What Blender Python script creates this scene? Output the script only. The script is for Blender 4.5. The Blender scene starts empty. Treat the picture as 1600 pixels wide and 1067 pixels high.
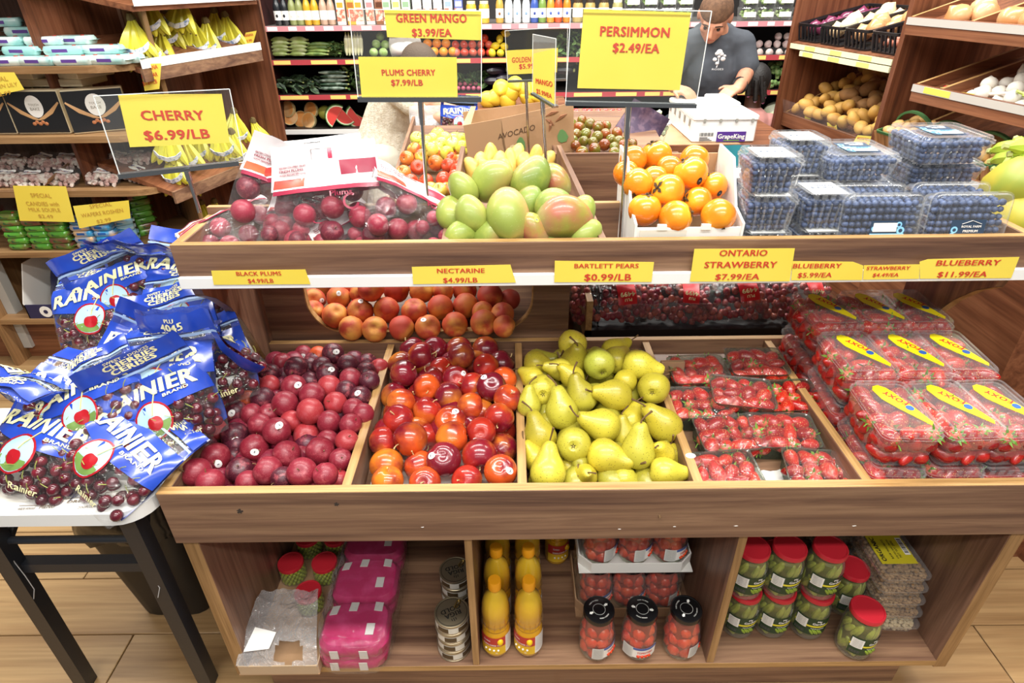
import bpy, bmesh, math, random
from mathutils import Vector, Matrix, Euler, noise
R = random.Random(11)
sc = bpy.context.scene
col = sc.collection
pi = math.pi
V = Vector
# ------------------------------------------------------------------ camera
FPX, PITCH, ROLL, CH = 948.5, .5399, -.0107, 1.6
FW = V((0, math.cos(PITCH), -math.sin(PITCH)))
_r = V((1, 0, 0)); _u = _r.cross(FW)
RT = _r * math.cos(ROLL) + _u * math.sin(ROLL)
UP = -_r * math.sin(ROLL) + _u * math.cos(ROLL)
CAM = V((0, 0, CH))
cd = bpy.data.cameras.new('camera')
cd.sensor_width = 36; cd.lens = FPX / 1600 * 36; cd.clip_start = .05; cd.clip_end = 60
cam = bpy.data.objects.new('camera', cd); col.objects.link(cam)
m = Matrix((RT, UP, -FW)).transposed().to_4x4(); m.translation = CAM
cam.matrix_world = m
sc.camera = cam
# ------------------------------------------------------------------ light
w = bpy.data.worlds.new('store_ambient'); sc.world = w; w.use_nodes = True
bg = w.node_tree.nodes['Background']
bg.inputs[0].default_value = (1, .975, .94, 1); bg.inputs[1].default_value = .2
def lamp(name, x, y, z, sx, sy, power, rot=(0, 0, 0), c=(1, .975, .93)):
    l = bpy.data.lights.new(name, 'AREA'); l.shape = 'RECTANGLE'; l.size = sx; l.size_y = sy
    l.energy = power; l.color = c
    o = bpy.data.objects.new(name, l); o.location = (x, y, z); o.rotation_euler = rot; col.objects.link(o)
lamp('overhead_strip_light', .15, .52, 2.9, 2.6, .16, 74)
lamp('overhead_strip_light', .15, -.8, 2.9, 3.2, .16, 68)
lamp('overhead_strip_light', .15, -2.2, 2.9, 3.6, .2, 26)  # added fill behind the camera, brightens signs and upright faces
lamp('overhead_strip_light', .15, -3.6, 2.9, 3.6, .2, 14)  # second added fill strip farther back, no known fixture there
lamp('overhead_strip_light', -1.2, 2.0, 2.9, 3.0, .2, 74)
lamp('overhead_strip_light', 1.4, 2.0, 2.9, 2.4, .2, 60)
lamp('overhead_strip_light', .1, 3.5, 2.9, 3.6, .2, 130)
vs = sc.view_settings
sc.display_settings.display_device = 'sRGB'
vs.view_transform = 'Standard'; vs.look = 'None'; vs.gamma = 1; vs.use_curve_mapping = False
vs.exposure = 0
try:
    sc.cycles.transparent_max_bounces = 40; sc.cycles.max_bounces = 8; sc.cycles.sample_clamp_indirect = 6
except Exception: pass

# ------------------------------------------------------------------ pixel -> place
def ray(x, y): return RT * (x - 800) + UP * (533.5 - y) + FW * FPX
def PY(x, y, Y): d = ray(x, y); return CAM + d * (Y / d.y)
def PZ(x, y, z): d = ray(x, y); return CAM + d * ((z - CH) / d.z)
def PX(x, y, X): d = ray(x, y); return CAM + d * (X / d.x)
def PS(x, y, a, b):                      # sloping plane z = a + b*Y
    d = ray(x, y); return CAM + d * ((a - CH) / (d.z - b * d.y))
def PP(x, y, o, n): d = ray(x, y); return CAM + d * ((o - CAM).dot(n) / d.dot(n))
def mpp(p): return (p - CAM).dot(FW) / FPX      # metres per pixel there

# ------------------------------------------------------------------ materials
def lin(h):
    c = [int(h[i:i+2], 16) / 255 for i in (0, 2, 4)]
    return tuple(x / 12.92 if x <= .04045 else ((x + .055) / 1.055) ** 2.4 for x in c) + (1,)
MT = {}
def _new(name):
    m = bpy.data.materials.new(name); m.use_nodes = True; nt = m.node_tree
    b = nt.nodes['Principled BSDF']; return m, nt, b
def _n(nt, t, **k):
    n = nt.nodes.new(t)
    for a, v in k.items(): setattr(n, a, v)
    return n
def _coord(nt, scale=(1, 1, 1), kind='Object', rnd=False):
    tc = _n(nt, 'ShaderNodeTexCoord'); mp = _n(nt, 'ShaderNodeMapping'); mp.inputs['Scale'].default_value = scale
    nt.links.new(tc.outputs[kind], mp.inputs['Vector'])
    if rnd:
        oi = _n(nt, 'ShaderNodeObjectInfo'); mu = _n(nt, 'ShaderNodeMath', operation='MULTIPLY'); mu.inputs[1].default_value = 37
        nt.links.new(oi.outputs['Random'], mu.inputs[0]); nt.links.new(mu.outputs[0], mp.inputs['Location'])
    return mp.outputs[0]
def _ramp(nt, stops):
    r = _n(nt, 'ShaderNodeValToRGB'); e = r.color_ramp.elements
    while len(e) < len(stops): e.new(.5)
    for i, (p, c) in enumerate(stops): e[i].position = p; e[i].color = c if len(c) == 4 else tuple(c) + (1,)
    return r
def _mix(nt, fac, a, b, mode='MIX'):
    n = _n(nt, 'ShaderNodeMix', data_type='RGBA', blend_type=mode)
    for s, v in ((n.inputs[0], fac), (n.inputs[6], a), (n.inputs[7], b)):
        if isinstance(v, (float, int, tuple)): s.default_value = v
        else: nt.links.new(v, s)
    return n.outputs[2]
def M(name, base, rough=.5, metal=0, var=None, speck=None, bump=0, bscale=60, coat=0, objcol=False, emit=0, sss=0, spec=.5, stretch=(1,1,1), grad=None):
    """plain procedural surface: base colour (or the object's own colour), a noise variation, specks, fine relief"""
    if name in MT: return MT[name]
    m, nt, b = _new(name); L = nt.links.new
    c = None
    if objcol:
        oi = _n(nt, 'ShaderNodeObjectInfo'); c = oi.outputs['Color']
    cur = c if c is not None else lin(base)
    if grad:                             # (axis, colour, lo, hi): a second colour towards one end of the thing
        tc = _n(nt, 'ShaderNodeTexCoord'); sx = _n(nt, 'ShaderNodeSeparateXYZ'); L(tc.outputs['Object'], sx.inputs[0])
        nz = _n(nt, 'ShaderNodeTexNoise'); nz.inputs['Scale'].default_value = grad[4]; L(_coord(nt, rnd=True), nz.inputs['Vector'])
        mr = _n(nt, 'ShaderNodeMapRange'); mr.inputs[1].default_value = grad[2]; mr.inputs[2].default_value = grad[3]
        ad = _n(nt, 'ShaderNodeMath', operation='MULTIPLY_ADD'); ad.inputs[1].default_value = (grad[3] - grad[2]) * 1.6; ad.inputs[2].default_value = -(grad[3] - grad[2]) * .8
        L(nz.outputs[0], ad.inputs[0]); ad2 = _n(nt, 'ShaderNodeMath', operation='ADD'); L(ad.outputs[0], ad2.inputs[0]); L(sx.outputs[grad[0]], ad2.inputs[1])
        L(ad2.outputs[0], mr.inputs[0])
        cur = _mix(nt, mr.outputs[0], cur, lin(grad[1]))
    if var:                              # (colour2, scale, lo, hi)
        nz = _n(nt, 'ShaderNodeTexNoise'); nz.inputs['Scale'].default_value = var[1]; nz.inputs['Detail'].default_value = 4
        L(_coord(nt, stretch, rnd=True), nz.inputs['Vector'])
        rp = _ramp(nt, [(var[2], (0, 0, 0, 1)), (var[3], (1, 1, 1, 1))]); L(nz.outputs[0], rp.inputs[0])
        cur = _mix(nt, rp.outputs[0], cur, lin(var[0]))
    if speck:                            # (colour, scale, size)
        vo = _n(nt, 'ShaderNodeTexVoronoi'); vo.inputs['Scale'].default_value = speck[1]; L(_coord(nt, rnd=True), vo.inputs['Vector'])
        rp = _ramp(nt, [(speck[2], (1, 1, 1, 1)), (speck[2] + .06, (0, 0, 0, 1))]); L(vo.outputs['Distance'], rp.inputs[0])
        cur = _mix(nt, rp.outputs[0], cur, lin(speck[0]))
    if isinstance(cur, tuple): b.inputs['Base Color'].default_value = cur
    else: L(cur, b.inputs['Base Color'])
    b.inputs['Roughness'].default_value = rough; b.inputs['Metallic'].default_value = metal
    b.inputs['Coat Weight'].default_value = coat; b.inputs['Specular IOR Level'].default_value = spec
    b.inputs['Coat Roughness'].default_value = .12
    if sss: b.inputs['Subsurface Weight'].default_value = sss; b.inputs['Subsurface Radius'].default_value = (.01, .005, .003)
    if emit:
        b.inputs['Emission Strength'].default_value = emit; b.inputs['Emission Color'].default_value = lin(base)
    if bump:
        nz = _n(nt, 'ShaderNodeTexNoise'); nz.inputs['Scale'].default_value = bscale; L(_coord(nt, stretch), nz.inputs['Vector'])
        bp = _n(nt, 'ShaderNodeBump'); bp.inputs['Strength'].default_value = bump; bp.inputs['Distance'].default_value = .004
        L(nz.outputs[0], bp.inputs['Height']); L(bp.outputs[0], b.inputs['Normal'])
    MT[name] = m; return m
def wood(name, c1, c2, c3, axis=0, rough=.42, scale=1.0):
    if name in MT: return MT[name]
    m, nt, b = _new(name); L = nt.links.new
    s = [34 * scale] * 3; s[axis] = 1.3 * scale
    n1 = _n(nt, 'ShaderNodeTexNoise'); n1.inputs['Scale'].default_value = 1; n1.inputs['Detail'].default_value = 7; n1.inputs['Roughness'].default_value = .62
    n1.inputs['Distortion'].default_value = .5
    L(_coord(nt, tuple(s), rnd=True), n1.inputs['Vector'])
    rp = _ramp(nt, [(.30, lin(c3)), (.47, lin(c1)), (.60, lin(c2)), (.72, lin(c1))]); L(n1.outputs[0], rp.inputs[0])
    s2 = [150 * scale] * 3; s2[axis] = 5 * scale
    n2 = _n(nt, 'ShaderNodeTexNoise'); n2.inputs['Scale'].default_value = 1; n2.inputs['Detail'].default_value = 3; L(_coord(nt, tuple(s2)), n2.inputs['Vector'])
    r2 = _ramp(nt, [(.35, (.72, .7, .68, 1)), (.6, (1, 1, 1, 1))]); L(n2.outputs[0], r2.inputs[0])
    L(_mix(nt, .6, rp.outputs[0], r2.outputs[0], 'MULTIPLY'), b.inputs['Base Color'])
    b.inputs['Roughness'].default_value = rough
    bp = _n(nt, 'ShaderNodeBump'); bp.inputs['Strength'].default_value = .08; bp.inputs['Distance'].default_value = .002
    L(n2.outputs[0], bp.inputs['Height']); L(bp.outputs[0], b.inputs['Normal'])
    MT[name] = m; return m
def film(name, tint='ffffff', alpha=.08, rough=.08, bump=0, bscale=30, edge=.55, body='ffffff', ior=1.5):
    """clear plastic or glass: see-through, with a glossy skin that thickens towards grazing angles"""
    if name in MT: return MT[name]
    m, nt, b = _new(name); L = nt.links.new
    out = nt.nodes['Material Output']
    tr = _n(nt, 'ShaderNodeBsdfTransparent'); tr.inputs[0].default_value = lin(tint)
    b.inputs['Base Color'].default_value = lin(body); b.inputs['Roughness'].default_value = rough
    b.inputs['Specular IOR Level'].default_value = .8
    lw = _n(nt, 'ShaderNodeLayerWeight'); lw.inputs['Blend'].default_value = .35
    ma = _n(nt, 'ShaderNodeMath', operation='MULTIPLY_ADD', use_clamp=True); ma.inputs[1].default_value = edge; ma.inputs[2].default_value = alpha
    L(lw.outputs['Facing'], ma.inputs[0]); fac = ma.outputs[0]
    gl = _n(nt, 'ShaderNodeBsdfGlossy'); gl.inputs['Roughness'].default_value = rough
    fr = _n(nt, 'ShaderNodeFresnel'); fr.inputs['IOR'].default_value = ior
    ge = _n(nt, 'ShaderNodeNewGeometry'); gf = _n(nt, 'ShaderNodeMath', operation='MULTIPLY_ADD', use_clamp=True); gf.inputs[1].default_value = -2
    L(ge.outputs['Backfacing'], gf.inputs[0]); L(fr.outputs[0], gf.inputs[2])     # no mirror on the far side of the sheet
    if bump:
        nz = _n(nt, 'ShaderNodeTexNoise'); nz.inputs['Scale'].default_value = bscale; nz.inputs['Detail'].default_value = 3; nz.inputs['Distortion'].default_value = 1.2
        L(_coord(nt, rnd=True), nz.inputs['Vector'])
        bp = _n(nt, 'ShaderNodeBump'); bp.inputs['Strength'].default_value = bump; bp.inputs['Distance'].default_value = .02
        L(nz.outputs[0], bp.inputs['Height'])
        for n in (b, gl, lw, fr): L(bp.outputs[0], n.inputs['Normal'])
    m1 = _n(nt, 'ShaderNodeMixShader'); L(fac, m1.inputs[0]); L(tr.outputs[0], m1.inputs[1]); L(b.outputs[0], m1.inputs[2])
    m2 = _n(nt, 'ShaderNodeMixShader'); L(gf.outputs[0], m2.inputs[0]); L(m1.outputs[0], m2.inputs[1]); L(gl.outputs[0], m2.inputs[2])
    L(m2.outputs[0], out.inputs[0]); MT[name] = m; return m

WX = wood('walnut_laminate_along_x', '7f5e49', '967459', '593f34', 0)
WY = wood('walnut_laminate_along_y', '7f5e49', '967459', '593f34', 1)
WZ = wood('walnut_laminate_upright', '7d5c49', '94705a', '59423a', 2)
OAK = wood('oak_edge_band_x', 'b58d57', 'c59c66', '97703f', 0, .45, 1.6)
OAKY = wood('oak_edge_band_y', 'b58d57', 'c59c66', '97703f', 1, .45, 1.6)
OAKZ = wood('oak_edge_band_z', 'a07a4e', 'b48c5c', '856238', 2, .45, 1.6)
DKW = wood('dark_walnut_upright', '6e3f28', '825036', '4c2a1c', 2)
DKX = wood('dark_walnut_along_x', '7a4a30', '8f5c3e', '53301f', 0)
DKY = wood('dark_walnut_along_y', '7a4a30', '8f5c3e', '53301f', 1)
GRN = wood('gondola_oak', '96714a', 'a9845a', '7c5a38', 0)
GBK = wood('gondola_back', '6a4a38', '7b5844', '50372a', 2)
WHITE = M('white_plastic', 'f1f1ee', .35); CHROME = M('polished_chrome', 'c9c9cc', .15, 1)
BLACK = M('black_plastic', '17171a', .4); STEEL = M('black_powder_steel', '24272d', .38, bump=.05)
YEL = M('yellow_price_paper', 'f3dc58', .6, var=('eed44a', 3, .4, .7)); RED = M('red_print_ink', 'd1432c', .6)
PAPER = M('white_paper', 'f4f2ec', .65); KRAFT = M('kraft_cardboard', 'b99470', .8, var=('a98560', 9, .4, .65), bump=.1, bscale=90)
CARTON = M('white_carton', 'eceae4', .6); GREEN = M('leaf_green', '5c8a2d', .5, var=('87ad48', 20, .4, .7))
STEM = M('brown_stem', '6b5030', .7); STICK = M('white_fruit_sticker', 'f3f2ee', .4); INK = M('black_print_ink', '26221e', .6)
ACRYL = film('clear_acrylic', 'fdfefd', .01, .03, edge=.08, ior=1.22); CLEAR = film('clear_clamshell_plastic', 'fdfefe', .02, .07, edge=.24)
WRAP = film('crinkled_clear_film', 'fdfdfd', .01, .09, .55, 28, .08); GLASS = film('jar_glass', 'f2f6ee', .01, .04, edge=.15)

# ------------------------------------------------------------------ mesh building
class MB:
    def __init__(s): s.v = []; s.f = []; s.mi = []
    def add(s, v, f, mi=0):
        o = len(s.v); s.v += [tuple(p) for p in v]; s.f += [tuple(i + o for i in q) for q in f]; s.mi += [mi] * len(f); return s
    def box(s, x0, x1, y0, y1, z0, z1, mi=0, bev=0):
        if bev <= 0:
            v = [(x, y, z) for x in (x0, x1) for y in (y0, y1) for z in (z0, z1)]
            return s.add(v, [(0, 1, 3, 2), (4, 6, 7, 5), (0, 4, 5, 1), (2, 3, 7, 6), (0, 2, 6, 4), (1, 5, 7, 3)], mi)
        b = bev; L = []
        cx, cy = (x0 + x1) / 2, (y0 + y1) / 2; w, d = x1 - x0, y1 - y0
        return s.loft([rrect(w - 2*b, d - 2*b, b*.5, z0, cx, cy, 1), rrect(w, d, b, z0 + b, cx, cy, 1), rrect(w, d, b, z1 - b, cx, cy, 1), rrect(w - 2*b, d - 2*b, b*.5, z1, cx, cy, 1)], True, True, mi)
    def loft(s, loops, cb=False, ct=False, mi=0, close=True):
        n = len(loops[0]); v = [p for l in loops for p in l]; f = []
        for i in range(len(loops) - 1):
            for j in range(n if close else n - 1):
                k = (j + 1) % n; f.append((i*n + j, i*n + k, (i+1)*n + k, (i+1)*n + j))
        if cb: f.append(tuple(range(n - 1, -1, -1)))
        if ct: f.append(tuple((len(loops) - 1) * n + j for j in range(n)))
        return s.add(v, f, mi)
    def lathe(s, prof, n=24, mi=0, cb=True, ct=True, c=(0, 0, 0), ph=0):
        return s.loft([[(c[0] + r * math.cos(2*pi*j/n + ph), c[1] + r * math.sin(2*pi*j/n + ph), c[2] + z) for j in range(n)] for r, z in prof], cb, ct, mi)
    def tube(s, path, r, n=8, mi=0, cap=True, closed=False):
        P = [V(p) for p in path]; loops = []; N = len(P); up = None
        for i, p in enumerate(P):
            a = P[(i - 1) % N] if (i or closed) else p; b = P[(i + 1) % N] if (i < N - 1 or closed) else p
            t = (b - a).normalized() if (b - a).length > 1e-9 else V((0, 0, 1))
            if up is None: up = t.orthogonal().normalized()
            up = (up - t * up.dot(t)); up = up.normalized() if up.length > 1e-6 else t.orthogonal().normalized()
            q = t.cross(up); rr = r[i] if isinstance(r, (list, tuple)) else r
            loops.append([p + (up * math.cos(2*pi*j/n) + q * math.sin(2*pi*j/n)) * rr for j in range(n)])
        if closed: loops.append(loops[0])
        return s.loft(loops, cap and not closed, cap and not closed, mi)
    def ball(s, c, r, nu=8, nv=6, mi=0, rot=None):
        r = r if isinstance(r, (tuple, list)) else (r, r, r); v = []; f = []
        for i in range(nv + 1):
            t = pi * i / nv
            for j in range(nu):
                p = V((r[0] * math.sin(t) * math.cos(2*pi*j/nu), r[1] * math.sin(t) * math.sin(2*pi*j/nu), r[2] * math.cos(t)))
                if rot: p = rot @ p
                v.append(p + V(c))
        for i in range(nv):
            for j in range(nu):
                k = (j + 1) % nu
                a, b, c2, d = i*nu + j, (i+1)*nu + j, (i+1)*nu + k, i*nu + k
                f.append((a, b, c2) if i == 0 else (a, b, d) if i == nv - 1 else (a, b, c2, d))
        return s.add(v, f, mi)
    def grid(s, fn, nu, nv, mi=0):
        v = [fn(i / nu, j / nv) for j in range(nv + 1) for i in range(nu + 1)]
        return s.add(v, [(j*(nu+1) + i, j*(nu+1) + i + 1, (j+1)*(nu+1) + i + 1, (j+1)*(nu+1) + i) for j in range(nv) for i in range(nu)], mi)
    def quad(s, a, b, c, d, mi=0): return s.add([a, b, c, d], [(0, 1, 2, 3)], mi)
    def slab(s, pts, off, mi=0):                 # flat outline with thickness along off
        n = len(pts); P = [V(p) for p in pts]; off = V(off)
        return s.add(P + [p + off for p in P], [tuple(range(n - 1, -1, -1)), tuple(range(n, 2*n))] + [(i, (i+1) % n, n + (i+1) % n, n + i) for i in range(n)], mi)
    def xf(s, mat):
        s.v = [tuple(mat @ V(p)) for p in s.v]; return s
    def join(s, o, mat=None):
        return s.add([mat @ V(p) for p in o.v] if mat else o.v, o.f) if not any(o.mi) else s._j(o, mat)
    def _j(s, o, mat):
        k = len(s.v); s.v += [tuple(mat @ V(p)) if mat else p for p in o.v]; s.f += [tuple(i + k for i in q) for q in o.f]; s.mi += o.mi; return s
    def mesh(s, name, mats=(), smooth=True, angle=38):
        me = bpy.data.meshes.new(name); me.from_pydata(s.v, [], s.f)
        for mm in (mats if isinstance(mats, (list, tuple)) else (mats,)): me.materials.append(mm)
        if any(s.mi): me.polygons.foreach_set('material_index', s.mi)
        bm = bmesh.new(); bm.from_mesh(me); bmesh.ops.remove_doubles(bm, verts=bm.verts, dist=1e-6)
        bmesh.ops.recalc_face_normals(bm, faces=bm.faces); bm.to_mesh(me); bm.free()
        if smooth:
            me.shade_smooth(); me.set_sharp_from_angle(angle=math.radians(angle))
        else: me.shade_flat()
        return me
def rrect(w, d, r, z, cx=0, cy=0, k=4):
    r = max(min(r, w/2 - 1e-5, d/2 - 1e-5), 1e-5); L = []
    for (sx, sy, a0) in ((1, 1, 0), (-1, 1, 90), (-1, -1, 180), (1, -1, 270)):
        for i in range(k + 1):
            a = math.radians(a0 + 90 * i / k)
            L.append((cx + sx * (w/2 - r) + r * math.cos(a), cy + sy * (d/2 - r) + r * math.sin(a), z))
    return L

# ------------------------------------------------------------------ objects
def thing(name, label, cat, loc=(0, 0, 0), rot=(0, 0, 0), group=None):
    o = bpy.data.objects.new(name, None); o.empty_display_size = .02; col.objects.link(o)
    o.location = loc
    if isinstance(rot, Matrix): o.rotation_mode = 'QUATERNION'; o.rotation_quaternion = rot.to_quaternion()
    else: o.rotation_euler = rot
    tag(o, label, cat, group); return o
def tag(o, label, cat, group=None):
    o['label'] = label; o['category'] = cat
    if group: o['group'] = group
    return o
def part(name, me, parent=None, mats=None, loc=None, rot=None, label=None, smooth=True, stuff=False, color=None):
    if isinstance(me, MB): me = me.mesh(name, mats or (), smooth)
    elif mats is not None and not me.materials: me.materials.append(mats)
    o = bpy.data.objects.new(name, me); col.objects.link(o)
    if parent: o.parent = parent
    if loc is not None: o.location = loc
    if rot is not None:
        if isinstance(rot, Matrix): o.rotation_mode = 'QUATERNION'; o.rotation_quaternion = rot.to_quaternion()
        else: o.rotation_euler = rot
    if label: o['label'] = label
    if stuff: o['kind'] = 'stuff'
    if color: o.color = color
    return o
def dup(root, loc=None, rot=None, label=None, group=None, scale=None, color=None):
    def cp(o, par):
        c = o.copy(); col.objects.link(c); c.parent = par
        if color and par is not None and o.get('tint'): c.color = color
        for ch in KIDS.get(o.name) or o.children: cp(ch, c)
        return c
    r = cp(root, None)
    if loc is not None: r.location = loc
    if rot is not None:
        if isinstance(rot, Matrix): r.rotation_mode = 'QUATERNION'; r.rotation_quaternion = rot.to_quaternion()
        else: r.rotation_mode = 'XYZ'; r.rotation_euler = rot
    if scale is not None: r.scale = (scale,) * 3 if isinstance(scale, (int, float)) else scale
    if label: r['label'] = label
    if group: r['group'] = group
    if color: r.color = color
    return r
KIDS = {}
class Kind:
    """first call hands out the prototype itself, later calls copies"""
    def __init__(s, make): s.make = make; s.p = None
    def __call__(s, loc, rot=None, label=None, group=None, scale=None, color=None):
        if s.p is None:
            s.p = s.make(); p = s.p
            p.location = loc
            if rot is not None:
                if isinstance(rot, Matrix): p.rotation_mode = 'QUATERNION'; p.rotation_quaternion = rot.to_quaternion()
                else: p.rotation_mode = 'XYZ'; p.rotation_euler = rot
            if scale is not None: p.scale = (scale,) * 3 if isinstance(scale, (int, float)) else scale
            if label: p['label'] = label
            if group: p['group'] = group
            if color:
                p.color = color
                for c in p.children:
                    if c.get('tint'): c.color = color
            KIDS[p.name] = list(p.children)
            for c in p.children: KIDS[c.name] = list(c.children)
            return p
        return dup(s.p, loc, rot, label, group, scale, color)
ORD = 'first second third fourth fifth sixth seventh eighth ninth tenth eleventh twelfth thirteenth fourteenth fifteenth sixteenth seventeenth eighteenth nineteenth twentieth'.split()
TENS = {2: 'twenty', 3: 'thirty', 4: 'forty', 5: 'fifty', 6: 'sixty', 7: 'seventy', 8: 'eighty', 9: 'ninety'}
def nth(i):
    if i < 20: return ORD[i]
    t, u = divmod(i + 1, 10)
    return TENS[t][:-1] + 'ieth' if u == 0 else TENS[t] + '-' + ORD[u - 1]
# ------------------------------------------------------------------ lettering
_tc = {}
def text_mb(s, bold=.02):
    """outline letters of the built-in font as (MB in unit size, x0, x1); capitals are CAPH high"""
    k = (s, bold)
    if k not in _tc:
        c = bpy.data.curves.new('t', 'FONT'); c.body = s; c.size = 1; c.resolution_u = 2; c.space_character = 1 + bold * 1.5
        o = bpy.data.objects.new('t', c); me = bpy.data.meshes.new_from_object(o)
        v = [tuple(p.co) for p in me.vertices]; f = [tuple(p.vertices) for p in me.polygons]
        bpy.data.objects.remove(o); bpy.data.curves.remove(c); bpy.data.meshes.remove(me)
        if bold:                         # heavier strokes: the outline repeated a hair's breadth apart
            n = len(v); b = bold * .8; v0, f0 = v, f; v = []; f = []
            for i, (dx, dy) in enumerate(((-b, -b * .4), (b, -b * .4), (-b, b * .4), (b, b * .4))): v += [(p[0] + dx, p[1] + dy, i * .008) for p in v0]; f += [tuple(j + i * n for j in q) for q in f0]
        _tc[k] = (v, f)
    return _tc[k]
CAPH = max(p[1] for p in text_mb('H', 0)[0])
def fit(mb, s, p0, p1, up, h, mi=0, bold=.02, fn=None):
    """letters of s with the baseline running p0 -> p1 and capitals h high along up"""
    v, f = text_mb(s, bold)
    if not v: return mb
    a = min(p[0] for p in v); b = max(p[0] for p in v); p0 = V(p0); p1 = V(p1); up = V(up); n = (p1 - p0).cross(up).normalized() * h
    return mb.add([p0 + (p1 - p0) * ((p[0] - a) / (b - a)) + up * (p[1] / CAPH * h) + n * p[2] for p in v], f, mi)
def block(lines, w, h, bold=.02, gap=.35, fn=None):
    """centred lines [(text, relative size)] inside w x h, flat in x,y"""
    mb = MB(); tot = sum(z for _, z in lines) + gap * sum(z for _, z in lines[:-1]); y = h/2; k = h / tot
    for t, z in lines:
        v, f = text_mb(t, bold); a = min(p[0] for p in v); b = max(p[0] for p in v)
        sc_ = min(z * k / CAPH, w / (b - a)); cap = CAPH * sc_
        y -= z * k
        mb.add([((p[0] - (a + b)/2) * sc_, y + (z*k - cap)/2 + p[1] * sc_, p[2] * sc_) for p in v], f)
        y -= gap * z * k
    return mb
# ================================================================== the setting
fl = part('floor', MB().box(-5, 4, .3, 6.4, -.06, -.012), None, M('floor_bed', '6b563f', .8)); fl['kind'] = 'structure'
fl['label'] = 'pale oak plank floor of the store'
FLW = wood('oak_floor_plank', 'aa875c', 'b89668', '93714a', 0, .38, .55)
plank = MB().box(-.598, .598, -.0935, .0935, -.012, 0, 0, .0015).mesh('plank', FLW)
for j in range(30):
    for i in range(6):
        x = -4.3 + i * 1.2 + (j * .47) % 1.2; y = .4 + j * .19
        if x > 3.4: continue
        part('plank', plank, fl, loc=(x, y, 0))
wl = part('wall_back', MB().box(-5, 4, 5.5, 5.6, 0, 3), None, M('store_wall', 'cfcac0', .8)); wl['kind'] = 'structure'
wl['label'] = 'plain pale store wall behind the cooler'
# ================================================================== produce stand
XL, XR, YF = -.6924, 1.0710, .8575
YB = 1.415
st = thing('produce_stand', 'walnut laminate produce stand with divided tray, upper shelf and open cubbies', 'display stand', (.19, 1.1, 0))
def sp(name, mb, mat, label=None, mats=None):
    mb.xf(Matrix.Translation((-.19, -1.1, 0))); return part(name, mb, st, mats or mat, label=label)
def edged(name, x0, x1, y0, y1, z0, z1, face, band, side, label=None):
    """board whose one narrow side ('top','front') carries an oak band"""
    mb = MB().box(x0, x1, y0, y1, z0, z1, 0, .0012)
    o = sp(name, mb, face, label)
    e = .0006
    if side == 'top': q = MB().box(x0 + e, x1 - e, y0 + e, y1 - e, z1 - .0004, z1 + .0006)
    else: q = MB().box(x0 + e, x1 - e, y0 - .0006, y0 + .0004, z0 + e, z1 - e)
    part('edge_band', q.xf(Matrix.Translation((-.19, -1.1, 0))), o, band, label='pale oak edge band')
    return o
fr = edged('front_rail', XL, XR, YF, YF + .021, .6126, .75, WX, OAK, 'top')
for x, y, r in ((375, 799, .0062), (526, 788, .0048)):      # dark plugs in the rail
    p = PY(x, y, YF - .0006)
    rr = [r * (1 + .35 * math.sin(k * 2.4) + .2 * math.sin(k * 5.1)) for k in range(14)]
    part('scuff_mark', MB().slab([(p.x - .19 + rr[k] * math.cos(k * pi / 7), p.y - 1.1, p.z + rr[k] * .85 * math.sin(k * pi / 7)) for k in range(14)], (0, .0008, 0)), fr, M('dark_scuff', '3a3029', .8), label='dark round scuff on the rail')
for x, y, w_, a in ((1150, 822, .004, .1), (1054, 823, .003, 0), (968, 827, .003, 0), (1335, 822, .004, .2), (660, 824, .003, .3)):
    p = PY(x, y, YF - .0006); part('chip', MB().slab([(p.x - .19 - w_, p.y - 1.1, p.z), (p.x - .19, p.y - 1.1, p.z + .0012), (p.x - .19 + w_, p.y - 1.1, p.z + w_ * a), (p.x - .19, p.y - 1.1, p.z - .0006)], (0, .0008, 0)), fr, PAPER)
edged('side_board', XL, XL + .022, YF + .021, YB, .60, .75, WY, OAKY, 'top')
edged('side_board', XR - .022, XR, YF + .021, YB, .60, .75, WY, OAKY, 'top')
TX = [-.3285, .017, .3632, .6949]
for x in TX: edged('divider', x - .0095, x + .0095, YF + .021, YB, .64, .747, WY, OAKY, 'top')
edged('back_board', XL + .022, XR - .022, YB, YB + .018, .60, .752, WX, OAK, 'top')
def tfloor(y): return .652 + (y - .88) * .14
sp('tray_floor', MB().quad((XL + .02, YF + .021, tfloor(.878)), (XR - .02, YF + .021, tfloor(.878)), (XR - .02, YB, tfloor(YB)), (XL + .02, YB, tfloor(YB))).slab([(XL + .02, YF + .02, .62), (XR - .02, YF + .02, .62), (XR - .02, YB, .62), (XL + .02, YB, .62)], (0, 0, .02)), WX)
# lower cabinet
edged('side_panel', XL, XL + .033, YF + .018, 1.40, .118, .6126, WZ, OAKZ, 'front')
edged('side_panel', 1.0389, XR, YF + .018, 1.40, .118, .6126, WZ, OAKZ, 'front')
edged('partition', -.1048, -.0882, YF + .018, 1.40, .146, .6126, WZ, OAKZ, 'front')
edged('partition', .4703, .4888, YF + .018, 1.40, .146, .6126, WZ, OAKZ, 'front')
edged('bottom_shelf', XL + .033, 1.0389, YF + .016, 1.40, .127, .146, WX, OAK, 'front')
sp('cabinet_back', MB().box(XL, XR, 1.40, 1.412, .05, .62), DKX)
sp('plinth', MB().box(XL + .06, XR - .08, YF + .05, YF + .068, 0, .127), WX)
sp('plinth', MB().box(XL + .06, XR - .08, 1.37, 1.39, 0, .127), WX)
sp('rail_lip', MB().box(XL + .034, XR - .034, YF + .004, YF + .02, .6100, .6135), OAK)
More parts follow.
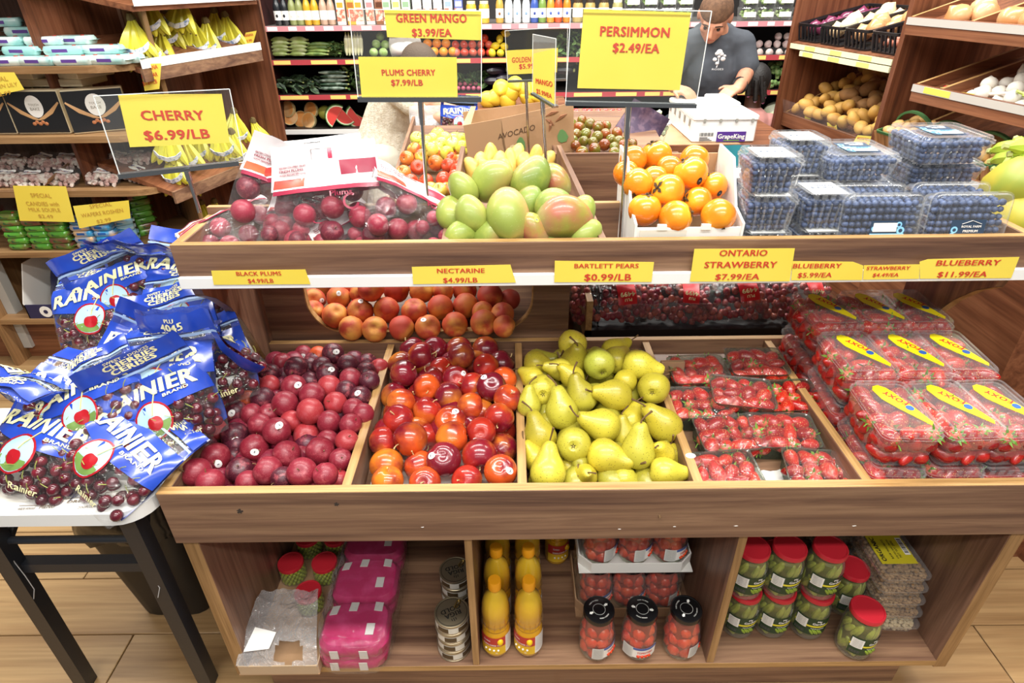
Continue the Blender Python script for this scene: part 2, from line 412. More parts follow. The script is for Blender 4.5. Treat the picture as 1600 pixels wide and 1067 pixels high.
# back panel with the rounded peach opening
YP = 1.45
a0, a1, b0, b1, cr = -.552, .058, .764, 1.055, .10
out = [(XL + .03, .70), (.155, .70), (.155, 1.06), (XL + .03, 1.06)]
hole = []
for (sx, cx, ang) in ((-1, a0 + cr, 180), (1, a1 - cr, 270)):
    for i in range(9):
        t = math.radians(ang + 90 * i / 8); hole.append((cx + cr * math.cos(t), b0 + cr + cr * math.sin(t)))
def panel(y0, y1):
    ring = [(a0, 1.06)] + hole + [(a1, 1.06)]
    mb = MB()
    ol = [(XL + .03, 1.06), (XL + .03, .70), (.155, .70), (.155, 1.06)]
    front = ol[:1] + ol[1:3] + ol[3:]
    poly = [(ol[0][0], ol[0][1])] + [(XL + .03, .70), (.155, .70), (.155, 1.06)] + [(x, z) for x, z in reversed(ring)]
    return mb.slab([(x, y0, z) for x, z in poly], (0, y1 - y0, 0)), ring
pm, ring = panel(YP, YP + .018)
bp_ = sp('back_panel', pm, WX)
eb = MB().loft([[(x, YP - .0006, z) for x, z in ring], [(x, YP + .019, z) for x, z in ring]], close=False)
eb2 = MB()
for (x0, z0), (x1, z1) in zip(ring, ring[1:]):
    n = V((-(z1 - z0), 0, x1 - x0)).normalized() * .0035
    eb2.add([(x0, YP - .001, z0), (x1, YP - .001, z1), (x1 + n.x, YP - .001, z1 + n.z), (x0 + n.x, YP - .001, z0 + n.z),
             (x0, YP + .019, z0), (x1, YP + .019, z1), (x1 + n.x, YP + .019, z1 + n.z), (x0 + n.x, YP + .019, z0 + n.z)], [(0, 1, 2, 3), (3, 2, 6, 7), (0, 4, 5, 1), (4, 7, 6, 5)])
part('edge_band', eb2.xf(Matrix.Translation((-.19, -1.1, 0))), bp_, OAK, label='pale oak band round the opening')
# curved brackets that carry the upper shelf
def bracket(x0, x1):
    P = [(YB + .03, .60), (1.395, .70), (1.365, .76), (1.34, .82), (1.31, .88), (1.27, .94), (1.22, .99), (1.175, 1.02), (1.165, 1.05), (YB + .03, 1.05)]
    o = sp('bracket', MB().slab([(x0, y, z) for y, z in P], (x1 - x0, 0, 0)), WZ)
    c = MB()
    for (y, z), (y1, z1) in zip(P[1:7], P[2:8]):
        c.add([(x0, y - .001, z - .0006), (x1, y - .001, z - .0006), (x1, y1 - .001, z1 - .0006), (x0, y1 - .001, z1 - .0006)], [(0, 1, 2, 3)])
    part('edge_band', c.xf(Matrix.Translation((-.19, -1.1, 0))), o, OAKZ)
bracket(XL + .012, XL + .032); bracket(XR - .032, XR - .012)
# upper shelf
YS, ZS, YU = 1.158, 1.141, 1.345
edged('shelf_front', XL, XR, YS, YS + .018, 1.052, ZS, WX, OAK, 'top')
edged('shelf_end', XL, XL + .02, YS + .018, YU, 1.052, ZS, WY, OAKY, 'top')
edged('shelf_end', XR - .02, XR, YS + .018, YU + .3, 1.052, ZS, WY, OAKY, 'top')
sp('shelf_board', MB().box(XL + .02, XR - .02, YS + .018, YU + .016, 1.05, 1.066).box(.165, XR - .02, YU + .016, YU + .3, 1.05, 1.066), WX)
edged('shelf_back', XL, -.135, YU, YU + .016, 1.066, 1.158, WX, OAK, 'top')
edged('shelf_back', 0.152, .250, YU, YU + .016, 1.066, 1.158, WX, OAK, 'top')
dv = [PZ(946.5, 376, ZS), PZ(868, 250, 1.15)]
for (pa, pb) in (((dv[0].x - .004, YS + .018), (.156, 1.98)), ((-.135, YS + .018), (-.150, 1.98))):
    n = .007
    sp('mango_divider', MB().slab([(pa[0] - n, pa[1], 1.05), (pa[0] + n, pa[1], 1.05), (pb[0] + n, pb[1], 1.05), (pb[0] - n, pb[1], 1.05)], (0, 0, ZS - 1.05)), WY)
sp('mango_bay_floor', MB().box(-.15, .165, YU + .016, 2.0, 1.05, 1.066), WX)
ls = sp('price_strip', MB().box(XL + .002, XR + .003, YS - .011, YS - .0005, 1.0475, 1.0735, 0, .0015), WHITE, label='white plastic price strip along the shelf edge')
# ------------------------------------------------------------------ price tags on the strip
YT = YS - .0125
def quad_sheet(pts, th, mat_off): return MB().slab(pts, mat_off * th)
def tag_paper(label, quad, lines, cat='price tag', grp=None, Y=YT, frame=None, bold=.028, mat=None, ink=None, name='price_tag'):
    """yellow paper whose corners and lettering are measured on the upright plane it hangs in"""
    if frame: o_, n_ = frame; pt = lambda q, e=0: PP(q[0], q[1], o_ - n_ * e, n_)
    else: n_ = V((0, 1, 0)); pt = lambda q, e=0: PY(q[0], q[1], Y - e)
    P = [pt(q) for q in quad]; c = sum(P, V()) / len(P)
    o = part(name, MB().slab([p - c for p in P], n_ * .0005), None, mat or YEL, loc=c)
    tag(o, label, cat, grp)
    mb = MB()
    for s, a, b, h in lines:
        A = pt(a, .0008); B = pt(b, .0008); up = V((0, 0, 1))
        hh = h * mpp(A) * 1.06
        fit(mb, s, A - c, B - c, up, hh, bold=bold)
    part('lettering', mb, o, ink or RED, label='red printed price lettering', smooth=False)
    return o
G = 'yellow price tags along the shelf strip'
tag_paper('yellow tag reading black plums on the white price strip', [(330, 423), (477, 421), (485, 444), (334, 445)], [('BLACK PLUMS', (369.7, 430.8), (440, 430.2), 6.3), ('$4.99/LB', (388, 442), (428, 441.6), 6.5)], grp=G)
tag_paper('yellow tag reading nectarine on the white price strip', [(643.4, 417), (797.5, 413.5), (806, 441.5), (645.6, 444)], [('NECTARINE', (683, 426.6), (757.5, 426), 7), ('$4.99/LB', (692.6, 441.5), (746.3, 441), 7.5)], grp=G)
tag_paper('yellow tag reading Bartlett pears on the white price strip', [(867, 407.5), (1022, 409.5), (1018, 440.5), (866, 441)], [('BARTLETT PEARS', (897.3, 418.8), (997.7, 418.6), 6.8), ('$0.99/LB', (912.8, 438.2), (985.9, 438), 10.3)], grp=G)
tag_paper('tall yellow tag reading Ontario strawberry above the white strip', [(1085, 389), (1242, 388), (1234, 439.5), (1078, 440)], [('ONTARIO', (1123.5, 400), (1198.3, 399.6), 9.3), ('STRAWBERRY', (1100, 418.5), (1213, 418), 9.6), ('$7.99/EA', (1117, 437), (1186, 436.5), 9)], grp=G)
tag_paper('yellow tag reading blueberry at five ninety-nine on the strip', [(1239, 408), (1333, 409), (1349, 415), (1347, 437.5), (1236, 438)], [('BLUEBERRY', (1236.5 + 2, 419), (1314, 418.5), 7), ('$5.99/EA', (1245.8, 433.6), (1299, 433), 7.4)], grp=G)
tag_paper('yellow tag reading strawberry at four forty-nine on the strip', [(1350, 414.5), (1437, 413), (1436, 435.5), (1348.5, 437)], [('STRAWBERRY', (1353.4, 421.8), (1421.5, 421.2), 5.4), ('$4.49/EA', (1363, 432.5), (1403.5, 432), 5.6)], grp=G)
tag_paper('yellow tag reading blueberry at eleven ninety-nine at the strip end', [(1437, 409), (1450, 405), (1593, 401.5), (1580, 434.5), (1437.5, 435.5)], [('BLUEBERRY', (1462, 415), (1562, 414), 8.3), ('$11.99/EA', (1463.6, 433), (1541, 432.3), 8.5)], grp=G)
# ================================================================== fruit shapes
def ang(d):
    return math.acos(max(-1, min(1, d.z))), math.atan2(d.y, d.x)
def sh_plum(d):
    t, p = ang(d); r = 1 - .055 * math.exp(-(p / .2) ** 2) * math.sin(t) - .15 * math.exp(-(t / .3) ** 2)
    return d * r * 1 if False else V((d.x * r, d.y * r * .98, d.z * r * .97))
def sh_peach(d):
    t, p = ang(d); r = 1 - .085 * math.exp(-(p / .2) ** 2) * math.sin(t) ** .7 - .27 * math.exp(-(t / .36) ** 2) + .05 * math.exp(-((pi - t) / .25) ** 2)
    return V((d.x * r, d.y * r, d.z * r * .98))
def sh_apple(d):
    t, p = ang(d); r = 1 - .42 * math.exp(-(t / .42) ** 2) - .25 * math.exp(-((pi - t) / .35) ** 2) + .02 * math.cos(5 * p) * max(0, -d.z)
    k = 1 - .12 * max(0, -d.z); return V((d.x * r * k, d.y * r * k, d.z * r * .95))
def sh_persim(d):
    t, p = ang(d); r = 1 - .10 * math.exp(-(t / .4) ** 2) + .05 * math.exp(-((pi - t) / .3) ** 2) + .025 * math.cos(4 * p) * math.sin(t)
    return V((d.x * r, d.y * r, d.z * r * .98))
def sh_tom(d):
    t, p = ang(d); r = 1 - .14 * math.exp(-(t / .3) ** 2); return V((d.x * r, d.y * r, d.z * r * .9))
def sh_mango(d):
    x, y, z = d.x * .98, d.y * .86, d.z * 1.22
    return V((x + .13 * z * z - .05, y, z + .06 * x))
def sh_ataulfo(d):
    x, y, z = d.x * .78, d.y * .7, d.z * 1.4; return V((x + .16 * z * z - .1, y, z))
def sh_lemon(d):
    t, p = ang(d); e = 1 + .35 * math.exp(-(t / .3) ** 2) + .25 * math.exp(-((pi - t) / .3) ** 2); return V((d.x * .9, d.y * .9, d.z * 1.05 * e))
def sh_round(d): return d.copy()
def sh_potato(d):
    q = V((d.x * .92, d.y * .85, d.z * 1.25)); return q * (1 + .12 * noise.noise(q * 1.3))
def sh_onion(d):
    t, p = ang(d); return V((d.x, d.y, d.z * .85 + .30 * math.exp(-(t / .24) ** 2))) * (1 - .1 * math.exp(-(t / .5) ** 2) * 0)
def sh_straw(d):
    z = d.z; k = .50 + .5 * (z + 1) / 2
    return V((d.x * k, d.y * k, z * 1.25 - .2))
def surf(fn, r, nu=22, nv=14):
    mb = MB(); mb.ball((0, 0, 0), 1, nu, nv); mb.v = [tuple(fn(V(p).normalized()) * r) for p in mb.v]; return mb
def patch(fn, r, d0, ru, rv, lift=1.012, n=12):
    """oval sticker lying on the fruit's skin around direction d0"""
    d0 = V(d0).normalized(); a = d0.orthogonal().normalized(); b = d0.cross(a); mb = MB()
    v = [fn(d0) * r * lift]
    for k in (.55, 1):
        for j in range(n):
            v.append(fn((d0 + a * (ru * k * math.cos(2*pi*j/n)) + b * (rv * k * math.sin(2*pi*j/n))).normalized()) * r * lift)
    f = [(0, 1 + j, 1 + (j+1) % n) for j in range(n)] + [(1 + j, 1 + n + j, 1 + n + (j+1) % n, 1 + (j+1) % n) for j in range(n)]
    return mb.add(v, f)
def stemtube(fn, r, h, rad, bend=.3):
    z = fn(V((0, 0, 1))).z * r
    return MB().tube([(0, 0, z - .002), (h * .1 * bend, 0, z + h * .4), (h * bend * .5, 0, z + h * .75), (h * bend, 0, z + h)], [rad, rad * .8, rad * .9, rad * 1.2], 6)
def fruit_kind(name, cat, fn, r, mat, stem=None, sticker=None, calyx=None, nu=22, nv=14, stmat=None, stickmat=None):
    """the thing is the fruit's own mesh; stem, calyx and sticker are its parts"""
    me = surf(fn, r, nu, nv).mesh(name, mat, True, 80)
    sm = stemtube(fn, r, *stem).mesh('stem', stmat or STEM) if stem else None
    km = patch(fn, r, *sticker).mesh('sticker', stickmat or STICK) if sticker else None
    dm = patch(fn, r, (sticker[0][0] + .03, sticker[0][1] + .02, sticker[0][2]), .045, .09, 1.016, 8).mesh('sticker_print', M('sticker_ink', '70747a', .5)) if sticker else None
    def make():
        o = part(name, me); tag(o, name, cat)
        if sm: part('stem', sm, o)
        if calyx: part('calyx', calyx, o)
        if km: part('sticker_print', dm, part('sticker', km, o))
        return o
    return Kind(make)
def rot_to(axis, up=None, spin=0):
    """rotation taking local +Z to axis"""
    z = V(axis).normalized(); x = z.orthogonal().normalized() if up is None else (V(up) - z * V(up).dot(z)).normalized(); y = z.cross(x)
    return (Matrix((x, y, z)).transposed()) @ Matrix.Rotation(spin, 3, 'Z')
def settle(items, a, b, rn, lo, hi, floor=None, off=.05, it=60, sq=.93, ymin=None):
    """items: (px, py, pr, ...) -> [place, radius]; heaps lie about the sloping plane z=a+b*Y, pushed apart along their sight lines"""
    rm = max(i[2] for i in items); out = []
    for i in items:
        p = PS(i[0], i[1], a, b); r = min(max(i[2] * mpp(p), rn * lo), rn * hi)
        p = p + (CAM - p).normalized() * ((i[2] / rm - .8) * off); out.append([p, r])
    for _ in range(it):
        for x in range(len(out)):
            for y in range(x):
                d = out[x][0] - out[y][0]; k = (out[x][1] + out[y][1]) * sq - d.length
                if k > 0:
                    n, f = (x, y) if (out[x][0] - CAM).length < (out[y][0] - CAM).length else (y, x)
                    for q, s in ((n, 1), (f, -1)):
                        out[q][0] = out[q][0] + (CAM - out[q][0]).normalized() * (s * k * .25)
        if floor:
            for o in out:
                fz = floor(o[0].y) + o[1] * .9
                if o[0].z < fz:
                    d = (CAM - o[0]).normalized(); o[0] = o[0] + d * ((fz - o[0].z) / d.z)
    if ymin:                             # nothing pokes through the board in front
        for o in out:
            k = ymin + o[1] * .92
            if o[0].y < k:
                d = (o[0] - CAM); o[0] = CAM + d * (k / d.y)
                if floor: o[0].z = max(o[0].z, floor(k) + o[1] * .9)
    return out
def rows(items, n):
    """(row from the front, place from the left) for every item, by picture height"""
    idx = sorted(range(len(items)), key=lambda i: -items[i][1]); res = {}
    per = math.ceil(len(idx) / n)
    for r in range(n):
        ch = sorted(idx[r*per:(r+1)*per], key=lambda i: items[i][0])
        for k, i in enumerate(ch): res[i] = (r, k)
    return res
def fillers(kind, x0, x1, y0, y1, r, zf, label, grp, colr, seed=1, step=1.95, sc=None):
    q = random.Random(seed); y = y0 + r; j = 0
    while y < y1 - r * .6:
        x = x0 + r * (1 + .5 * (j % 2)); i = -1
        while x < x1 - r * .9:
            i += 1
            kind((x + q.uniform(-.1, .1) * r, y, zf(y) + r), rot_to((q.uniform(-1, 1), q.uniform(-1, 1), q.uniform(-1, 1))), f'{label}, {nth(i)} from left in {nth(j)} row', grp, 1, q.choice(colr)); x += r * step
        y += r * step * .9; j += 1
def C(h): return lin(h)
# ------------------------------------------------------------------ plums
PLM = M('plum_skin', '7d1e35', .42, var=('b0525a', 70, .54, .8), speck=('d98a80', 480, .12), objcol=True, coat=.08)
k_plum = fruit_kind('plum', 'plum', sh_plum, .0285, PLM, stem=(.008, .0012, .3))
k_plumS = fruit_kind('plum', 'plum', sh_plum, .0285, PLM, stem=(.008, .0012, .3), sticker=((.1, .3, .95), .34, .26))
def crop(l, x0, y0, k): return [(x0 + i[0] * k, y0 + i[1] * k, i[2] * k) + tuple(i[3:]) for i in l]
PC = {'d': ('4c1626', 'dark purple'), 'r': ('862031', 'deep red'), 'b': ('a83238', 'bright red'), 'o': ('cc5228', 'orange red')}
PL = crop([(833,120,52,'r',1),(915,125,50,'o',1),(997,115,62,'d',1),(1080,175,60,'d'),(1190,165,55,'d'),(1255,195,38,'b'),(715,165,55,'r'),(790,195,65,'d'),(870,185,50,'d'),(965,225,62,'d',1),(935,185,45,'d'),(1180,215,50,'d'),(1095,255,65,'r'),(1200,265,58,'d'),(650,225,45,'d'),(535,275,58,'d'),(645,290,58,'b'),(780,300,70,'r',1),(975,300,68,'b'),(870,270,45,'d'),(520,375,50,'o'),(605,365,68,'d'),(730,395,75,'r'),(880,345,70,'r'),(1150,355,62,'d',1),(1010,390,65,'b'),(1070,320,40,'d'),(1110,420,52,'r'),(870,435,75,'b'),(640,450,45,'r'),(455,445,72,'d',1),(465,380,45,'b'),(1165,450,40,'r'),(975,495,66,'r'),(1095,510,62,'r'),(765,490,50,'b'),(590,510,65,'r'),(545,450,55,'r'),(335,535,68,'b'),(450,570,78,'d',1),(685,545,78,'r',1),(850,570,75,'b'),(560,640,80,'r',1),(1075,600,60,'b'),(965,600,55,'r'),(925,655,80,'r'),(740,675,78,'r'),(1040,705,66,'r'),(345,690,82,'r',1),(480,765,75,'d'),(240,775,82,'r'),(635,765,80,'r'),(825,775,82,'r'),(955,790,68,'r'),(445,690,45,'d'),(315,830,75,'r'),(525,830,60,'r'),(400,820,45,'r'),(720,810,45,'d'),(1030,825,40,'b'),(830,680,40,'r'),(290,630,50,'d'),(560,230,40,'d')], 240, 520, .28115)
S = settle(PL, .695 - .91 * .21, .21, .0275, .92, 1.12, tfloor, .05, ymin=YF + .022)
RW = rows(PL, 9)
q = random.Random(4)
for i, (p, r) in enumerate(S):
    it = PL[i]; row, k = RW[i]; st_ = len(it) > 4; toc = (CAM - p).normalized()
    ax = (toc + V((q.uniform(-.55, .3), q.uniform(-.2, .2), q.uniform(-.35, .35)))) if st_ else V((q.uniform(-1, 1), q.uniform(-1, .3), q.uniform(-.6, 1)))
    hx, nm = PC[it[3]]
    (k_plumS if st_ else k_plum)(p, rot_to(ax, None, q.uniform(0, 6)), f"{nm} plum{' with oval white sticker' if st_ else ''}, {nth(k)} from left in {nth(row)} row from front", 'loose plums in the left tray bin', r / .0285, C(hx))
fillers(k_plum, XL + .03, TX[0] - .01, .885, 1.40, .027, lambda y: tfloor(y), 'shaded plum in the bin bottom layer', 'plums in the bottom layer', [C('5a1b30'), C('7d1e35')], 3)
# ------------------------------------------------------------------ nectarines
NEC = M('nectarine_skin', 'c2361f', .24, var=('7c1426', 14, .42, .62), grad=(2, 'e58a2a', .004, -.045, 22), speck=('e8b070', 420, .05), objcol=True, coat=.35)
k_nec = fruit_kind('nectarine', 'nectarine', sh_peach, .036, NEC, stem=(.012, .0016, .5), stmat=M('pale_stem', 'cdb07a', .7))
k_necS = fruit_kind('nectarine', 'nectarine', sh_peach, .036, NEC, sticker=((.5, .4, .75), .26, .2))
NCc = {'r': ('b52f20', 'red'), 'd': ('6b1626', 'dark maroon'), 'o': ('d25420', 'orange red'), 'y': ('e57e22', 'yellow orange')}
NL = crop([(325,150,95,'r'),(578,145,87,'d'),(208,260,90,'d'),(450,235,75,'r'),(735,215,85,'r'),(540,290,88,'r',1),(355,350,90,'o'),(650,340,65,'r'),(850,300,75,'o'),(770,345,97,'d',1),(875,420,60,'o'),(190,450,98,'o'),(360,500,95,'r'),(495,410,92,'d'),(640,475,95,'o'),(510,570,105,'o',1),(175,555,100,'r'),(820,545,98,'r'),(705,635,92,'r',1),(350,670,80,'r'),(80,695,75,'r'),(250,680,112,'o'),(520,670,105,'o'),(845,740,80,'y'),(465,810,110,'d',1),(695,790,118,'r'),(100,850,112,'y'),(310,850,80,'o'),(830,885,105,'o',1),(105,950,100,'y'),(345,960,95,'o'),(615,950,90,'r')], 580, 520, .24367)
S = settle(NL, .700 - .91 * .235, .235, .035, .94, 1.1, tfloor, .05, ymin=YF + .022)
RW = rows(NL, 6)
for i, (p, r) in enumerate(S):
    it = NL[i]; row, k = RW[i]; st_ = len(it) > 4; toc = (CAM - p).normalized()
    ax = (toc + V((q.uniform(-.6, .2), q.uniform(-.3, .2), q.uniform(-.4, .5)))) if st_ else V((q.uniform(-1, 1), q.uniform(-1, .6), q.uniform(-.3, 1)))
    hx, nm = NCc[it[3]]
    (k_necS if st_ else k_nec)(p, rot_to(ax, None, q.uniform(0, 6)), f"{nm} nectarine{' with small white sticker' if st_ else ''}, {nth(k)} from left in {nth(row)} row from front", 'nectarines in the tray bin', r / .036, C(hx))
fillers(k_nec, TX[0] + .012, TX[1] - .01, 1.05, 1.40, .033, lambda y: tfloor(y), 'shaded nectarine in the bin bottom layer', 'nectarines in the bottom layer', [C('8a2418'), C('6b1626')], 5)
part_liner = part('bin_liner', MB().slab([(TX[0] + .02, .89, tfloor(.89) + .001), (TX[1] - .02, .89, tfloor(.89) + .001), (TX[1] - .02, 1.2, tfloor(1.2) + .001), (TX[0] + .02, 1.2, tfloor(1.2) + .001)], (0, 0, .001)), None, PAPER)
tag(part_liner, 'pale paper liner under the nectarines on the bin floor', 'liner')
# ------------------------------------------------------------------ pears
PEAR = M('pear_skin', 'bdb83c', .36, var=('a79a2f', 7, .45, .72), speck=('7a6a28', 230, .15), objcol=True, coat=.12, bump=.05, bscale=60)
def pear_mesh(seed):
    prof = [(.0, -.86), (.16, -.88), (.30, -.95), (.55, -.90), (.80, -.68), (.95, -.38), (1.0, -.05), (.95, .28), (.83, .58), (.67, .85), (.54, 1.10), (.46, 1.32), (.38, 1.50), (.26, 1.62), (.12, 1.64), (0, 1.60)]
    n = 22; rs = random.Random(seed); a = rs.uniform(0, 6); mb = MB()
    mb.loft([[(max(r, .004) * math.cos(2*pi*j/n), max(r, .004) * math.sin(2*pi*j/n), z) for j in range(n)] for r, z in prof], True, True)
    vv = []
    for p in mb.v:
        p = V(p); b = max(0, p.z) ** 2 * .09; p = V((p.x + b * math.cos(a), p.y + b * math.sin(a), p.z))
        nn = noise.noise(p * 1.1 + V((seed * 7, 0, 0))) * .09; k = 1 + nn * (1 if abs(p.z) < 1.4 else .3); vv.append((p.x * k * .034, p.y * k * .034, p.z * .034))
    mb.v = vv; return mb
PK = []
for sd in (1, 2, 3):
    def mk(sd=sd):
        a = random.Random(sd).uniform(0, 6); o = part('pear', pear_mesh(sd), None, PEAR); tag(o, 'pear', 'pear')
        b = 1.6 ** 2 * .09 * .034; x, y = b * math.cos(a), b * math.sin(a)
        part('stem', MB().tube([(x, y, .053), (x * 1.2, y * 1.2, .060), (x * 2.2, y * 2.2 + .002, .068), (x * 3.6, y * 3.6 + .004, .076)], [.0022, .0017, .0018, .0026], 6), o, STEM)
        c = MB()
        for k in range(5):
            t = 2*pi*k/5; c.add([(.0022 * math.cos(t - .5), .0022 * math.sin(t - .5), -.0300), (.0065 * math.cos(t), .0065 * math.sin(t), -.0325), (.0022 * math.cos(t + .5), .0022 * math.sin(t + .5), -.0300), (0, 0, -.0285)], [(0, 1, 2, 3)])
        part('calyx', c, o, M('dry_calyx', '4a3a20', .8))
        if sd == 3:
            s_ = MB()
            s_.add([(.0344 * math.cos(t) * (1 if abs(z) < 1 else 1), .0344 * math.sin(t), z) for z in (-.006, 0, .006) for t in (-.14, -.05, .05, .14)], [(j*4 + i, j*4 + i + 1, j*4 + i + 5, j*4 + i + 4) for j in range(2) for i in range(3)])
            part('sticker', s_, o, M('blue_sticker', '8fa3c4', .4), label='small blue fruit sticker')
        return o
    PK.append(Kind(mk))
# (px, py, size, stem direction in the picture x, y(down), towards the viewer)
PE = crop([(472,70,95,.1,-.3,-1),(235,190,78,1,.2,.2),(490,175,95,.2,-.5,.8),(640,195,106,-.25,-.7,-.85),(750,170,88,.3,-.5,-.7),(735,112,82,.6,-.3,-.3),(890,205,102,1,.28,.1),(990,350,116,.1,-.35,-.9),(270,365,108,-.1,-.3,-.95),(215,290,75,-.6,-.5,-.4),(405,510,112,-.12,-1,.12),(525,410,100,-.4,-.8,.2),(745,400,118,-1,-.16,.2),(810,310,75,.4,-.3,-.6),(1060,590,112,-.72,-.75,.3),(265,665,106,-.25,-1,.05),(480,715,124,.05,-.1,-1),(665,595,108,-1,-.2,.3),(845,560,80,.2,-1,-.2),(680,790,132,1,.36,.35),(890,755,116,-.05,-1,.25),(1045,775,68,-.1,-.5,.8),(310,890,124,.05,-.75,-.4),(545,920,85,.05,-.25,.95),(1060,895,98,1,.15,.15),(800,940,85,.8,.4,0),(240,810,80,-.5,-.6,0),(1110,790,62,.2,.6,.2),(190,460,65,-.1,-.9,0),(470,285,75,-.5,-.6,.2),(390,235,62,-.7,-.2,.1),(455,870,55,.6,.2,0),(800,655,70,-.2,-.8,0),(970,870,55,.5,.3,0)], 780, 520, .24373)
S = settle([(i[0], i[1], i[2]) for i in PE], .708 - .92 * .27, .27, .034, .82, 1.1, tfloor, .07, 60, .86, YF + .024)
RW = rows(PE, 6)
PCO = ['cfc240', 'c8b836', 'd4c23c', 'c4bc40']
for i, (p, r) in enumerate(S):
    it = PE[i]; row, k = RW[i]; d = RT * it[3] - UP * it[4] + (CAM - p).normalized() * it[5]
    f = it[5]; nm = 'stem towards the viewer' if f > .6 else 'calyx end showing' if f < -.6 else 'lying on its side' if abs(it[3]) > .8 else 'standing tilted'
    green = p.z > .80
    PK[2 if i in (10, 15, 12, 6) else i % 2](p, rot_to(d, None, q.uniform(0, 6) if i not in (10, 12, 15, 6) else 0), f"{'greenish ' if green else 'yellow '}pear {nm}, {nth(k)} from left in {nth(row)} row from front", 'pears in the middle tray bin', r / .034, C('b3b844') if green else C(q.choice(PCO)))
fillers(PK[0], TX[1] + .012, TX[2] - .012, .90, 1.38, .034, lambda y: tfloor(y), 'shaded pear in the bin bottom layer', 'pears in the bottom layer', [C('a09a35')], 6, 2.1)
# ------------------------------------------------------------------ strawberries
STR = M('strawberry_skin', 'c02a22', .28, speck=('ecd08a', 300, .17), objcol=True, coat=.3, bump=.12, bscale=350, grad=(2, 'e2775a', .012, .022, 60))
_sc = MB()
for k in range(8):
    t = 2*pi*k/8 + .2 * (k % 2); l = .0125 + .003 * (k % 3)
    _sc.add([(.003 * math.cos(t - .5), .003 * math.sin(t - .5), .0165), (l * .6 * math.cos(t - .22), l * .6 * math.sin(t - .22), .0185), (l * math.cos(t), l * math.sin(t), .0165 + .004 * (k % 2)), (l * .6 * math.cos(t + .22), l * .6 * math.sin(t + .22), .0185), (.003 * math.cos(t + .5), .003 * math.sin(t + .5), .0165)], [(0, 1, 2, 3, 4)])
_sc.tube([(0, 0, .0165), (.001, 0, .022), (.004, 0, .028)], .0009, 5)
SCAL = _sc.mesh('calyx', GREEN, False)
k_straw = fruit_kind('strawberry', 'strawberry', sh_straw, .0185, STR, calyx=SCAL, nu=14, nv=10)
SRED = ['b8201a', 'a81a18', 'c42c1c', '98161a']
def berries(mat4, nx, ny, dx, dy, z, label, grp, seed, top=False, sizes=(.8, 1.05)):
    q = random.Random(seed)
    for i in range(nx):
        for j in range(ny):
            p = mat4 @ V(((i - (nx-1)/2) * dx + q.uniform(-.002, .002), (j - (ny-1)/2) * dy + q.uniform(-.002, .002), z + q.uniform(-.003, .003)))
            a = q.uniform(0, 2*pi); e = q.uniform(-.5, .75)
            k_straw(p, rot_to((math.cos(a), math.sin(a), e)), f'{label}, {nth(i)} from left, {nth(j)} row', grp, q.uniform(*sizes), C(q.choice(SRED)))
# film wrapped punnets
PUNM = film('dark_green_tinted_tray', 'b9c2b4', .22, .15, edge=.3, body='6f7a68')
_p = MB().loft([rrect(.128, .088, .012, .0), rrect(.14, .10, .015, .048), rrect(.146, .106, .017, .050), rrect(.146, .106, .017, .047)], True, False)
PUN = _p.mesh('tray', PUNM)
def filmtop(seed):
    def f(u, v):
        x = (u - .5) * .146; y = (v - .5) * .106; e = 1 - max(abs(u - .5), abs(v - .5)) * 2
        return (x, y, .051 + min(1, e * 3) * (.010 + .006 * noise.noise(V((x * 30, y * 30, seed * 5.1)))) + .0015 * noise.noise(V((x * 120, y * 60, seed))))
    mb = MB().grid(f, 18, 14)
    for s in range(8):                                             # creases radiating to the corners
        a = random.Random(seed * 9 + s).uniform(0, 6.28)
    return mb.mesh('film_wrap', WRAP)
FT = [filmtop(1), filmtop(2)]
PN = [('back left', 1088, 588, .71, .05, 0), ('tilted on top in the middle', 1157, 612, .735, -.12, 1), ('back right', 1176, 583, .70, .0, 0), ('left of the second row', 1090, 634, .705, .0, 1), ('right of the second row, berries bare', 1228, 624, .705, .05, 0), ('left of the third row', 1137, 676, .70, .08, 1), ('right of the third row', 1222, 673, .70, -.05, 0), ('front left corner', 1132, 727, .70, .1, 0), ('front right corner', 1283, 724, .70, -.12, 1)]
for i, (nm, x, y, z, rz, ft) in enumerate(PN):
    p = PZ(x, y, z + .02); base = z - .028
    if i == 1: base = .712
    else: base = tfloor(p.y) + .002
    p.z = base; w_ = .95
    t = thing('strawberry_punnet', f'film-wrapped strawberry punnet at the {nm} of its bin' if i not in (1, 4) else ('film-wrapped strawberry punnet lying tilted on the other punnets' if i == 1 else 'strawberry punnet right of the second row with berries bare'), 'punnet', p, (.12 if i == 1 else .14, .05 if i == 1 else 0, rz), 'film-wrapped strawberry punnets in the tray')
    part('tray', PUN, t)
    if i != 4: part('film_wrap', FT[ft], t)
    mt = Matrix.Translation(p) @ Euler(t.rotation_euler).to_matrix().to_4x4()
    berries(mt, 4, 3, .033, .033, .036, f'strawberry in the {nm} punnet' if i not in (1, 4) else ('strawberry in the punnet tilted on top' if i == 1 else 'bare strawberry right of the second punnet row'), 'strawberries in the film-wrapped punnets', 20 + i, sizes=(.95, 1.3))
c_ = part('cardboard_sheet', MB().box(-.03, .03, -.006, .006, 0, .07, 0, .001), None, KRAFT, loc=PZ(1046, 600, .70)); tag(c_, 'small grey cardboard piece beside the strawberry punnets', 'cardboard')
c_ = part('paper_scrap', MB().grid(lambda u, v: ((u - .5) * .11, (v - .5) * .08, .004 * noise.noise(V((u * 4, v * 4, 2)))), 8, 6), None, PAPER, loc=PZ(1205, 738, .668)); tag(c_, 'crumpled white paper between the two front punnets', 'paper')
o = part('sticker', MB().lathe([(.0105, 0), (.0105, .0006)], 20), None, STICK, loc=(PZ(1079, 712, .7475))); o.scale = (1, .75, 1); tag(o, 'oval white fruit sticker stuck on the divider by the pears', 'sticker')
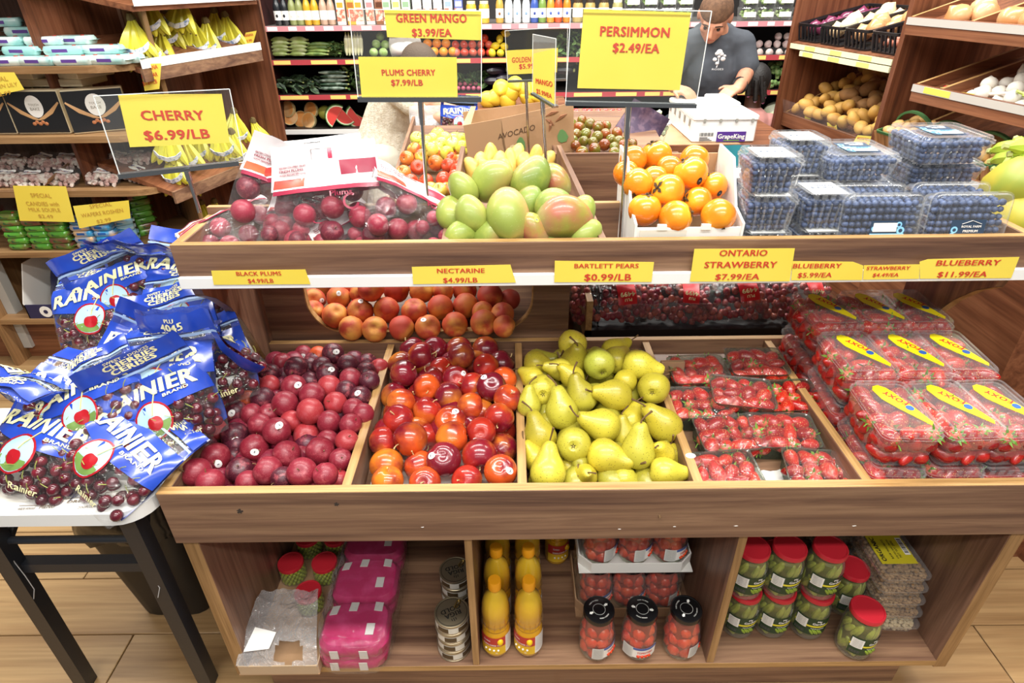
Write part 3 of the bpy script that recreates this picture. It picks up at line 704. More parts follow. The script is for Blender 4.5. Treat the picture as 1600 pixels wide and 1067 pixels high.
# ------------------------------------------------------------------ strawberry clamshells
def ribs(mb, w, d, h, n, inset, up=True):
    for s in (-1, 1):
        for k in range(n):
            x = (k - (n-1)/2) * w * .8 / n
            mb.add([(x - .002, s * (d/2 - inset * 1.0), .004), (x + .002, s * (d/2 - inset), .004), (x + .002, s * (d/2 + .0006), h - .004), (x - .002, s * (d/2 + .0006), h - .004)], [(0, 1, 2, 3)])
def clam(w, d, h, lid, nr):
    base = MB().loft([rrect(w * .80, d * .84, .012, 0), rrect(w * .84, d * .88, .014, .002), rrect(w * .955, d * .965, .016, h - .004), rrect(w, d, .017, h - .003), rrect(w, d, .017, h)], True)
    ld = MB().loft([rrect(w, d, .017, h + .0005), rrect(w, d, .017, h + .003), rrect(w * .95, d * .96, .015, h + .003), rrect(w * .93, d * .945, .015, h + lid - .002), rrect(w * .90, d * .925, .014, h + lid), rrect(w * .80, d * .86, .012, h + lid), rrect(w * .785, d * .85, .012, h + lid - .003)], False, True)
    tabs = MB()
    for k in range(5):
        x = (k - 2) * w * .16
        for s in (-1, 1): tabs.box(x - w * .05, x + w * .05, s * d * .475 - .001, s * d * .475 + .001, h + .004, h + lid - .002, 0, .0008)
    return base, ld, tabs
FXY = M('yellow_label', 'f4e21f', .4); FBL = M('blue_print', '2f5fae', .5); FRD = M('red_label_print', 'd23a2a', .5)
CW, CD, CHh, CL = .118, .172, .080, .017
b_, l_, t_ = clam(CW, CD, CHh, CL, 6); CLB = b_.mesh('base', CLEAR); CLL = l_.mesh('lid', CLEAR); CLT = t_.mesh('snap_tabs', CLEAR)
lb = MB(); lz = CHh + CL - .0026
lbp = [(-.026, .050), (-.020, .062), (-.008, .066), (.004, .058), (.012, .045), (.03, .0), (.046, -.05), (.040, -.06), (.0, -.010), (-.02, .02)]
LBM = lb.slab([(x, y, lz) for x, y in lbp], (0, 0, .0006)).mesh('label', FXY, False)
tx = MB(); tx.join(block([('FOXY', 1)], .05, .016, .05), Matrix.Translation((.006, .022, lz + .0009)) @ Matrix.Rotation(-.95, 4, 'Z') @ Matrix.Rotation(pi, 4, 'Z') @ Matrix.Translation((0, -.002, 0)))
TXM = tx.mesh('lettering', FRD, False)
dt = MB().lathe([(.008, lz + .0008), (.008, lz + .0012)], 14, c=(.022, -.008, 0)).mesh('emblem', FBL, False)
def mk():
    t = thing('strawberry_clamshell', 'x', 'clamshell'); part('base', CLB, t); part('lid', CLL, t); part('snap_tabs', CLT, t, stuff=True)
    l = part('label', LBM, t, label='yellow swoosh label on the lid'); part('lettering', TXM, l); part('emblem', dt, l); part('strawberries', SLOW, t, stuff=True); return t
_q = random.Random(77); _b = MB()
_s1 = surf(sh_straw, .0215, 10, 8)
for i in range(4):
    for j in range(6):
        for z in (.022, .052):
            if 0 < i < 3 and 0 < j < 5: continue
            e = rot_to((_q.uniform(-1, 1), _q.uniform(-1, 1), _q.uniform(-.4, .6))).to_4x4()
            _b.join(_s1, Matrix.Translation(((i - 1.5) * .0235 * (1 + z), (j - 2.5) * .0245 * (1 + z), z)) @ e)
STRP = M('strawberry_skin_packed', 'ae1f1a', .28, var=('921618', 25, .45, .6), speck=('e6b75a', 300, .10), coat=.3)
SLOW = _b.mesh('strawberries', STRP)
k_clam = Kind(mk)
cn = ['left', 'middle', 'right']; rn = ['front', 'middle', 'back']
for r_ in range(3):
    for c__ in range(3):
        for lay in range(2):
            yy = (.985, 1.155, 1.322)[r_]; x = (.775, .892, 1.0)[c__]; z = tfloor(yy - .08) + .004 + lay * .0985
            if c__ == 2: x = .992
            x = min(x, 1.048 - CW / 2) if c__ == 2 else x
            rz = q.uniform(-.05, .05) if lay == 0 else q.uniform(-.07, .05)
            p = V((x, yy, z)); where = f"{cn[c__]} column, {rn[r_]} row, {'top' if lay else 'bottom'} layer"
            k_clam(p, (.05, 0, rz), f'clear strawberry clamshell with yellow lid label, {where}', 'strawberry clamshells at the right of the tray')
            mt = Matrix.Translation(p) @ Euler((.05, 0, rz)).to_matrix().to_4x4(); g = f'strawberry in the {where} clamshell'
            if lay or (r_ == 0 and c__ < 2): berries(mt, 3, 4, .035, .040, .068, g, 'strawberries in the clamshells', 50 + r_ * 6 + c__ * 2 + lay, sizes=(1.1, 1.4))
# ------------------------------------------------------------------ mangoes on the upper shelf
MNG = M('mango_skin', '8fa24a', .45, var=('a4ad4c', 22, .48, .75), objcol=True, coat=.2, grad=(0, 'b98a5c', .012, .07, 14), speck=('cfd09a', 240, .05))
MNR = M('mango_blush_skin', 'b9745c', .34, var=('98963f', 18, .42, .66), objcol=True, coat=.2, grad=(2, '8fa060', -.01, -.06, 12), speck=('d8c0a0', 240, .05))
k_m0 = fruit_kind('mango', 'mango', sh_mango, .046, M('mango_half_blush_skin', '8f9a44', .42, var=('b9a850', 16, .48, .72), objcol=True, coat=.1, grad=(0, 'cf8a6c', -.03, .035, 10), speck=('d8d0a0', 240, .05)), nu=24, nv=16)
k_mg = fruit_kind('mango', 'mango', sh_mango, .044, MNG, nu=24, nv=16); k_mr = fruit_kind('mango', 'mango', sh_mango, .046, MNR, sticker=((.8, .3, .5), .17, .15), stickmat=M('yellow_sticker', 'e8d35a', .4))
ML = crop([(550,490,138,'g','big mango blushed pink over green'),(855,505,138,'r','big rosy mango with a yellow sticker'),(345,480,92,'g','green mango left of the big blushed one'),(455,290,114,'g','pale green mango on top left'),(675,278,112,'g','bright green mango on top right'),(300,340,88,'g','green mango at the far left of the heap top'),(810,290,92,'r','rosy mango behind the top right one'),(795,425,95,'g','yellow green mango behind the rosy stickered one'),(650,420,70,'g','green mango tucked in the middle'),(235,480,72,'g','yellow green mango at the left edge'),(285,600,85,'g','green mango front left by the plum bag tag'),(440,600,72,'g','green mango low in front'),(690,575,65,'r','red mango low between the two big ones'),(775,600,65,'g','dark green mango under the rosy one'),(970,600,70,'g','yellow green mango at the right divider'),(950,480,80,'g','green mango behind the right end of the rosy one')], 640, 200, .2812)
MC = {'g': ['7f9440', '88993f', '92a047', '768a36'], 'r': ['b0664e']}
S = settle([(i[0], i[1], i[2]) for i in ML], 1.165 - 1.2 * .42, .42, .046, .78, 1.12, lambda y: 1.066, .07, 60, .88, YS + .02)
for i, (p, r) in enumerate(S):
    d = RT * q.uniform(-.7, .7) + UP * q.uniform(.2, .8) + (CAM - p).normalized() * q.uniform(-.2, .5)
    if i == 0: d = RT * -.25 + UP * 1
    if i == 1: d = RT * 1 + UP * .25
    (k_m0 if i == 0 else k_mr if ML[i][3] == 'r' else k_mg)(p, rot_to(d, None, q.uniform(0, 6) if i > 1 else (.3 if i == 0 else 4.2)), ML[i][4], 'mangoes on the upper shelf', r / .046, C(q.choice(MC[ML[i][3]])))
ATM = M('ataulfo_skin', 'd9b85c', .4, var=('c9a044', 20, .45, .7))
k_at = fruit_kind('yellow_mango', 'mango', sh_ataulfo, .034, ATM, nu=16, nv=10)
for i, (x, y, r) in enumerate(crop([(445,150,45),(400,190,50),(490,190,40),(560,180,50),(640,180,48),(760,185,45),(350,225,40),(600,150,40),(700,160,40),(420,240,40),(520,225,40)], 640, 200, .2812)):
    p = PS(x, y + 4, 1.10 - 1.75 * .1, .1) if y > 250 else PY(x, y + 4, 1.9)
    p.z = max(p.z, 1.068 + .026)
    k_at(p, rot_to((q.uniform(-.3, .3), q.uniform(.2, .8), q.uniform(.2, 1)), None, q.uniform(0, 6)), f'small golden mango behind the green ones, {nth(i)} of the back pile', 'small golden mangoes at the back of the bay', .95)
# ------------------------------------------------------------------ persimmon box
pb = thing('persimmon_carton', 'open white cardboard carton with low front holding persimmons', 'box', (.365, 1.29, 1.067))
def pbx(n, pts, off, mat=CARTON): return part(n, MB().slab(pts, off), pb, mat, smooth=False)
pbx('front_wall', [(-.108, -.105, 0), (.108, -.105, 0), (.108, -.105, .090), (-.108, -.105, .090)], (0, .005, 0))
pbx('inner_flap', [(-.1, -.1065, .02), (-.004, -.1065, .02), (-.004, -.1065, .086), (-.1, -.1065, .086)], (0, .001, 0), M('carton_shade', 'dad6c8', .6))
for s in (-1, 1): pbx('side_wall', [(s * .11, -.11, 0), (s * .11, .12, 0), (s * .116, .12, .205), (s * .116, .02, .20), (s * .113, -.05, .115), (s * .112, -.11, .10)], (-s * .005, 0, 0))
pbx('back_wall', [(-.11, .118, 0), (.11, .118, 0), (.11, .118, .185), (-.11, .118, .185)], (0, .005, 0), KRAFT)
pbx('floor', [(-.11, -.105, .001), (.11, -.105, .001), (.11, .12, .001), (-.11, .12, .001)], (0, 0, .003)).name = 'carton_floor'
for x in (-.055, .035): pbx('tab', [(x - .01, -.108, .086), (x + .01, -.108, .086), (x + .009, -.108, .097), (x - .009, -.108, .097)], (0, .008, 0))
PRS = M('persimmon_skin', 'ee8a1e', .25, var=('e87a14', 12, .4, .7), objcol=True, coat=.3, grad=(2, 'f4b22e', .0, .035, 14))
cx = MB()
for k in range(4):
    t = pi/2*k; cx.add([(.003*math.cos(t-.7), .003*math.sin(t-.7), .0330), (.011*math.cos(t-.4), .011*math.sin(t-.4), .0337), (.017*math.cos(t), .017*math.sin(t), .0320), (.011*math.cos(t+.4), .011*math.sin(t+.4), .0337), (.003*math.cos(t+.7), .003*math.sin(t+.7), .0330)], [(0,1,2,3,4)])
cx.tube([(0,0,.032),(0,0,.037)], .003, 6)
CALX = cx.mesh('calyx', M('dry_calyx_brown', '5b4526', .8, var=('3d3220', 120, .4, .6)), False)
BST = M('black_sticker', '1d2026', .35)
k_ps = fruit_kind('persimmon', 'persimmon', sh_persim, .036, PRS, calyx=CALX, nu=24, nv=16); k_pss = fruit_kind('persimmon', 'persimmon', sh_persim, .036, PRS, calyx=CALX, sticker=((.6, .2, -.35), .24, .19), stickmat=BST, nu=24, nv=16)
QL = crop([(405,300,116,'top',0,-.3,.9,.45),(235,330,105,'left of the top one',0,.1,-1,.1),(265,505,112,'middle left',0,-.2,-1,.2),(500,395,80,'tucked behind the middle',0,0,1,-.3),(685,330,108,'back right',0,.2,.8,-.3),(660,430,128,'centre, black sticker showing',1,-.3,.5,.2),(490,560,126,'front centre with brown calyx facing left',0,-.75,.25,.7),(825,525,104,'right side, dark sticker low',1,-.3,.8,.3),(320,700,120,'front left with calyx on top',0,.15,.85,.4),(550,755,124,'front middle with calyx to the right',0,.8,.25,.35),(710,640,108,'front right of centre, calyx left',0,-.9,.2,.3),(865,745,126,'front right corner',0,.2,-1,.2),(390,470,70,'deep in the middle',0,0,1,0),(180,430,60,'at the left carton wall',0,0,1,0)], 940, 180, .21086)
S = settle([(i[0], i[1], i[2]) for i in QL], 1.165 - 1.22 * .55, .55, .034, .85, 1.06, lambda y: 1.07, .06, 60, .9)
for i, (p, r) in enumerate(S):
    it = QL[i]; d = RT * it[5] + UP * it[6] + (CAM - p).normalized() * it[7]
    if it[4]: ro = rot_to(d, (CAM - p).normalized() + RT * .35 - UP * .15, -.3)
    else: ro = rot_to(d, None, q.uniform(0, 6))
    (k_pss if it[4] else k_ps)(p, ro, f'orange persimmon in the white carton, {it[3]}', 'persimmons in the white carton', r / .036, C(q.choice(['ee8a1e', 'ec7f1a', 'f09422'])))
# ------------------------------------------------------------------ blueberry clamshells
BLU = M('blueberry_skin', '2b3854', .5, var=('50628a', 70, .4, .66))
def bluefill(w, d, h, r, seed, layers=None):
    q = random.Random(seed); mb = MB(); z = r; k = 0
    while z < h - r * .6:
        f = .82 + .13 * z / h; x = -w * f / 2 + r
        while x <= w * f / 2 - r + 1e-6:
            y = -d * f / 2 + r
            while y <= d * f / 2 - r + 1e-6:
                if (abs(x) > w * f / 2 - 2.4 * r or abs(y) > d * f / 2 - 2.4 * r or z > h - 2.6 * r):
                    mb.ball((x + q.uniform(-1, 1) * r * .2, y + q.uniform(-1, 1) * r * .2, z + q.uniform(-1, 1) * r * .15), r * q.uniform(.92, 1.1), 8, 6)
                y += r * 2.0
            x += r * 2.0
        z += r * 1.75; k += 1
    return mb
def blueclam(name, w, d, h, lid, seed, lab):
    b_, l_, t_ = clam(w, d, h, lid, 6)
    for s in (-1, 1):
        for k in range(5):
            x = (k - 2) * w * .155
            b_.tube([(x * .9, s * d * .43, .004), (x, s * d * .484, h - .006)], .0022, 5)
            b_.tube([(s * w * .415, (k - 2) * d * .14, .004), (s * w * .478, (k - 2) * d * .155, h - .006)], .0022, 5)
    bm_, lm_, tm_ = b_.mesh('base', CLEAR), l_.mesh('lid', CLEAR), t_.mesh('snap_tabs', CLEAR); fm = bluefill(w * .97, d * .97, h, .0068, seed).mesh('blueberries', BLU)
    lz = h + lid - .0026; pm_ = MB().slab([(x * w * .33, y * d * .36, lz) for x, y in ((-1, -1), (1, -1), (1, 1), (-1, 1))], (0, 0, .0005)).mesh('label', PAPER, False)
    pr = block([('BLUEBERRIES', 1.1), ('BLEUETS', .8), ('PRODUCT OF CANADA', .5)], w * .5, d * .3, .02)
    pr.xf(Matrix.Translation((0, d * .05, lz + .0008))); prm = pr.mesh('lettering', M('blue_grey_ink', '5c6c86', .6), False)
    def mk():
        t = thing(name, 'x', 'clamshell'); part('base', bm_, t); part('lid', lm_, t); part('snap_tabs', tm_, t, stuff=True); part('blueberries', fm, t, stuff=True)
        if lab: part('lettering', prm, part('label', pm_, t, label='white paper label on the lid'))
        return t
    return Kind(mk)
k_bs = blueclam('blueberry_clamshell', .108, .108, .062, .014, 1, True)
BZ = 1.0665
for (x, y, lay, nm) in ((.535, 1.235, 0, 'bottom of the left front stack'), (.533, 1.24, 1, 'middle of the left front stack'), (.528, 1.245, 2, 'top of the left front stack'), (.655, 1.24, 0, 'bottom of the right front stack'), (.653, 1.25, 1, 'top of the right front stack'), (.535, 1.365, 0, 'bottom of the left back stack'), (.53, 1.37, 1, 'top of the left back stack'), (.655, 1.375, 0, 'bottom of the right back stack'), (.65, 1.38, 1, 'middle of the right back stack'), (.645, 1.385, 2, 'top of the right back stack')):
    k_bs((x, y, BZ + lay * .0768), (0, 0, q.uniform(-.06, .06)), f'small clear clamshell of blueberries, {nm}', 'small blueberry clamshells on the upper shelf')
k_bl = blueclam('large_blueberry_clamshell', .166, .146, .048, .012, 2, False)
LBLUE = M('label_slate_blue', '33475e', .45); LSKY = M('label_sky_blue', '8ecdf0', .45)
def big_label(t, dz, dx, dy, rz, flip):
    """printed label on the lid: slate panels with a sky-blue stripe, berry drawings and lettering"""
    M4 = Matrix.Translation((dx, dy, dz)) @ Matrix.Rotation(rz, 4, 'Z')
    L = part('label', MB().slab([(-.035, -.038, 0), (.035, -.038, 0), (.035, .038, 0), (-.035, .038, 0)], (0, 0, .0005)).xf(M4), t, LBLUE, smooth=False, label='slate blue printed label')
    up = Matrix.Translation((0, 0, .0007)); mb = MB().slab([(-.035, -.012, 0), (.035, -.012, 0), (.035, .004, 0), (-.035, .004, 0)], (0, 0, .0003))
    for a, b, r in ((-.027, .018, .007), (-.030, .006, .006), (-.027, -.018, .008), (-.022, -.030, .006), (.028, -.022, .005)): mb.lathe([(r, .0001), (r, .0005)], 14, c=(a, b, 0))
    part('stripe_print', mb.xf(M4 @ up), L, LSKY, smooth=False)
    p2 = MB()
    for a, b, r in ((-.027, .018, .0035), (-.030, .006, .003), (-.027, -.018, .004), (-.022, -.030, .003)): p2.lathe([(r, .0006), (r, .0009)], 10, c=(a, b, 0))
    tt = block([('BLUEBERRIES', 1), ('BLEUETS', .8)], .045, .012, .03); p2.join(tt, Matrix.Translation((.008, -.004, .0012)))
    part('lettering', p2.xf(M4 @ up), L, LBLUE, smooth=False)
    p3 = MB(); p3.join(block([('ROYAL FARM', 1), ('PREMIUM', .6)], .04, .016, .03), Matrix.Translation((.006, .021, .001)))
    p3.tube([(-.014, .030, .001), (.006, .037, .001), (.026, .030, .001)], .0006, 4); p3.box(-.018, .03, -.034, -.016, .0006, .0008)
    part('emblem', p3.xf(M4 @ up), L, PAPER, smooth=False)
LY = [(.757, 1.205, 1.0665 + .076, 'standing on edge in front', 1, 0), (.935, 1.205, 1.0665 + .076, 'standing on edge at the right front', 1, 1), (.757, 1.275, 1.0665 + .076, 'standing on edge behind the front one', 1, 2), (.935, 1.275, 1.0665 + .076, 'standing on edge behind the right front one', 1, 2), (.755, 1.37, 1.213, 'lying flat behind the standing ones', 0, 0), (.965, 1.40, 1.185, 'lying flat under the topmost one', 0, 2), (.945, 1.375, 1.2465, 'lying flat topmost at the right', 0, 1), (.76, 1.42, 1.15, 'lying flat low at the back', 0, 2), (.95, 1.425, 1.128, 'lying flat low at the back right', 0, 2), (.76, 1.42, 1.088, 'lying at the back on the shelf', 0, 2), (.95, 1.42, 1.068, 'lying at the back right on the shelf', 0, 2)]
for x, y, z, nm, stand, lab in LY:
    rt = (1.42, 0, 0) if stand else (0.02, 0, q.uniform(-.04, .04))
    o = k_bl((x, y + (.03 if stand else 0), z), rt, f'large clear clamshell of blueberries {nm}', 'large blueberry clamshells on the upper shelf')
    if lab < 2: big_label(o, .048 + .012 - .0022, -.002 if lab else .012, -.02 if stand else 0, pi if (stand and not lab) else 0, 0)
# ------------------------------------------------------------------ printed bags
def bagfn(w, h, T, seed, slump=.0, flop=0.):
    """pillow-shaped bag: local x across, z up, front towards -y; returns surface(u,v,side,lift)"""
    def f(u, v, side, lift=0.):
        body = max(0, math.sin(pi * min(v / .70, 1) ** .75)) ** .8 if v < .70 else 0
        nk = .07 + .93 * body
        e = max(0, 1 - abs(u) ** 2.6) ** .6
        wv = (1 - .10 * max(0, (v - .45)) * 1.4) * (1 - .10 * (1 - v) ** 6)
        x = w/2 * u * wv; z = h * v - slump * h * body * .15
        n1 = noise.noise(V((u * 2.3 + seed * 3, v * 3.1, side * .4))); n2 = noise.noise(V((u * 6 + seed, v * 7, side * 2.))); n3 = noise.noise(V((u * 2.0, v * 1.6, seed * 2.)))
        y = side * (T/2 * nk * e + .002) + (n2 * .004 + side * n1 * .006 * (.4 + body)) * (.3 + .7 * e) + n3 * .016 * (.2 + v)
        y += flop * max(0, v - .62) ** 1.6 * h * 2.2
        z -= abs(flop) * max(0, v - .62) ** 2 * h * .8
        return V((x + n3 * .006, y + side * lift, z))
    return f
def sheet(fn, side, u0, u1, v0, v1, nu, nv, lift, vtop=None, vbot=None):
    def g(a, b):
        u = u0 + (u1 - u0) * a; hi = v1 if vtop is None else vtop(u); lo = v0 if vbot is None else vbot(u)
        return fn(u, lo + (hi - lo) * b, side, lift)
    return MB().grid(g, nu, nv)
def wrap_text(mb, fn, s, u0, u1, v0, cap, side, lift, arch=0, bold=.03, skew=0, flip=False):
    v, f = text_mb(s, bold); a = min(p[0] for p in v); b = max(p[0] for p in v); P = []
    for p in v:
        t = (p[0] - a) / (b - a); k = p[1] / CAPH
        if flip: t = 1 - t; k = 1 - k
        u = u0 + (u1 - u0) * t
        P.append(fn(u, v0 + cap * k + arch * (1 - (2*t - 1) ** 2) + skew * t, side, lift + .0014 + p[2] * .03))
    return mb.add(P, f)
BLUEP = M('royal_blue_film_print', '1f3fa8', .25, coat=.4, var=('2a4fbe', 10, .4, .7)); CREAM = M('cream_print', 'f1ebb4', .45); GOLD = M('pale_gold_print', 'd9d089', .45)
SKYP = M('sky_print', 'a9c9d8', .4); CHR = M('printed_cherry_red', 'a3121e', .3); GRP = M('printed_green', '6f8f45', .5)
CHERRY = M('cherry_skin', '4a0e1c', .14, var=('741a2a', 40, .45, .7), coat=.5); CSTEM = M('cherry_stem', '9aa04e', .6)
def cherries(fn, h, T, seed, n=46, r=.0118, vmax=.58):
    q = random.Random(seed); mb = MB(); P = []
    for _ in range(900):
        if len(P) >= n: break
        u, v = q.uniform(-.9, .9), q.uniform(.04, vmax); a = fn(u, v, -1); b = fn(u, v, 1); th = (b - a).length
        if th < 2 * r * .8: continue
        s = q.choice((.0, .0, .0, 1.)) if th > 4 * r else .5
        p = a + (b - a) * ((r * .95 + s * (th - 2 * r * .95)) / th)
        if all((p - o).length > r * 1.75 for o in P): P.append(p); mb.ball(p, r * q.uniform(.93, 1.06), 10, 7)
    st = MB()
    for p in [p for p in P if p.z < h * .42][::2]:
        d = V((q.uniform(-1, 1), -.25, q.uniform(-.2, 1))).normalized(); o = p + V((0, -r * .7, 0))
        st.tube([o, o + d * .011 + V((0, -.003, 0)), o + d * .021], .0009, 4)
    return mb, st
def cherry_bag(seed, flop):
    w, h, T = .225, .235, .075; fn = bagfn(w, h, T, seed, 0, flop)
    fm = MB(); [fm.join(sheet(fn, s, -1, 1, 0, 1, 18, 20, 0)) for s in (-1, 1)]
    film_ = fm.mesh('bag_film', WRAP)
    arch = lambda u: .52 + .06 * (1 - u * u)
    blue = MB(); blue.join(sheet(fn, -1, -1, 1, .5, .70, 18, 6, .0012, lambda u: .735, lambda u: .47 - .06 * (u + 1) * .5 - .05 * math.sin(pi * (u + 1) / 2)))
    for s in (-1, 1): blue.join(sheet(fn, s, -1, 1, .84, 1, 18, 4, .0012))
    blue.join(sheet(fn, 1, -1, -.82, .1, .84, 2, 14, .0012)); blue.join(sheet(fn, 1, .82, 1, .1, .84, 2, 14, .0012))
    bm_ = blue.mesh('printed_band', BLUEP)
    zip_ = MB()
    for s in (-1, 1): zip_.join(sheet(fn, s, -1, 1, .80, .82, 18, 1, .0018))
    zm = zip_.mesh('zip_seal', M('pale_blue_zip', '9db8dc', .3))
    t = MB(); wrap_text(t, fn, 'RAINIER', -.86, .86, .50, .135, -1, .0022, .035, .05); wrap_text(t, fn, 'BRAND', .25, .7, .475, .028, -1, .0022, 0, .02)
    wrap_text(t, fn, 'SWEET - DOUCES', -.42, .42, .955, .022, -1, .0022, 0, .03); wrap_text(t, fn, 'CHERRIES', -.5, .5, .905, .042, -1, .0022, 0, .06); wrap_text(t, fn, 'CERISES', -.42, .42, .855, .042, -1, .0022, 0, .06)
    wrap_text(t, fn, '4045', .28, -.28, .865, .06, 1, .0022, 0, .06); wrap_text(t, fn, 'PLU', .12, -.12, .94, .03, 1, .0022, 0, .05)
    wrap_text(t, fn, 'Rainier', .1, .62, .06, .05, -1, .0022, .0, .03)
    tm = t.mesh('lettering', CREAM, False)
    ov = MB(); n = 22
    def oval(k, lift, cu=-.05, cv=.32): return [fn(cu + .34 * k * math.cos(2*pi*j/n), cv + .17 * k * math.sin(2*pi*j/n), -1, lift) for j in range(n)]
    ov.loft([oval(1, .0018), oval(.9, .0018)]); rim = ov.mesh('medallion_rim', CHR)
    sk = MB().loft([oval(.9, .0016), oval(.45, .0016), oval(.02, .0016)]).mesh('medallion', SKYP)
    gr = MB().join(sheet(fn, -1, -.33, .23, .17, .24, 10, 3, .002, lambda u: .285, lambda u: .32 - .145 * math.sqrt(max(0, 1 - ((u + .05) / .31) ** 2)))).mesh('medallion_field', GRP)
    cm = MB().loft([[fn(-.03 + .14 * k * math.cos(2*pi*j/n), .29 + .068 * k * math.sin(2*pi*j/n) - .012 * math.exp(-((j - n/4) / 1.5) ** 2) * k, -1, .0026) for j in range(n)] for k in (1, .5, .02)]).mesh('printed_cherry', CHR)
    stp = MB().tube([fn(-.02, .36, -1, .003), fn(.02, .42, -1, .003), fn(.1, .52, -1, .003), fn(.16, .60, -1, .003)], .0013, 4).mesh('printed_stem', GOLD)
    cb, cs = cherries(fn, h, T, seed, 88, .0118, .62)
    cbm, csm = cb.mesh('cherries', CHERRY), cs.mesh('cherry_stems', CSTEM)
    def mk():
        t = thing('cherry_bag', 'x', 'bag'); part('bag_film', film_, t); b = part('printed_band', bm_, t, label='royal blue printed band and header')
        part('lettering', tm, b, label='cream lettering'); part('zip_seal', zm, t); md = part('medallion', sk, t, label='oval picture of a cherry')
        part('medallion_rim', rim, md); part('medallion_field', gr, md); part('printed_cherry', cm, md); part('printed_stem', stp, md)
        part('cherries', cbm, t, stuff=True); part('cherry_stems', csm, t, stuff=True); return t
    return Kind(mk)
def bag_rot(tilt, roll, yaw=0):
    """tilt: lean of the bag's height above the table; roll: turn in its own plane; yaw about the vertical"""
    z = V((0, math.cos(tilt), math.sin(tilt))); x = V((1, 0, 0)); y = z.cross(x)
    return Matrix.Rotation(yaw, 3, 'Z') @ Matrix((x, y, z)).transposed() @ Matrix.Rotation(roll, 3, 'Y')
KB = [cherry_bag(1, .0), cherry_bag(2, .5), cherry_bag(3, -.45), cherry_bag(4, .25)]
R90 = math.radians
# (picture foot of the bag, height of foot, lean, roll, yaw, shape, label)
CB = [((85, 712), .775, 46, 26, 15, 1, 'cherry bag behind the front left one, header folded over'), ((172, 700), .79, 44, -26, 5, 3, 'cherry bag squeezed between the front right and the sideways bag'), ((283, 706), .765, 50, -20, 12, 2, 'cherry bag slumped against the rim of the plum bin'),
      ((238, 722), .755, 42, -18, 0, 0, 'cherry bag at the front right with its cherry medallion facing up'),
      ((118, 775), .755, 34, 38, 0, 3, 'cherry bag at the front edge of the table, its clear side up'),
      ((20, 775), .755, 36, 14, -5, 0, 'cherry bag at the front left, cut by the picture edge'),
      ((112, 640), .765, 62, -8, 165, 1, 'cherry bag standing at the left with its plain back and code header showing'),
      ((192, 640), .78, 50, 40, 30, 2, 'crumpled cherry bag turned sideways in the middle of the heap'),
      ((255, 660), .80, 50, -6, 0, 1, 'cherry bag behind the front right one with folded header'),
      ((335, 640), .775, 44, -12, 15, 3, 'cherry bag at the right beside the plum bin'),
      ((275, 600), .82, 45, -14, 0, 0, 'cherry bag lying on top in the middle of the heap'),
      ((370, 575), .80, 52, 12, 170, 2, 'cherry bag upside up beside the stand bracket with its back showing'),
      ((300, 545), .83, 48, -10, 0, 3, 'cherry bag behind the top one, header upright'),
      ((165, 545), .80, 55, -8, 5, 1, 'cherry bag at the left rear with folded over header'),
      ((215, 510), .84, 50, -22, 10, 2, 'cherry bag at the rear left of the heap'),
      ((280, 500), .85, 55, 8, 0, 0, 'cherry bag at the rear of the heap below the topmost header'),
      ((262, 470), .84, 72, 0, 175, 3, 'cherry bag at the very back with code header uppermost'),
      ((352, 500), .78, 60, 5, 10, 0, 'cherry bag tucked in the back corner behind the bracket')]
for (x, y), z, ti, ro, ya, kd, lb_ in CB:
    KB[kd](PZ(x, y, z), bag_rot(R90(ti), R90(ro), R90(ya)), lb_, 'bags of cherries heaped on the folding table')
# ------------------------------------------------------------------ folding table
tb = thing('folding_table', 'white plastic folding table with black steel legs', 'table', (-1.2, 1.3, 0))
T0 = Matrix.Translation((1.2, -1.3, 0))
tx0, tx1, ty0, ty1, tz = -1.15, -.700, .818, 1.78, .745
part('tabletop', MB().loft([rrect(tx1 - tx0 - .03, ty1 - ty0 - .03, .05, tz - .042, (tx0 + tx1)/2, (ty0 + ty1)/2, 6), rrect(tx1 - tx0, ty1 - ty0, .065, tz - .036, (tx0 + tx1)/2, (ty0 + ty1)/2, 6), rrect(tx1 - tx0, ty1 - ty0, .065, tz - .006, (tx0 + tx1)/2, (ty0 + ty1)/2, 6), rrect(tx1 - tx0 - .014, ty1 - ty0 - .014, .06, tz, (tx0 + tx1)/2, (ty0 + ty1)/2, 6)], True, True).xf(T0), tb, WHITE)
def legs(px):
    q_ = []
    for yt, yb in ((.9, .925),):
        pass
def sq(a, b, w): return MB().tube([a, b], w * .707, 4)
for (xt, xb) in ((-.765, -.815), (-1.06, -1.14)):
    part('leg', sq((xt, .865, .705), (xb, .925, 0), .034).xf(T0), tb, STEEL, smooth=False)
for (xt, xb) in ((-.765, -.80), (-1.06, -1.12)):
    part('leg', sq((xt, 1.70, .705), (xb, 1.68, 0), .034).xf(T0), tb, STEEL, smooth=False)
part('crossbar', MB().tube([(-1.08, .882, .60), (-.775, .882, .60)], .0085, 10).xf(T0), tb, STEEL)
part('crossbar', sq((-1.095, .893, .512), (-.785, .893, .512), .026).xf(T0), tb, STEEL, smooth=False)
part('brace', MB().tube([(-1.075, .878, .575), (-1.045, 1.0, .70)], .011, 8).xf(T0), tb, STEEL)
part('brace', MB().tube([(-.78, .878, .575), (-.80, 1.0, .70)], .011, 8).xf(T0), tb, STEEL)
for x in (-1.065, -.79): part('wire_tie', MB().tube([(x, .872, .60), (x + .004, .87, .55), (x + .006, .872, .50), (x + .012, .868, .46), (x, .866, .43)], .0009, 4).xf(T0), tb, M('thin_wire', 'c9c9c9', .4), label='thin white tie hanging from the bar')
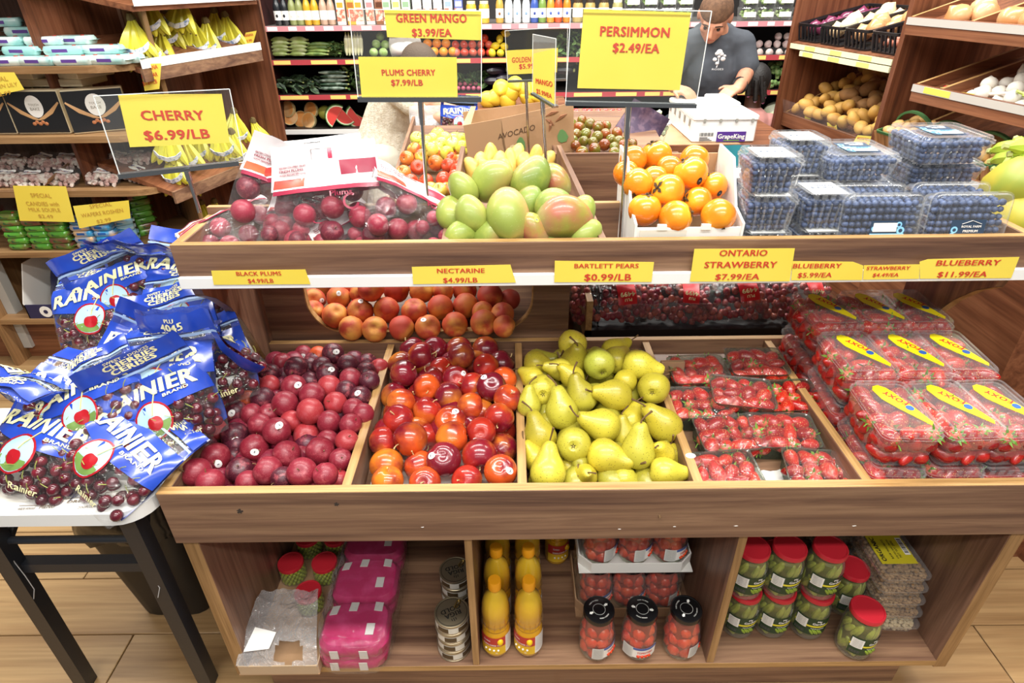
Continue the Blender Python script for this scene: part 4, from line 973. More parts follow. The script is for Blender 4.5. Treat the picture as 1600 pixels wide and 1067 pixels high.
# printed sheet on the table
mn = part('printed_sheet', MB().grid(lambda u, v: (-1.30 + .59 * u, .845 + .30 * v, .7462 + .0006 * math.sin(u * 9) * math.sin(v * 7)), 10, 6), None, M('cream_sheet', 'f3efe4', .6)); tag(mn, 'printed cream paper sheet under the cherry bags on the table', 'paper sheet')
tm_ = MB()
for s, a, b, h in (('PORTRAIT', (180, 774), (218, 770), 4.5), ('LENS', (187, 781), (205, 779), 4.5), ('DRINKS', (104, 786), (146, 783), 4), ('MENU', (60, 795), (84, 793), 5), ('ALLERGENS', (222, 733), (258, 728), 4), ('NATURAL LENS', (196, 756), (236, 750), 4), ('ZOOM LENS', (120, 795), (150, 792), 3.5), ('WIDE ANGLE', (26, 797), (54, 795), 3.5), ('FILM', (180, 738), (190, 736), 4)):
    A, B = PZ(*a, .7475), PZ(*b, .7475); fit(tm_, s, A, B, V((-(B - A).y, (B - A).x, 0)).normalized(), h * 1.4 * mpp(A), bold=.02)
for a, b in (((165, 770), (228, 762)), ((165, 770), (160, 788)), ((100, 779), (152, 776)), ((195, 762), (238, 757)), ((30, 790), (90, 789))):
    A, B = PZ(*a, .7472), PZ(*b, .7472); tm_.tube([A, B], .0006, 4)
part('lettering', tm_, mn, M('brown_grey_ink', '8a7a66', .6), smooth=False)
# waste bin under the table
wb = thing('waste_bin', 'black plastic waste bin with a liner bag under the folding table', 'bin', (-1.0, 1.25, 0))
part('bin_body', MB().loft([rrect(.20, .25, .05, 0), rrect(.205, .26, .05, .01), rrect(.29, .36, .06, .52), rrect(.285, .355, .06, .52), rrect(.20, .25, .05, .02)], True, True), wb, M('bin_black', '1b1a1a', .45))
def lin_(u, v):
    a = 2*pi*u; n_ = noise.noise(V((math.cos(a) * 3, math.sin(a) * 3, v * 4))) * .018
    k = 1.04 + .1 * v; zz = .54 - .17 * v + n_
    c_, s_ = math.cos(a), math.sin(a); e = (abs(c_) ** 4 + abs(s_) ** 4) ** -.25
    return ((.145 - .012 * v) * c_ * e * k + n_ * .5, (.18 - .014 * v) * s_ * e * k + n_ * .5, zz)
part('liner_bag', MB().grid(lin_, 40, 10), wb, M('black_bin_liner', '22201e', .22, bump=.5, bscale=25))
# ------------------------------------------------------------------ bags of plums on the upper shelf
PRT = M('white_bag_print', 'e9e5e6', .3, var=('e9dcdc', 6, .45, .7)); PRD = M('red_bag_print', 'c23a34', .3, var=('d8653f', 8, .4, .7)); PMG = M('magenta_bag_print', '8e2440', .3, var=('a8304a', 9, .4, .7))
def plum_bag(seed, flop, w=.22, h=.21, T=.085):
    fn = bagfn(w, h, T, seed, 0, flop); vh = .86
    def keep(u, v): return not (abs(u) < .24 and .84 < v < .93)
    fm = MB(); nu, nv = 20, 24
    for s in (-1, 1):
        vv = [fn(-1 + 2*i/nu, j/nv, s) for j in range(nv + 1) for i in range(nu + 1)]
        fm.add(vv, [(j*(nu+1)+i, j*(nu+1)+i+1, (j+1)*(nu+1)+i+1, (j+1)*(nu+1)+i) for j in range(nv) for i in range(nu) if keep(-1 + 2*(i+.5)/nu, (j+.5)/nv)])
    film_ = fm.mesh('bag_film', WRAP)
    pr = MB()
    for s in (-1, 1):
        vv = [fn(-1 + 2*i/nu, .60 + .40 * j/8, s, .001) for j in range(9) for i in range(nu + 1)]
        pr.add(vv, [(j*(nu+1)+i, j*(nu+1)+i+1, (j+1)*(nu+1)+i+1, (j+1)*(nu+1)+i) for j in range(8) for i in range(nu) if keep(-1 + 2*(i+.5)/nu, .60 + .40*(j+.5)/8)])
    prm = pr.mesh('printed_header', PRT)
    rd = MB()
    for s in (-1, 1):
        rd.join(sheet(fn, s, -.95, .95, .56, .60, 16, 2, .0016)); rd.join(sheet(fn, s, .3 if s < 0 else -.95, .95 if s < 0 else -.35, .70, .83, 6, 3, .0016))
    rdm = rd.mesh('red_print', PMG)
    r2 = MB(); r2.join(sheet(fn, -1, -.95, -.35, .62, .70, 5, 2, .0018)); r2.join(sheet(fn, 1, .3, .9, .62, .7, 5, 2, .0018)); r2m = r2.mesh('orange_print', PRD)
    t = MB(); wrap_text(t, fn, 'BRITISH COLUMBIA FRUIT', -.85, -.3, .80, .016, -1, .002, 0, .01); wrap_text(t, fn, 'FRESH PLUMS', -.85, -.35, .765, .02, -1, .002, 0, .02); wrap_text(t, fn, 'WASH BEFORE SERVING', -.85, -.32, .735, .014, -1, .002, 0, .01)
    wrap_text(t, fn, 'Plums', .1, .5, .5, .05, -1, .002, 0, .02); tmm = t.mesh('lettering', PMG, False)
    sw = MB(); n = 16
    sw.loft([[fn(.45 + .14 * k * math.cos(1 + 5*j/n), .44 + .075 * k * math.sin(1 + 5*j/n), -1, .002) for j in range(n + 1)] for k in (1, .72)], close=False); swm = sw.mesh('swirl_logo', PMG)
    spots = []
    q = random.Random(seed)
    for _ in range(400):
        if len(spots) > 9: break
        u, v = q.uniform(-.75, .75), q.uniform(.12, .5); a = fn(u, v, -1); b = fn(u, v, 1)
        p = a + (b - a) * q.choice((.4, .5, .6))
        if all((p - o).length > .045 for o in spots): spots.append(p)
    def mk():
        t = thing('plum_bag', 'x', 'bag'); part('bag_film', film_, t); h_ = part('printed_header', prm, t, label='white and red printed bag top with hand hole')
        part('red_print', rdm, h_); part('orange_print', r2m, h_); part('lettering', tmm, h_); part('swirl_logo', swm, t); return t
    return Kind(mk), spots
PBK = [plum_bag(21, 0), plum_bag(22, .6), plum_bag(23, -.3, .20, .20, .08)]
PBL = [(-.385, 1.245, 1.085, 66, -5, 0, 0, 'big plum bag standing in the middle, white print and hand hole facing', 1.12),
       (-.53, 1.27, 1.09, 64, 30, 25, 2, 'plum bag leaning at the left with its handle up', 1.15),
       (-.235, 1.255, 1.08, 66, 38, 50, 1, 'plum bag turned sideways beside the mangoes', 1.05),
       (-.57, 1.255, 1.085, 26, -28, 15, 1, 'plum bag lying flat at the left end of the shelf', 1.),
       (-.47, 1.225, 1.10, 24, 30, 30, 2, 'plum bag lying in front of the big one, red top towards the front', .85),
       (-.31, 1.24, 1.085, 26, -30, 10, 0, 'plum bag lying at the shelf front under the sideways bag', .75),
       (-.19, 1.235, 1.09, 36, 50, 0, 2, 'small plum bag at the right, its white tail against the mangoes', .75),
       (-.42, 1.315, 1.10, 74, -4, 10, 1, 'plum bag standing behind, only its handle showing', 1.1)]
for x, y, z, ti, ro, ya, kd, lb_, s_ in PBL:
    kd_, spots = PBK[kd]; p = V((x, y, z)); ro_ = bag_rot(R90(ti), R90(ro), R90(ya)); kd_(p, ro_, lb_, 'bags of plums on the upper shelf', s_)
    spots.sort(key=lambda s: s.z)
    for sp_ in spots:
        k_plum(p + ro_ @ (sp_ * s_), rot_to((q.uniform(-1, 1), q.uniform(-1, 1), q.uniform(-1, 1))), f"plum {nth(spots.index(sp_))} up in the {lb_.split(',')[0].replace('plum bag', 'bag')}", 'plums inside the bags on the upper shelf', .8 * s_, C(q.choice(['8e2038', 'a32c44', '6f1a30'])))
# ================================================================== goods in the cubbies (shelf top z=.146)
ZB = .1465
REDLID = M('red_metal_lid', 'c42734', .35, coat=.2); PICK = M('pickle_skin', '8f9230', .35, var=('aaac48', 30, .4, .65), bump=.3, bscale=160); PEA = M('pea_skin', '9aa032', .4)
BRINE = M('dark_brine', '6a681e', .3); TOMS = M('jar_tomato_skin', 'cf3a20', .25, var=('e2582c', 20, .45, .7)); BLID = M('black_metal_lid', '121214', .25, coat=.3)
LGREEN = M('dark_green_label', '223f24', .45); LYEL = M('label_yellow', 'eadd3a', .45); LGREY = M('barcode_grey', '565656', .6)
def cyl_patch(r, a0, a1, z0, z1, n=14):
    return MB().grid(lambda u, v: (r * math.cos(a0 + (a1 - a0) * u), r * math.sin(a0 + (a1 - a0) * u), z0 + (z1 - z0) * v), n, 1)
def cyl_text(mb, s, r, a, width, z, cap, bold=.03):
    v, f = text_mb(s, bold); lo = min(p[0] for p in v); hi = max(p[0] for p in v)
    return mb.add([((r + p[2] * .01) * math.cos(a + ((p[0] - lo) / (hi - lo) - .5) * width / r), (r + p[2] * .01) * math.sin(a + ((p[0] - lo) / (hi - lo) - .5) * width / r), z + p[1] / CAPH * cap) for p in v], f)
FA = -pi / 2
def lidmesh(r, z, h, n=28, ridge=True):
    return MB().lathe([(r * .97, z), (r, z + .001), (r, z + h - .002), (r * .97, z + h), (r * .9, z + h + .0002), (r * .88, z + h - .0012), (0.001, z + h - .0012)], n)
def lobes(q, n, R0, z0, z1, a, b, mats=None, vert=True):
    mb = MB()
    for k in range(n):
        t = 2 * pi * k / n + q.uniform(-.2, .2); zz = q.uniform(z0, z1); tl = q.uniform(-.5, .5)
        rot = Matrix.Rotation(t, 3, 'Z') @ Matrix.Rotation(tl if vert else 1.57, 3, 'X')
        s = q.uniform(.9, 1.1); mb.ball((R0 * math.cos(t), R0 * math.sin(t), zz), (a * s, a * s, b * s), 8, 7, 0, rot)
    return mb
# pickle jars
def mk():
    q = random.Random(5); r = .043
    t = thing('pickle_jar', 'x', 'jar')
    part('glass_body', MB().lathe([(.036, 0), (r - .002, .004), (r, .012), (r, .098), (r - .003, .112), (.037, .124), (.037, .134)], 28, 0, True, False), t, GLASS)
    pk = MB().lathe([(.030, .003), (.034, .01), (.034, .115), (.03, .12)], 20)
    part('pickles', MB().join(lobes(q, 10, .030, .03, .045, .0105, .028)).join(lobes(q, 10, .030, .075, .095, .0105, .026)), t, PICK, stuff=True)
    part('brine', pk, t, BRINE)
    part('lid', lidmesh(.039, .134, .014), t, REDLID, label='red metal screw lid')
    l = part('label', cyl_patch(r + .0008, FA - .55, FA + 1.5, .028, .088, 20), t, LGREEN, label='dark green printed label')
    part('stripe_print', cyl_patch(r + .0013, FA - .55, FA + 1.5, .058, .064, 20), l, LYEL)
    x = MB(); cyl_text(x, 'My', r + .0016, FA + .75, .012, .078, .006, .06); cyl_text(x, 'Garden', r + .0016, FA + .75, .032, .068, .0075, .06); cyl_text(x, 'PICKLED GHERKINS', r + .0016, FA + .75, .034, .052, .003); part('lettering', x, l, PAPER, smooth=False)
    g = MB()
    for k in range(4): g.ball((0, 0, 0), (.0015, .004, .011), 6, 5); 
    g = MB()
    for k in range(5):
        a = FA + .45 + k * .13; g.ball(((r + .001) * math.cos(a), (r + .001) * math.sin(a), .040 + .002 * (k % 2)), (.0035, .0035, .010), 6, 6, 0, Matrix.Rotation(a, 3, 'Z') @ Matrix.Rotation(.6, 3, 'X'))
    part('printed_gherkins', g, l, M('printed_pickle', '8fa83a', .5))
    l2 = part('label', cyl_patch(r + .0014, FA - .5, FA + .12, .052, .084, 8), t, PAPER, label='white nutrition panel')
    x = MB()
    for k in range(6): cyl_text(x, 'INGREDIENTS WATER', r + .002, FA - .19, .020, .079 - k * .0046, .0022, .0)
    part('lettering', x, l2, LGREY, smooth=False)
    x = MB()
    for k in range(12): x.join(cyl_patch(r + .002, FA - .45 + k * .045, FA - .45 + k * .045 + (.02 if k % 3 else .034), .034, .044, 1))
    part('barcode', x, l2, LGREY, smooth=False)
    return t
k_pj = Kind(mk)
PJ = [(.575, .975, 0, -.5, 'bottom row, first from the partition'), (.660, .975, 0, -.5, 'bottom row, second from the partition'), (.752, .970, 0, -.7, 'bottom row, third from the partition'), (.566, .978, 1, -.4, 'top row, first from the partition'), (.652, .978, 1, -.45, 'top row, second from the partition'), (.747, .975, 1, -.5, 'top row, third from the partition'), (.60, 1.09, 0, 0, 'hidden row behind, bottom left'), (.70, 1.09, 0, .4, 'hidden row behind, bottom right'), (.848, .915, 0, -.35, 'single one standing in front by itself'), (.872, 1.035, 0, -.2, 'single one behind the front single jar')]
for x, y, l, a, nm in PJ: k_pj((x, y, ZB + l * .149), (0, 0, a), f'red-lidded jar of pickles in the right cubby, {nm}', 'pickle jars in the right cubby')
# tomato jars
def mk():
    q = random.Random(8); r = .043
    t = thing('tomato_jar', 'x', 'jar')
    part('glass_body', MB().lathe([(.034, 0), (r - .003, .005), (r, .014), (r + .001, .07), (r - .002, .10), (.036, .125), (.036, .138)], 28, 0, True, False), t, GLASS)
    part('tomatoes', MB().join(lobes(q, 7, .025, .022, .028, .0165, .018)).join(lobes(q, 6, .025, .055, .062, .0175, .0185)).join(lobes(q, 6, .023, .09, .096, .0165, .018)), t, TOMS, stuff=True)
    part('brine', MB().lathe([(.030, .003), (.033, .01), (.032, .10), (.026, .118)], 18), t, M('tomato_brine', '9a3018', .3))
    ld = part('lid', lidmesh(.0375, .138, .015), t, BLID, label='black metal screw lid with white print')
    x = MB(); n = 40
    x.loft([[(.0145 * math.cos(2*pi*j/n), .0145 * math.sin(2*pi*j/n), .1522) for j in range(n + 1)], [(.0150 * math.cos(2*pi*j/n), .0150 * math.sin(2*pi*j/n), .1522) for j in range(n + 1)]], close=False)
    for a in (.6, 3.6):
        m_ = Matrix.Rotation(a, 4, 'Z'); x.join(MB().add([(.017, -.0025, .1522), (.022, -.0025, .1522), (.022, -.0045, .1522), (.027, 0, .1522), (.022, .0045, .1522), (.022, .0025, .1522), (.017, .0025, .1522)], [(0, 1, 5, 6), (2, 3, 4)]), m_)
    for a, s in ((2.1, 'TURN TO OPEN'), (5.2, 'PRESS HERE')):
        v, f = text_mb(s, .03); lo = min(p[0] for p in v); hi = max(p[0] for p in v)
        x.add([((.023 + p[1] * .004) * math.cos(a - ((p[0] - lo) / (hi - lo) - .5) * 1.1), (.023 + p[1] * .004) * math.sin(a - ((p[0] - lo) / (hi - lo) - .5) * 1.1), .1522) for p in v], f)
    part('lid_print', x, ld, PAPER, smooth=False)
    l = part('label', cyl_patch(r + .002, FA - .3, FA + 1.7, .024, .062, 18), t, PAPER, label='white label with blue stripe and tomatoes')
    part('stripe_print', cyl_patch(r + .0024, FA + .25, FA + 1.7, .054, .062, 14), l, M('label_blue', '4a62a8', .5))
    x = MB(); cyl_text(x, 'TOMATOES', r + .0026, FA + .95, .04, .041, .007, .04); part('lettering', x, l, M('orange_red_ink', 'd0452c', .5), smooth=False)
    g = MB()
    for k in range(4): a = FA + .6 + k * .2; g.ball(((r + .0015) * math.cos(a), (r + .0015) * math.sin(a), .031), (.005, .005, .005), 7, 5)
    part('printed_tomatoes', g, l, TOMS)
    l2 = part('label', cyl_patch(r + .0026, FA - .35, FA + .28, .022, .062, 8), t, M('nutrition_grey', 'd9d9d4', .5), label='grey white nutrition panel')
    x = MB()
    for k in range(7): cyl_text(x, 'NUTRITION FACTS', r + .0032, FA - .035, .022, .057 - k * .005, .0024, 0)
    part('lettering', x, l2, LGREY, smooth=False)
    return t
k_tj = Kind(mk)
for x, y, z, a, nm in [(.202, .918, 0, .0, 'front row, left one'), (.306, .918, 0, -.75, 'front row, middle one'), (.412, .918, 0, .55, 'front row, right one by the partition')] + \
        [(.215 + .088 * i, 1.055 + .088 * j, .009, .3 * i, f"wrapped lower tray, {nth(i)} from left, {'front' if j == 0 else 'back'} row") for i in range(3) for j in range(2)] + \
        [(.215 + .088 * i, 1.055 + .088 * j, .185, .5 - .3 * i, f"white upper tray, {nth(i)} from left, {'front' if j == 0 else 'back'} row") for i in range(3) for j in range(2)]:
    k_tj((x, y, ZB + z), (0, 0, a), f'black-lidded jar of tomatoes in the middle cubby, {nm}', 'tomato jars in the middle cubby')
for nm, z, w_ in (('lower', 0, 'KRAFT'), ('upper', .176, 'C')):
    t = thing('jar_tray', f"{nm} {'white' if nm == 'upper' else 'brown'} cardboard tray of film-wrapped tomato jars", 'tray', (.303, 1.098, ZB + z))
    mt_ = CARTON if nm == 'upper' else KRAFT; w2, d2, hh = .142, .096, .034
    part('tray_floor', MB().box(-w2, w2, -d2, d2, 0, .003), t, mt_)
    cc = .03; P = [(-w2, d2), (-w2, -d2 + cc), (-w2 + cc, -d2), (w2 - cc, -d2), (w2, -d2 + cc), (w2, d2)]
    part('tray_wall', MB().loft([[(x, y, .003) for x, y in P], [(x, y, hh) for x, y in P], [(x * .975, y * .975, hh) for x, y in P], [(x * .975, y * .975, .003) for x, y in P]]), t, mt_, smooth=False)
    def ff(u, v):
        a = 2*pi*u; e = (abs(math.cos(a)) ** 6 + abs(math.sin(a)) ** 6) ** (-1/6); n_ = .004 * noise.noise(V((math.cos(a) * 4, math.sin(a) * 4, v * 5)))
        return ((w2 * .97 + n_) * math.cos(a) * e, (d2 * .97 + n_) * math.sin(a) * e, hh * .6 + (.158 - hh * .6) * v + n_ * (1 - v))
    if nm == 'lower': part('shrink_film', MB().grid(ff, 40, 8), t, WRAP)
# oil bottles
OIL = M('sunflower_oil', 'd3a00e', .08, coat=.4, grad=(2, 'e6c43a', .12, .22, 8))
CAPY = M('orange_yellow_cap', 'f0a21c', .35); OLAB = M('oil_label_yellow', 'eec22c', .45); OLR = M('oil_label_red', 'c2352e', .45)
PET = film('clear_pet', 'fdf8e0', .0, .05, edge=.05)
def mk():
    t = thing('oil_bottle', 'x', 'bottle'); pf = [(.026, 0), (.033, .004), (.035, .012), (.035, .088), (.032, .093), (.0335, .10), (.030, .106), (.034, .114), (.0345, .124), (.0335, .13), (.0352, .138), (.0350, .158), (.0325, .178), (.027, .198), (.018, .214), (.0135, .222), (.0135, .232)]
    part('bottle_body', MB().lathe([(r, z) for r, z in pf], 26, 0, True, False), t, PET)
    part('oil', MB().lathe([(r - .0012, z + .001) for r, z in pf[:-3]] + [(.010, .217)], 22), t, OIL, label='golden yellow sunflower oil')
    n = 26; part('cap', MB().loft([[((.0155 + (.0006 if j % 2 else 0)) * math.cos(2*pi*j/n), (.0155 + (.0006 if j % 2 else 0)) * math.sin(2*pi*j/n), z) for j in range(n)] for z in (.230, .253)] + [[(.0142 * math.cos(2*pi*j/n), .0142 * math.sin(2*pi*j/n), .2555) for j in range(n)]], True, True), t, CAPY, label='orange yellow screw cap')
    g = MB()
    for k in range(16):
        a = 2*pi*k/16; g.tube([(.0345 * math.cos(a), .0345 * math.sin(a), .108), (.0352 * math.cos(a), .0352 * math.sin(a), .120), (.0345 * math.cos(a), .0345 * math.sin(a), .131)], .0016, 5)
    part('grip_ribs', g, t, PET)
    l = part('label', cyl_patch(.0358, FA - 1.3, FA + .75, .018, .084, 18), t, OLAB, label='yellow and red printed label')
    part('red_print', cyl_patch(.0361, FA - 1.3, FA + .75, .050, .084, 18), l, OLR)
    x = MB(); cyl_text(x, 'SUNFLOWER OIL', .0365, FA - .25, .046, .053, .0055, .05); cyl_text(x, '1L', .0365, FA + .1, .006, .023, .005, .05); cyl_text(x, 'Golden', .0365, FA - .6, .018, .068, .006, .03)
    for k in range(4): a = FA - .7 + k * .3; x.join(MB().ball((.0362 * math.cos(a), .0362 * math.sin(a), .036), .0028, 8, 5))
    part('lettering', x, l, PAPER, smooth=False)
    s = MB(); a = FA + .35; s.ball((.0355 * math.cos(a), .0355 * math.sin(a), .068), (.008, .008, .0105), 10, 7); part('printed_sunflower', s, l, M('printed_petal', 'f5c518', .5))
    s = MB().ball((.0375 * math.cos(a), .0375 * math.sin(a), .068), (.0055, .0055, .0065), 8, 6); part('printed_seedhead', s, l, M('printed_seed', '3b2a14', .6))
    l2 = part('label', cyl_patch(.0358, FA + .75, FA + 1.75, .018, .084, 8), t, PAPER, label='white back label')
    x = MB()
    for k in range(8): cyl_text(x, 'NUTRITION FACTS PER', .0363, FA + 1.2, .028, .078 - k * .007, .003, 0)
    part('lettering', x, l2, LGREY, smooth=False)
    return t
k_oil = Kind(mk)
for x, y, a, nm in [(-.047, .925, -.05, 'front row, left'), (.033, .925, -.3, 'front row, right'), (-.045, 1.02, .2, 'second row, left'), (.035, 1.02, .0, 'second row, right'), (-.045, 1.115, .3, 'third row, left'), (.035, 1.115, .1, 'third row, right'), (.122, 1.20, .5, 'standing apart at the back')]:
    k_oil((x, y, ZB), (0, 0, a), f'bottle of sunflower oil with yellow cap, {nm}', 'sunflower oil bottles in the middle cubby')
# tins
TIN = M('champagne_tin', 'b7aa8e', .28, .85); TIND = M('dark_tin_print', '24221f', .4); TINW = M('tin_white_print', 'dcd8cc', .4)
def mk():
    r = .0425; t = part('fish_tin', MB().lathe([(r - .001, 0), (r, .0012), (r, .003), (r - .0012, .004), (r - .0012, .031), (r, .032), (r, .034), (r - .0022, .0345), (r - .003, .033), (.001, .033)], 34), None, TIN); tag(t, 'x', 'tin')
    n = 36; part('lid_ring', MB().loft([[(k * math.cos(2*pi*j/n), k * math.sin(2*pi*j/n), .0333) for j in range(n)] for k in (.0375, .0362)]), t, TIND)
    x = MB(); m_ = Matrix.Rotation(pi, 4, 'Z'); x.join(block([('RIGA', 1), ('GOLD', 1)], .052, .027, .04, .25), Matrix.Translation((0, .0, .0336)) @ m_)
    for k in range(3): x.box(-.008 + k * .005, -.006 + k * .005, -.024 - .002 * (k == 1), -.017, .0332, .0336)
    part('lettering', x, t, TIND, smooth=False)
    part('side_band', cyl_patch(r - .0008, 0, 2*pi, .008, .028, 34), t, TINW)
    w_ = MB()
    for k in range(5): w_.join(cyl_patch(r - .0003, FA + k * 1.25, FA + k * 1.25 + .7, .010, .026, 6))
    part('side_print', w_, t, M('brown_tin_print', '4a3a22', .4))
    w_ = MB()
    for k in range(10): w_.join(cyl_patch(r - .0001, FA + .75 + k * .04, FA + .75 + k * .04 + .02, .011, .024, 1))
    part('barcode', w_, t, TIND)
    tb_ = MB().tube([(.012, .004, .035), (.026, .012, .036), (.030, .020, .036), (.024, .022, .036), (.010, .008, .035)], .0018, 6, closed=True); part('ring_pull', tb_, t, M('brass_pull', 'a58a4e', .3, .9)); return t
k_tin = Kind(mk)
for x, y, n_, nm in ((-.154, .925, 4, 'front stack'), (-.158, 1.075, 3, 'back stack')):
    for k in range(n_): k_tin((x + .001 * (k % 2), y, ZB + k * .0348), (0, 0, .15 * k + (0 if k == n_ - 1 else .6)), f'round gold fish tin in the {nm}, {"topmost" if k == n_ - 1 else nth(k) + " from the bottom"}', 'fish tins by the left partition')
# pea jars in a film-wrapped cardboard tray
t = thing('pea_tray', 'cardboard tray wrapped in torn clear film in the left cubby', 'tray', (-.575, 1.06, ZB)); w2, d2 = .098, .205
part('tray_floor', MB().box(-w2, w2, -d2, d2, 0, .003), t, KRAFT); part('tray_wall', MB().loft([rrect(2*w2, 2*d2, .004, .003, 0, 0, 1), rrect(2*w2, 2*d2, .004, .036, 0, 0, 1), rrect(2*w2 - .006, 2*d2 - .006, .003, .036, 0, 0, 1), rrect(2*w2 - .006, 2*d2 - .006, .003, .004, 0, 0, 1)]), t, M('pale_kraft', 'c4aa8a', .8), smooth=False)
TORN = film('torn_shrink_film', 'f2f2f2', .20, .12, .8, 34, .5)
fm = MB()
def tf(u, v):
    x = (u - .5) * 2 * w2; y = -d2 + v * .155; return (x * (1 - .25 * v), y, .038 + .075 * math.sin(v * 1.7) + .014 * noise.noise(V((u * 5, v * 6, 3.3))) + .006 * noise.noise(V((u * 14, v * 16, 1))))
nu, nv = 22, 18
vv = [tf(i / nu, j / nv) for j in range(nv + 1) for i in range(nu + 1)]
fm.add(vv, [(j*(nu+1)+i, j*(nu+1)+i+1, (j+1)*(nu+1)+i+1, (j+1)*(nu+1)+i) for j in range(nv) for i in range(nu) if ((i - 13.5) / 4.4) ** 2 + ((j - 2.2) / 2.3) ** 2 > 1])
fm.join(MB().grid(lambda u, v: (-w2 * .95 - .0 + .012 * noise.noise(V((u * 6, v * 4, 9))) , -d2 + .10 + u * .30, .036 + v * .06 * (1 - u * .4)), 16, 4)); fm.join(MB().grid(lambda u, v: (w2 * .95 + .012 * noise.noise(V((u * 6, v * 4, 7))), -d2 + .10 + u * .30, .036 + v * .06 * (1 - u * .4)), 16, 4))
part('torn_film', fm, t, TORN)
part('paper_label', MB().slab([(-.080, -.186, .066), (-.020, -.180, .068), (-.008, -.150, .088), (-.062, -.140, .094)], (0, -.0006, .0008)), t, PAPER, label='white paper label under the film')
def mk():
    q = random.Random(3); r = .036; t = thing('pea_jar', 'x', 'jar')
    part('glass_body', MB().lathe([(.030, 0), (r, .006), (r + .001, .03), (r - .002, .046), (.032, .054)], 26, 0, True, False), t, GLASS)
    P = MB()
    for k in range(5):
        for j in range(16): a = 2*pi*(j + .5 * (k % 2)) / 16; P.ball((.0295 * math.cos(a), .0295 * math.sin(a), .009 + .0098 * k), .0056, 7, 5)
    part('peas', P, t, PEA, stuff=True); part('brine', MB().lathe([(.026, .002), (.028, .01), (.027, .05)], 18), t, BRINE)
    part('lid', lidmesh(.035, .054, .012), t, REDLID, label='red metal screw lid'); return t
k_pe = Kind(mk)
for x, y, nm in ((-.547, 1.04, 'front one'), (-.622, 1.135, 'second row left'), (-.528, 1.135, 'second row right'), (-.60, 1.225, 'back row left'), (-.518, 1.225, 'back row right')):
    k_pe((x, y, ZB + .0035), (0, 0, x * 9), f'red-lidded jar of green peas in the torn tray, {nm}', 'pea jars in the torn tray')
# magenta multipack
t = thing('magenta_multipack', 'clear-wrapped stack of magenta packs with white labels in the left cubby', 'multipack', (-.395, 1.06, ZB))
MAG = M('magenta_pack', 'b01f58', .4, var=('c23a70', 30, .45, .7), bump=.15, bscale=80)
pk = MB().loft([rrect(.150, .112, .03, 0), rrect(.166, .126, .035, .012), rrect(.168, .128, .036, .034), rrect(.150, .112, .034, .047), rrect(.09, .06, .02, .052)], True, True).mesh('pack', MAG)
lab_ = MB().slab([(-.010, -.015, 0), (.010, -.015, 0), (.010, .015, 0), (-.010, .015, 0)], (0, 0, .0012)).mesh('label', M('white_pack_label', 'd8d4cf', .5), False)
inkm = MB()
for k in range(5): inkm.box(-.006, .006 - .002 * (k % 2), -.008 + k * .0038, -.0068 + k * .0038, .0013, .0015)
inkm = inkm.mesh('label_print', LGREY, False)
for j in range(3):
    for l in range(2):
        p = part('pack', pk, t, loc=(.006 * (l - .5), -.135 + j * .133, .001 + l * .047))
        if l:
            for x, y in ((-.058, .035), (-.012, .045), (.050, .045), (.040, -.018)):
                z = .0475 if abs(x) < .045 and abs(y) < .03 else .045
                q_ = part('label', lab_, p, loc=(x, y, .0528 if abs(x) < .045 and abs(y) < .03 else .0500), rot=(-.25 if y > .03 else 0, .2 * (1 if x > .045 else -1 if x < -.045 else 0), 0), label='small white printed label')
        if j == 0:
            for x in (-.04, .03): part('label', lab_, p, loc=(x, -.0655, .024), rot=(1.57, 0, 0), label='small white printed label')
def mf(u, v):
    a = 2*pi*u; e = (abs(math.cos(a)) ** 5 + abs(math.sin(a)) ** 5) ** -.2; n_ = .004 * noise.noise(V((math.cos(a) * 5, math.sin(a) * 5, v * 6)))
    s = 1 - .12 * max(0, v - .7) / .3
    return ((.090 * s + n_) * math.cos(a) * e, (.206 * s + n_) * math.sin(a) * e, .003 + .102 * min(1, v * 1.25) + n_ * .6)
fm = MB().grid(mf, 60, 8); fm.add([(x, y, .108 + .003 * noise.noise(V((x * 40, y * 40, 0)))) for x in [(-.078 + .0195 * i) for i in range(9)] for y in [(-.18 + .024 * j) for j in range(16)]], [(i*16 + j, i*16 + j + 1, (i+1)*16 + j + 1, (i+1)*16 + j) for i in range(8) for j in range(15)])
part('shrink_film', fm, t, WRAP)
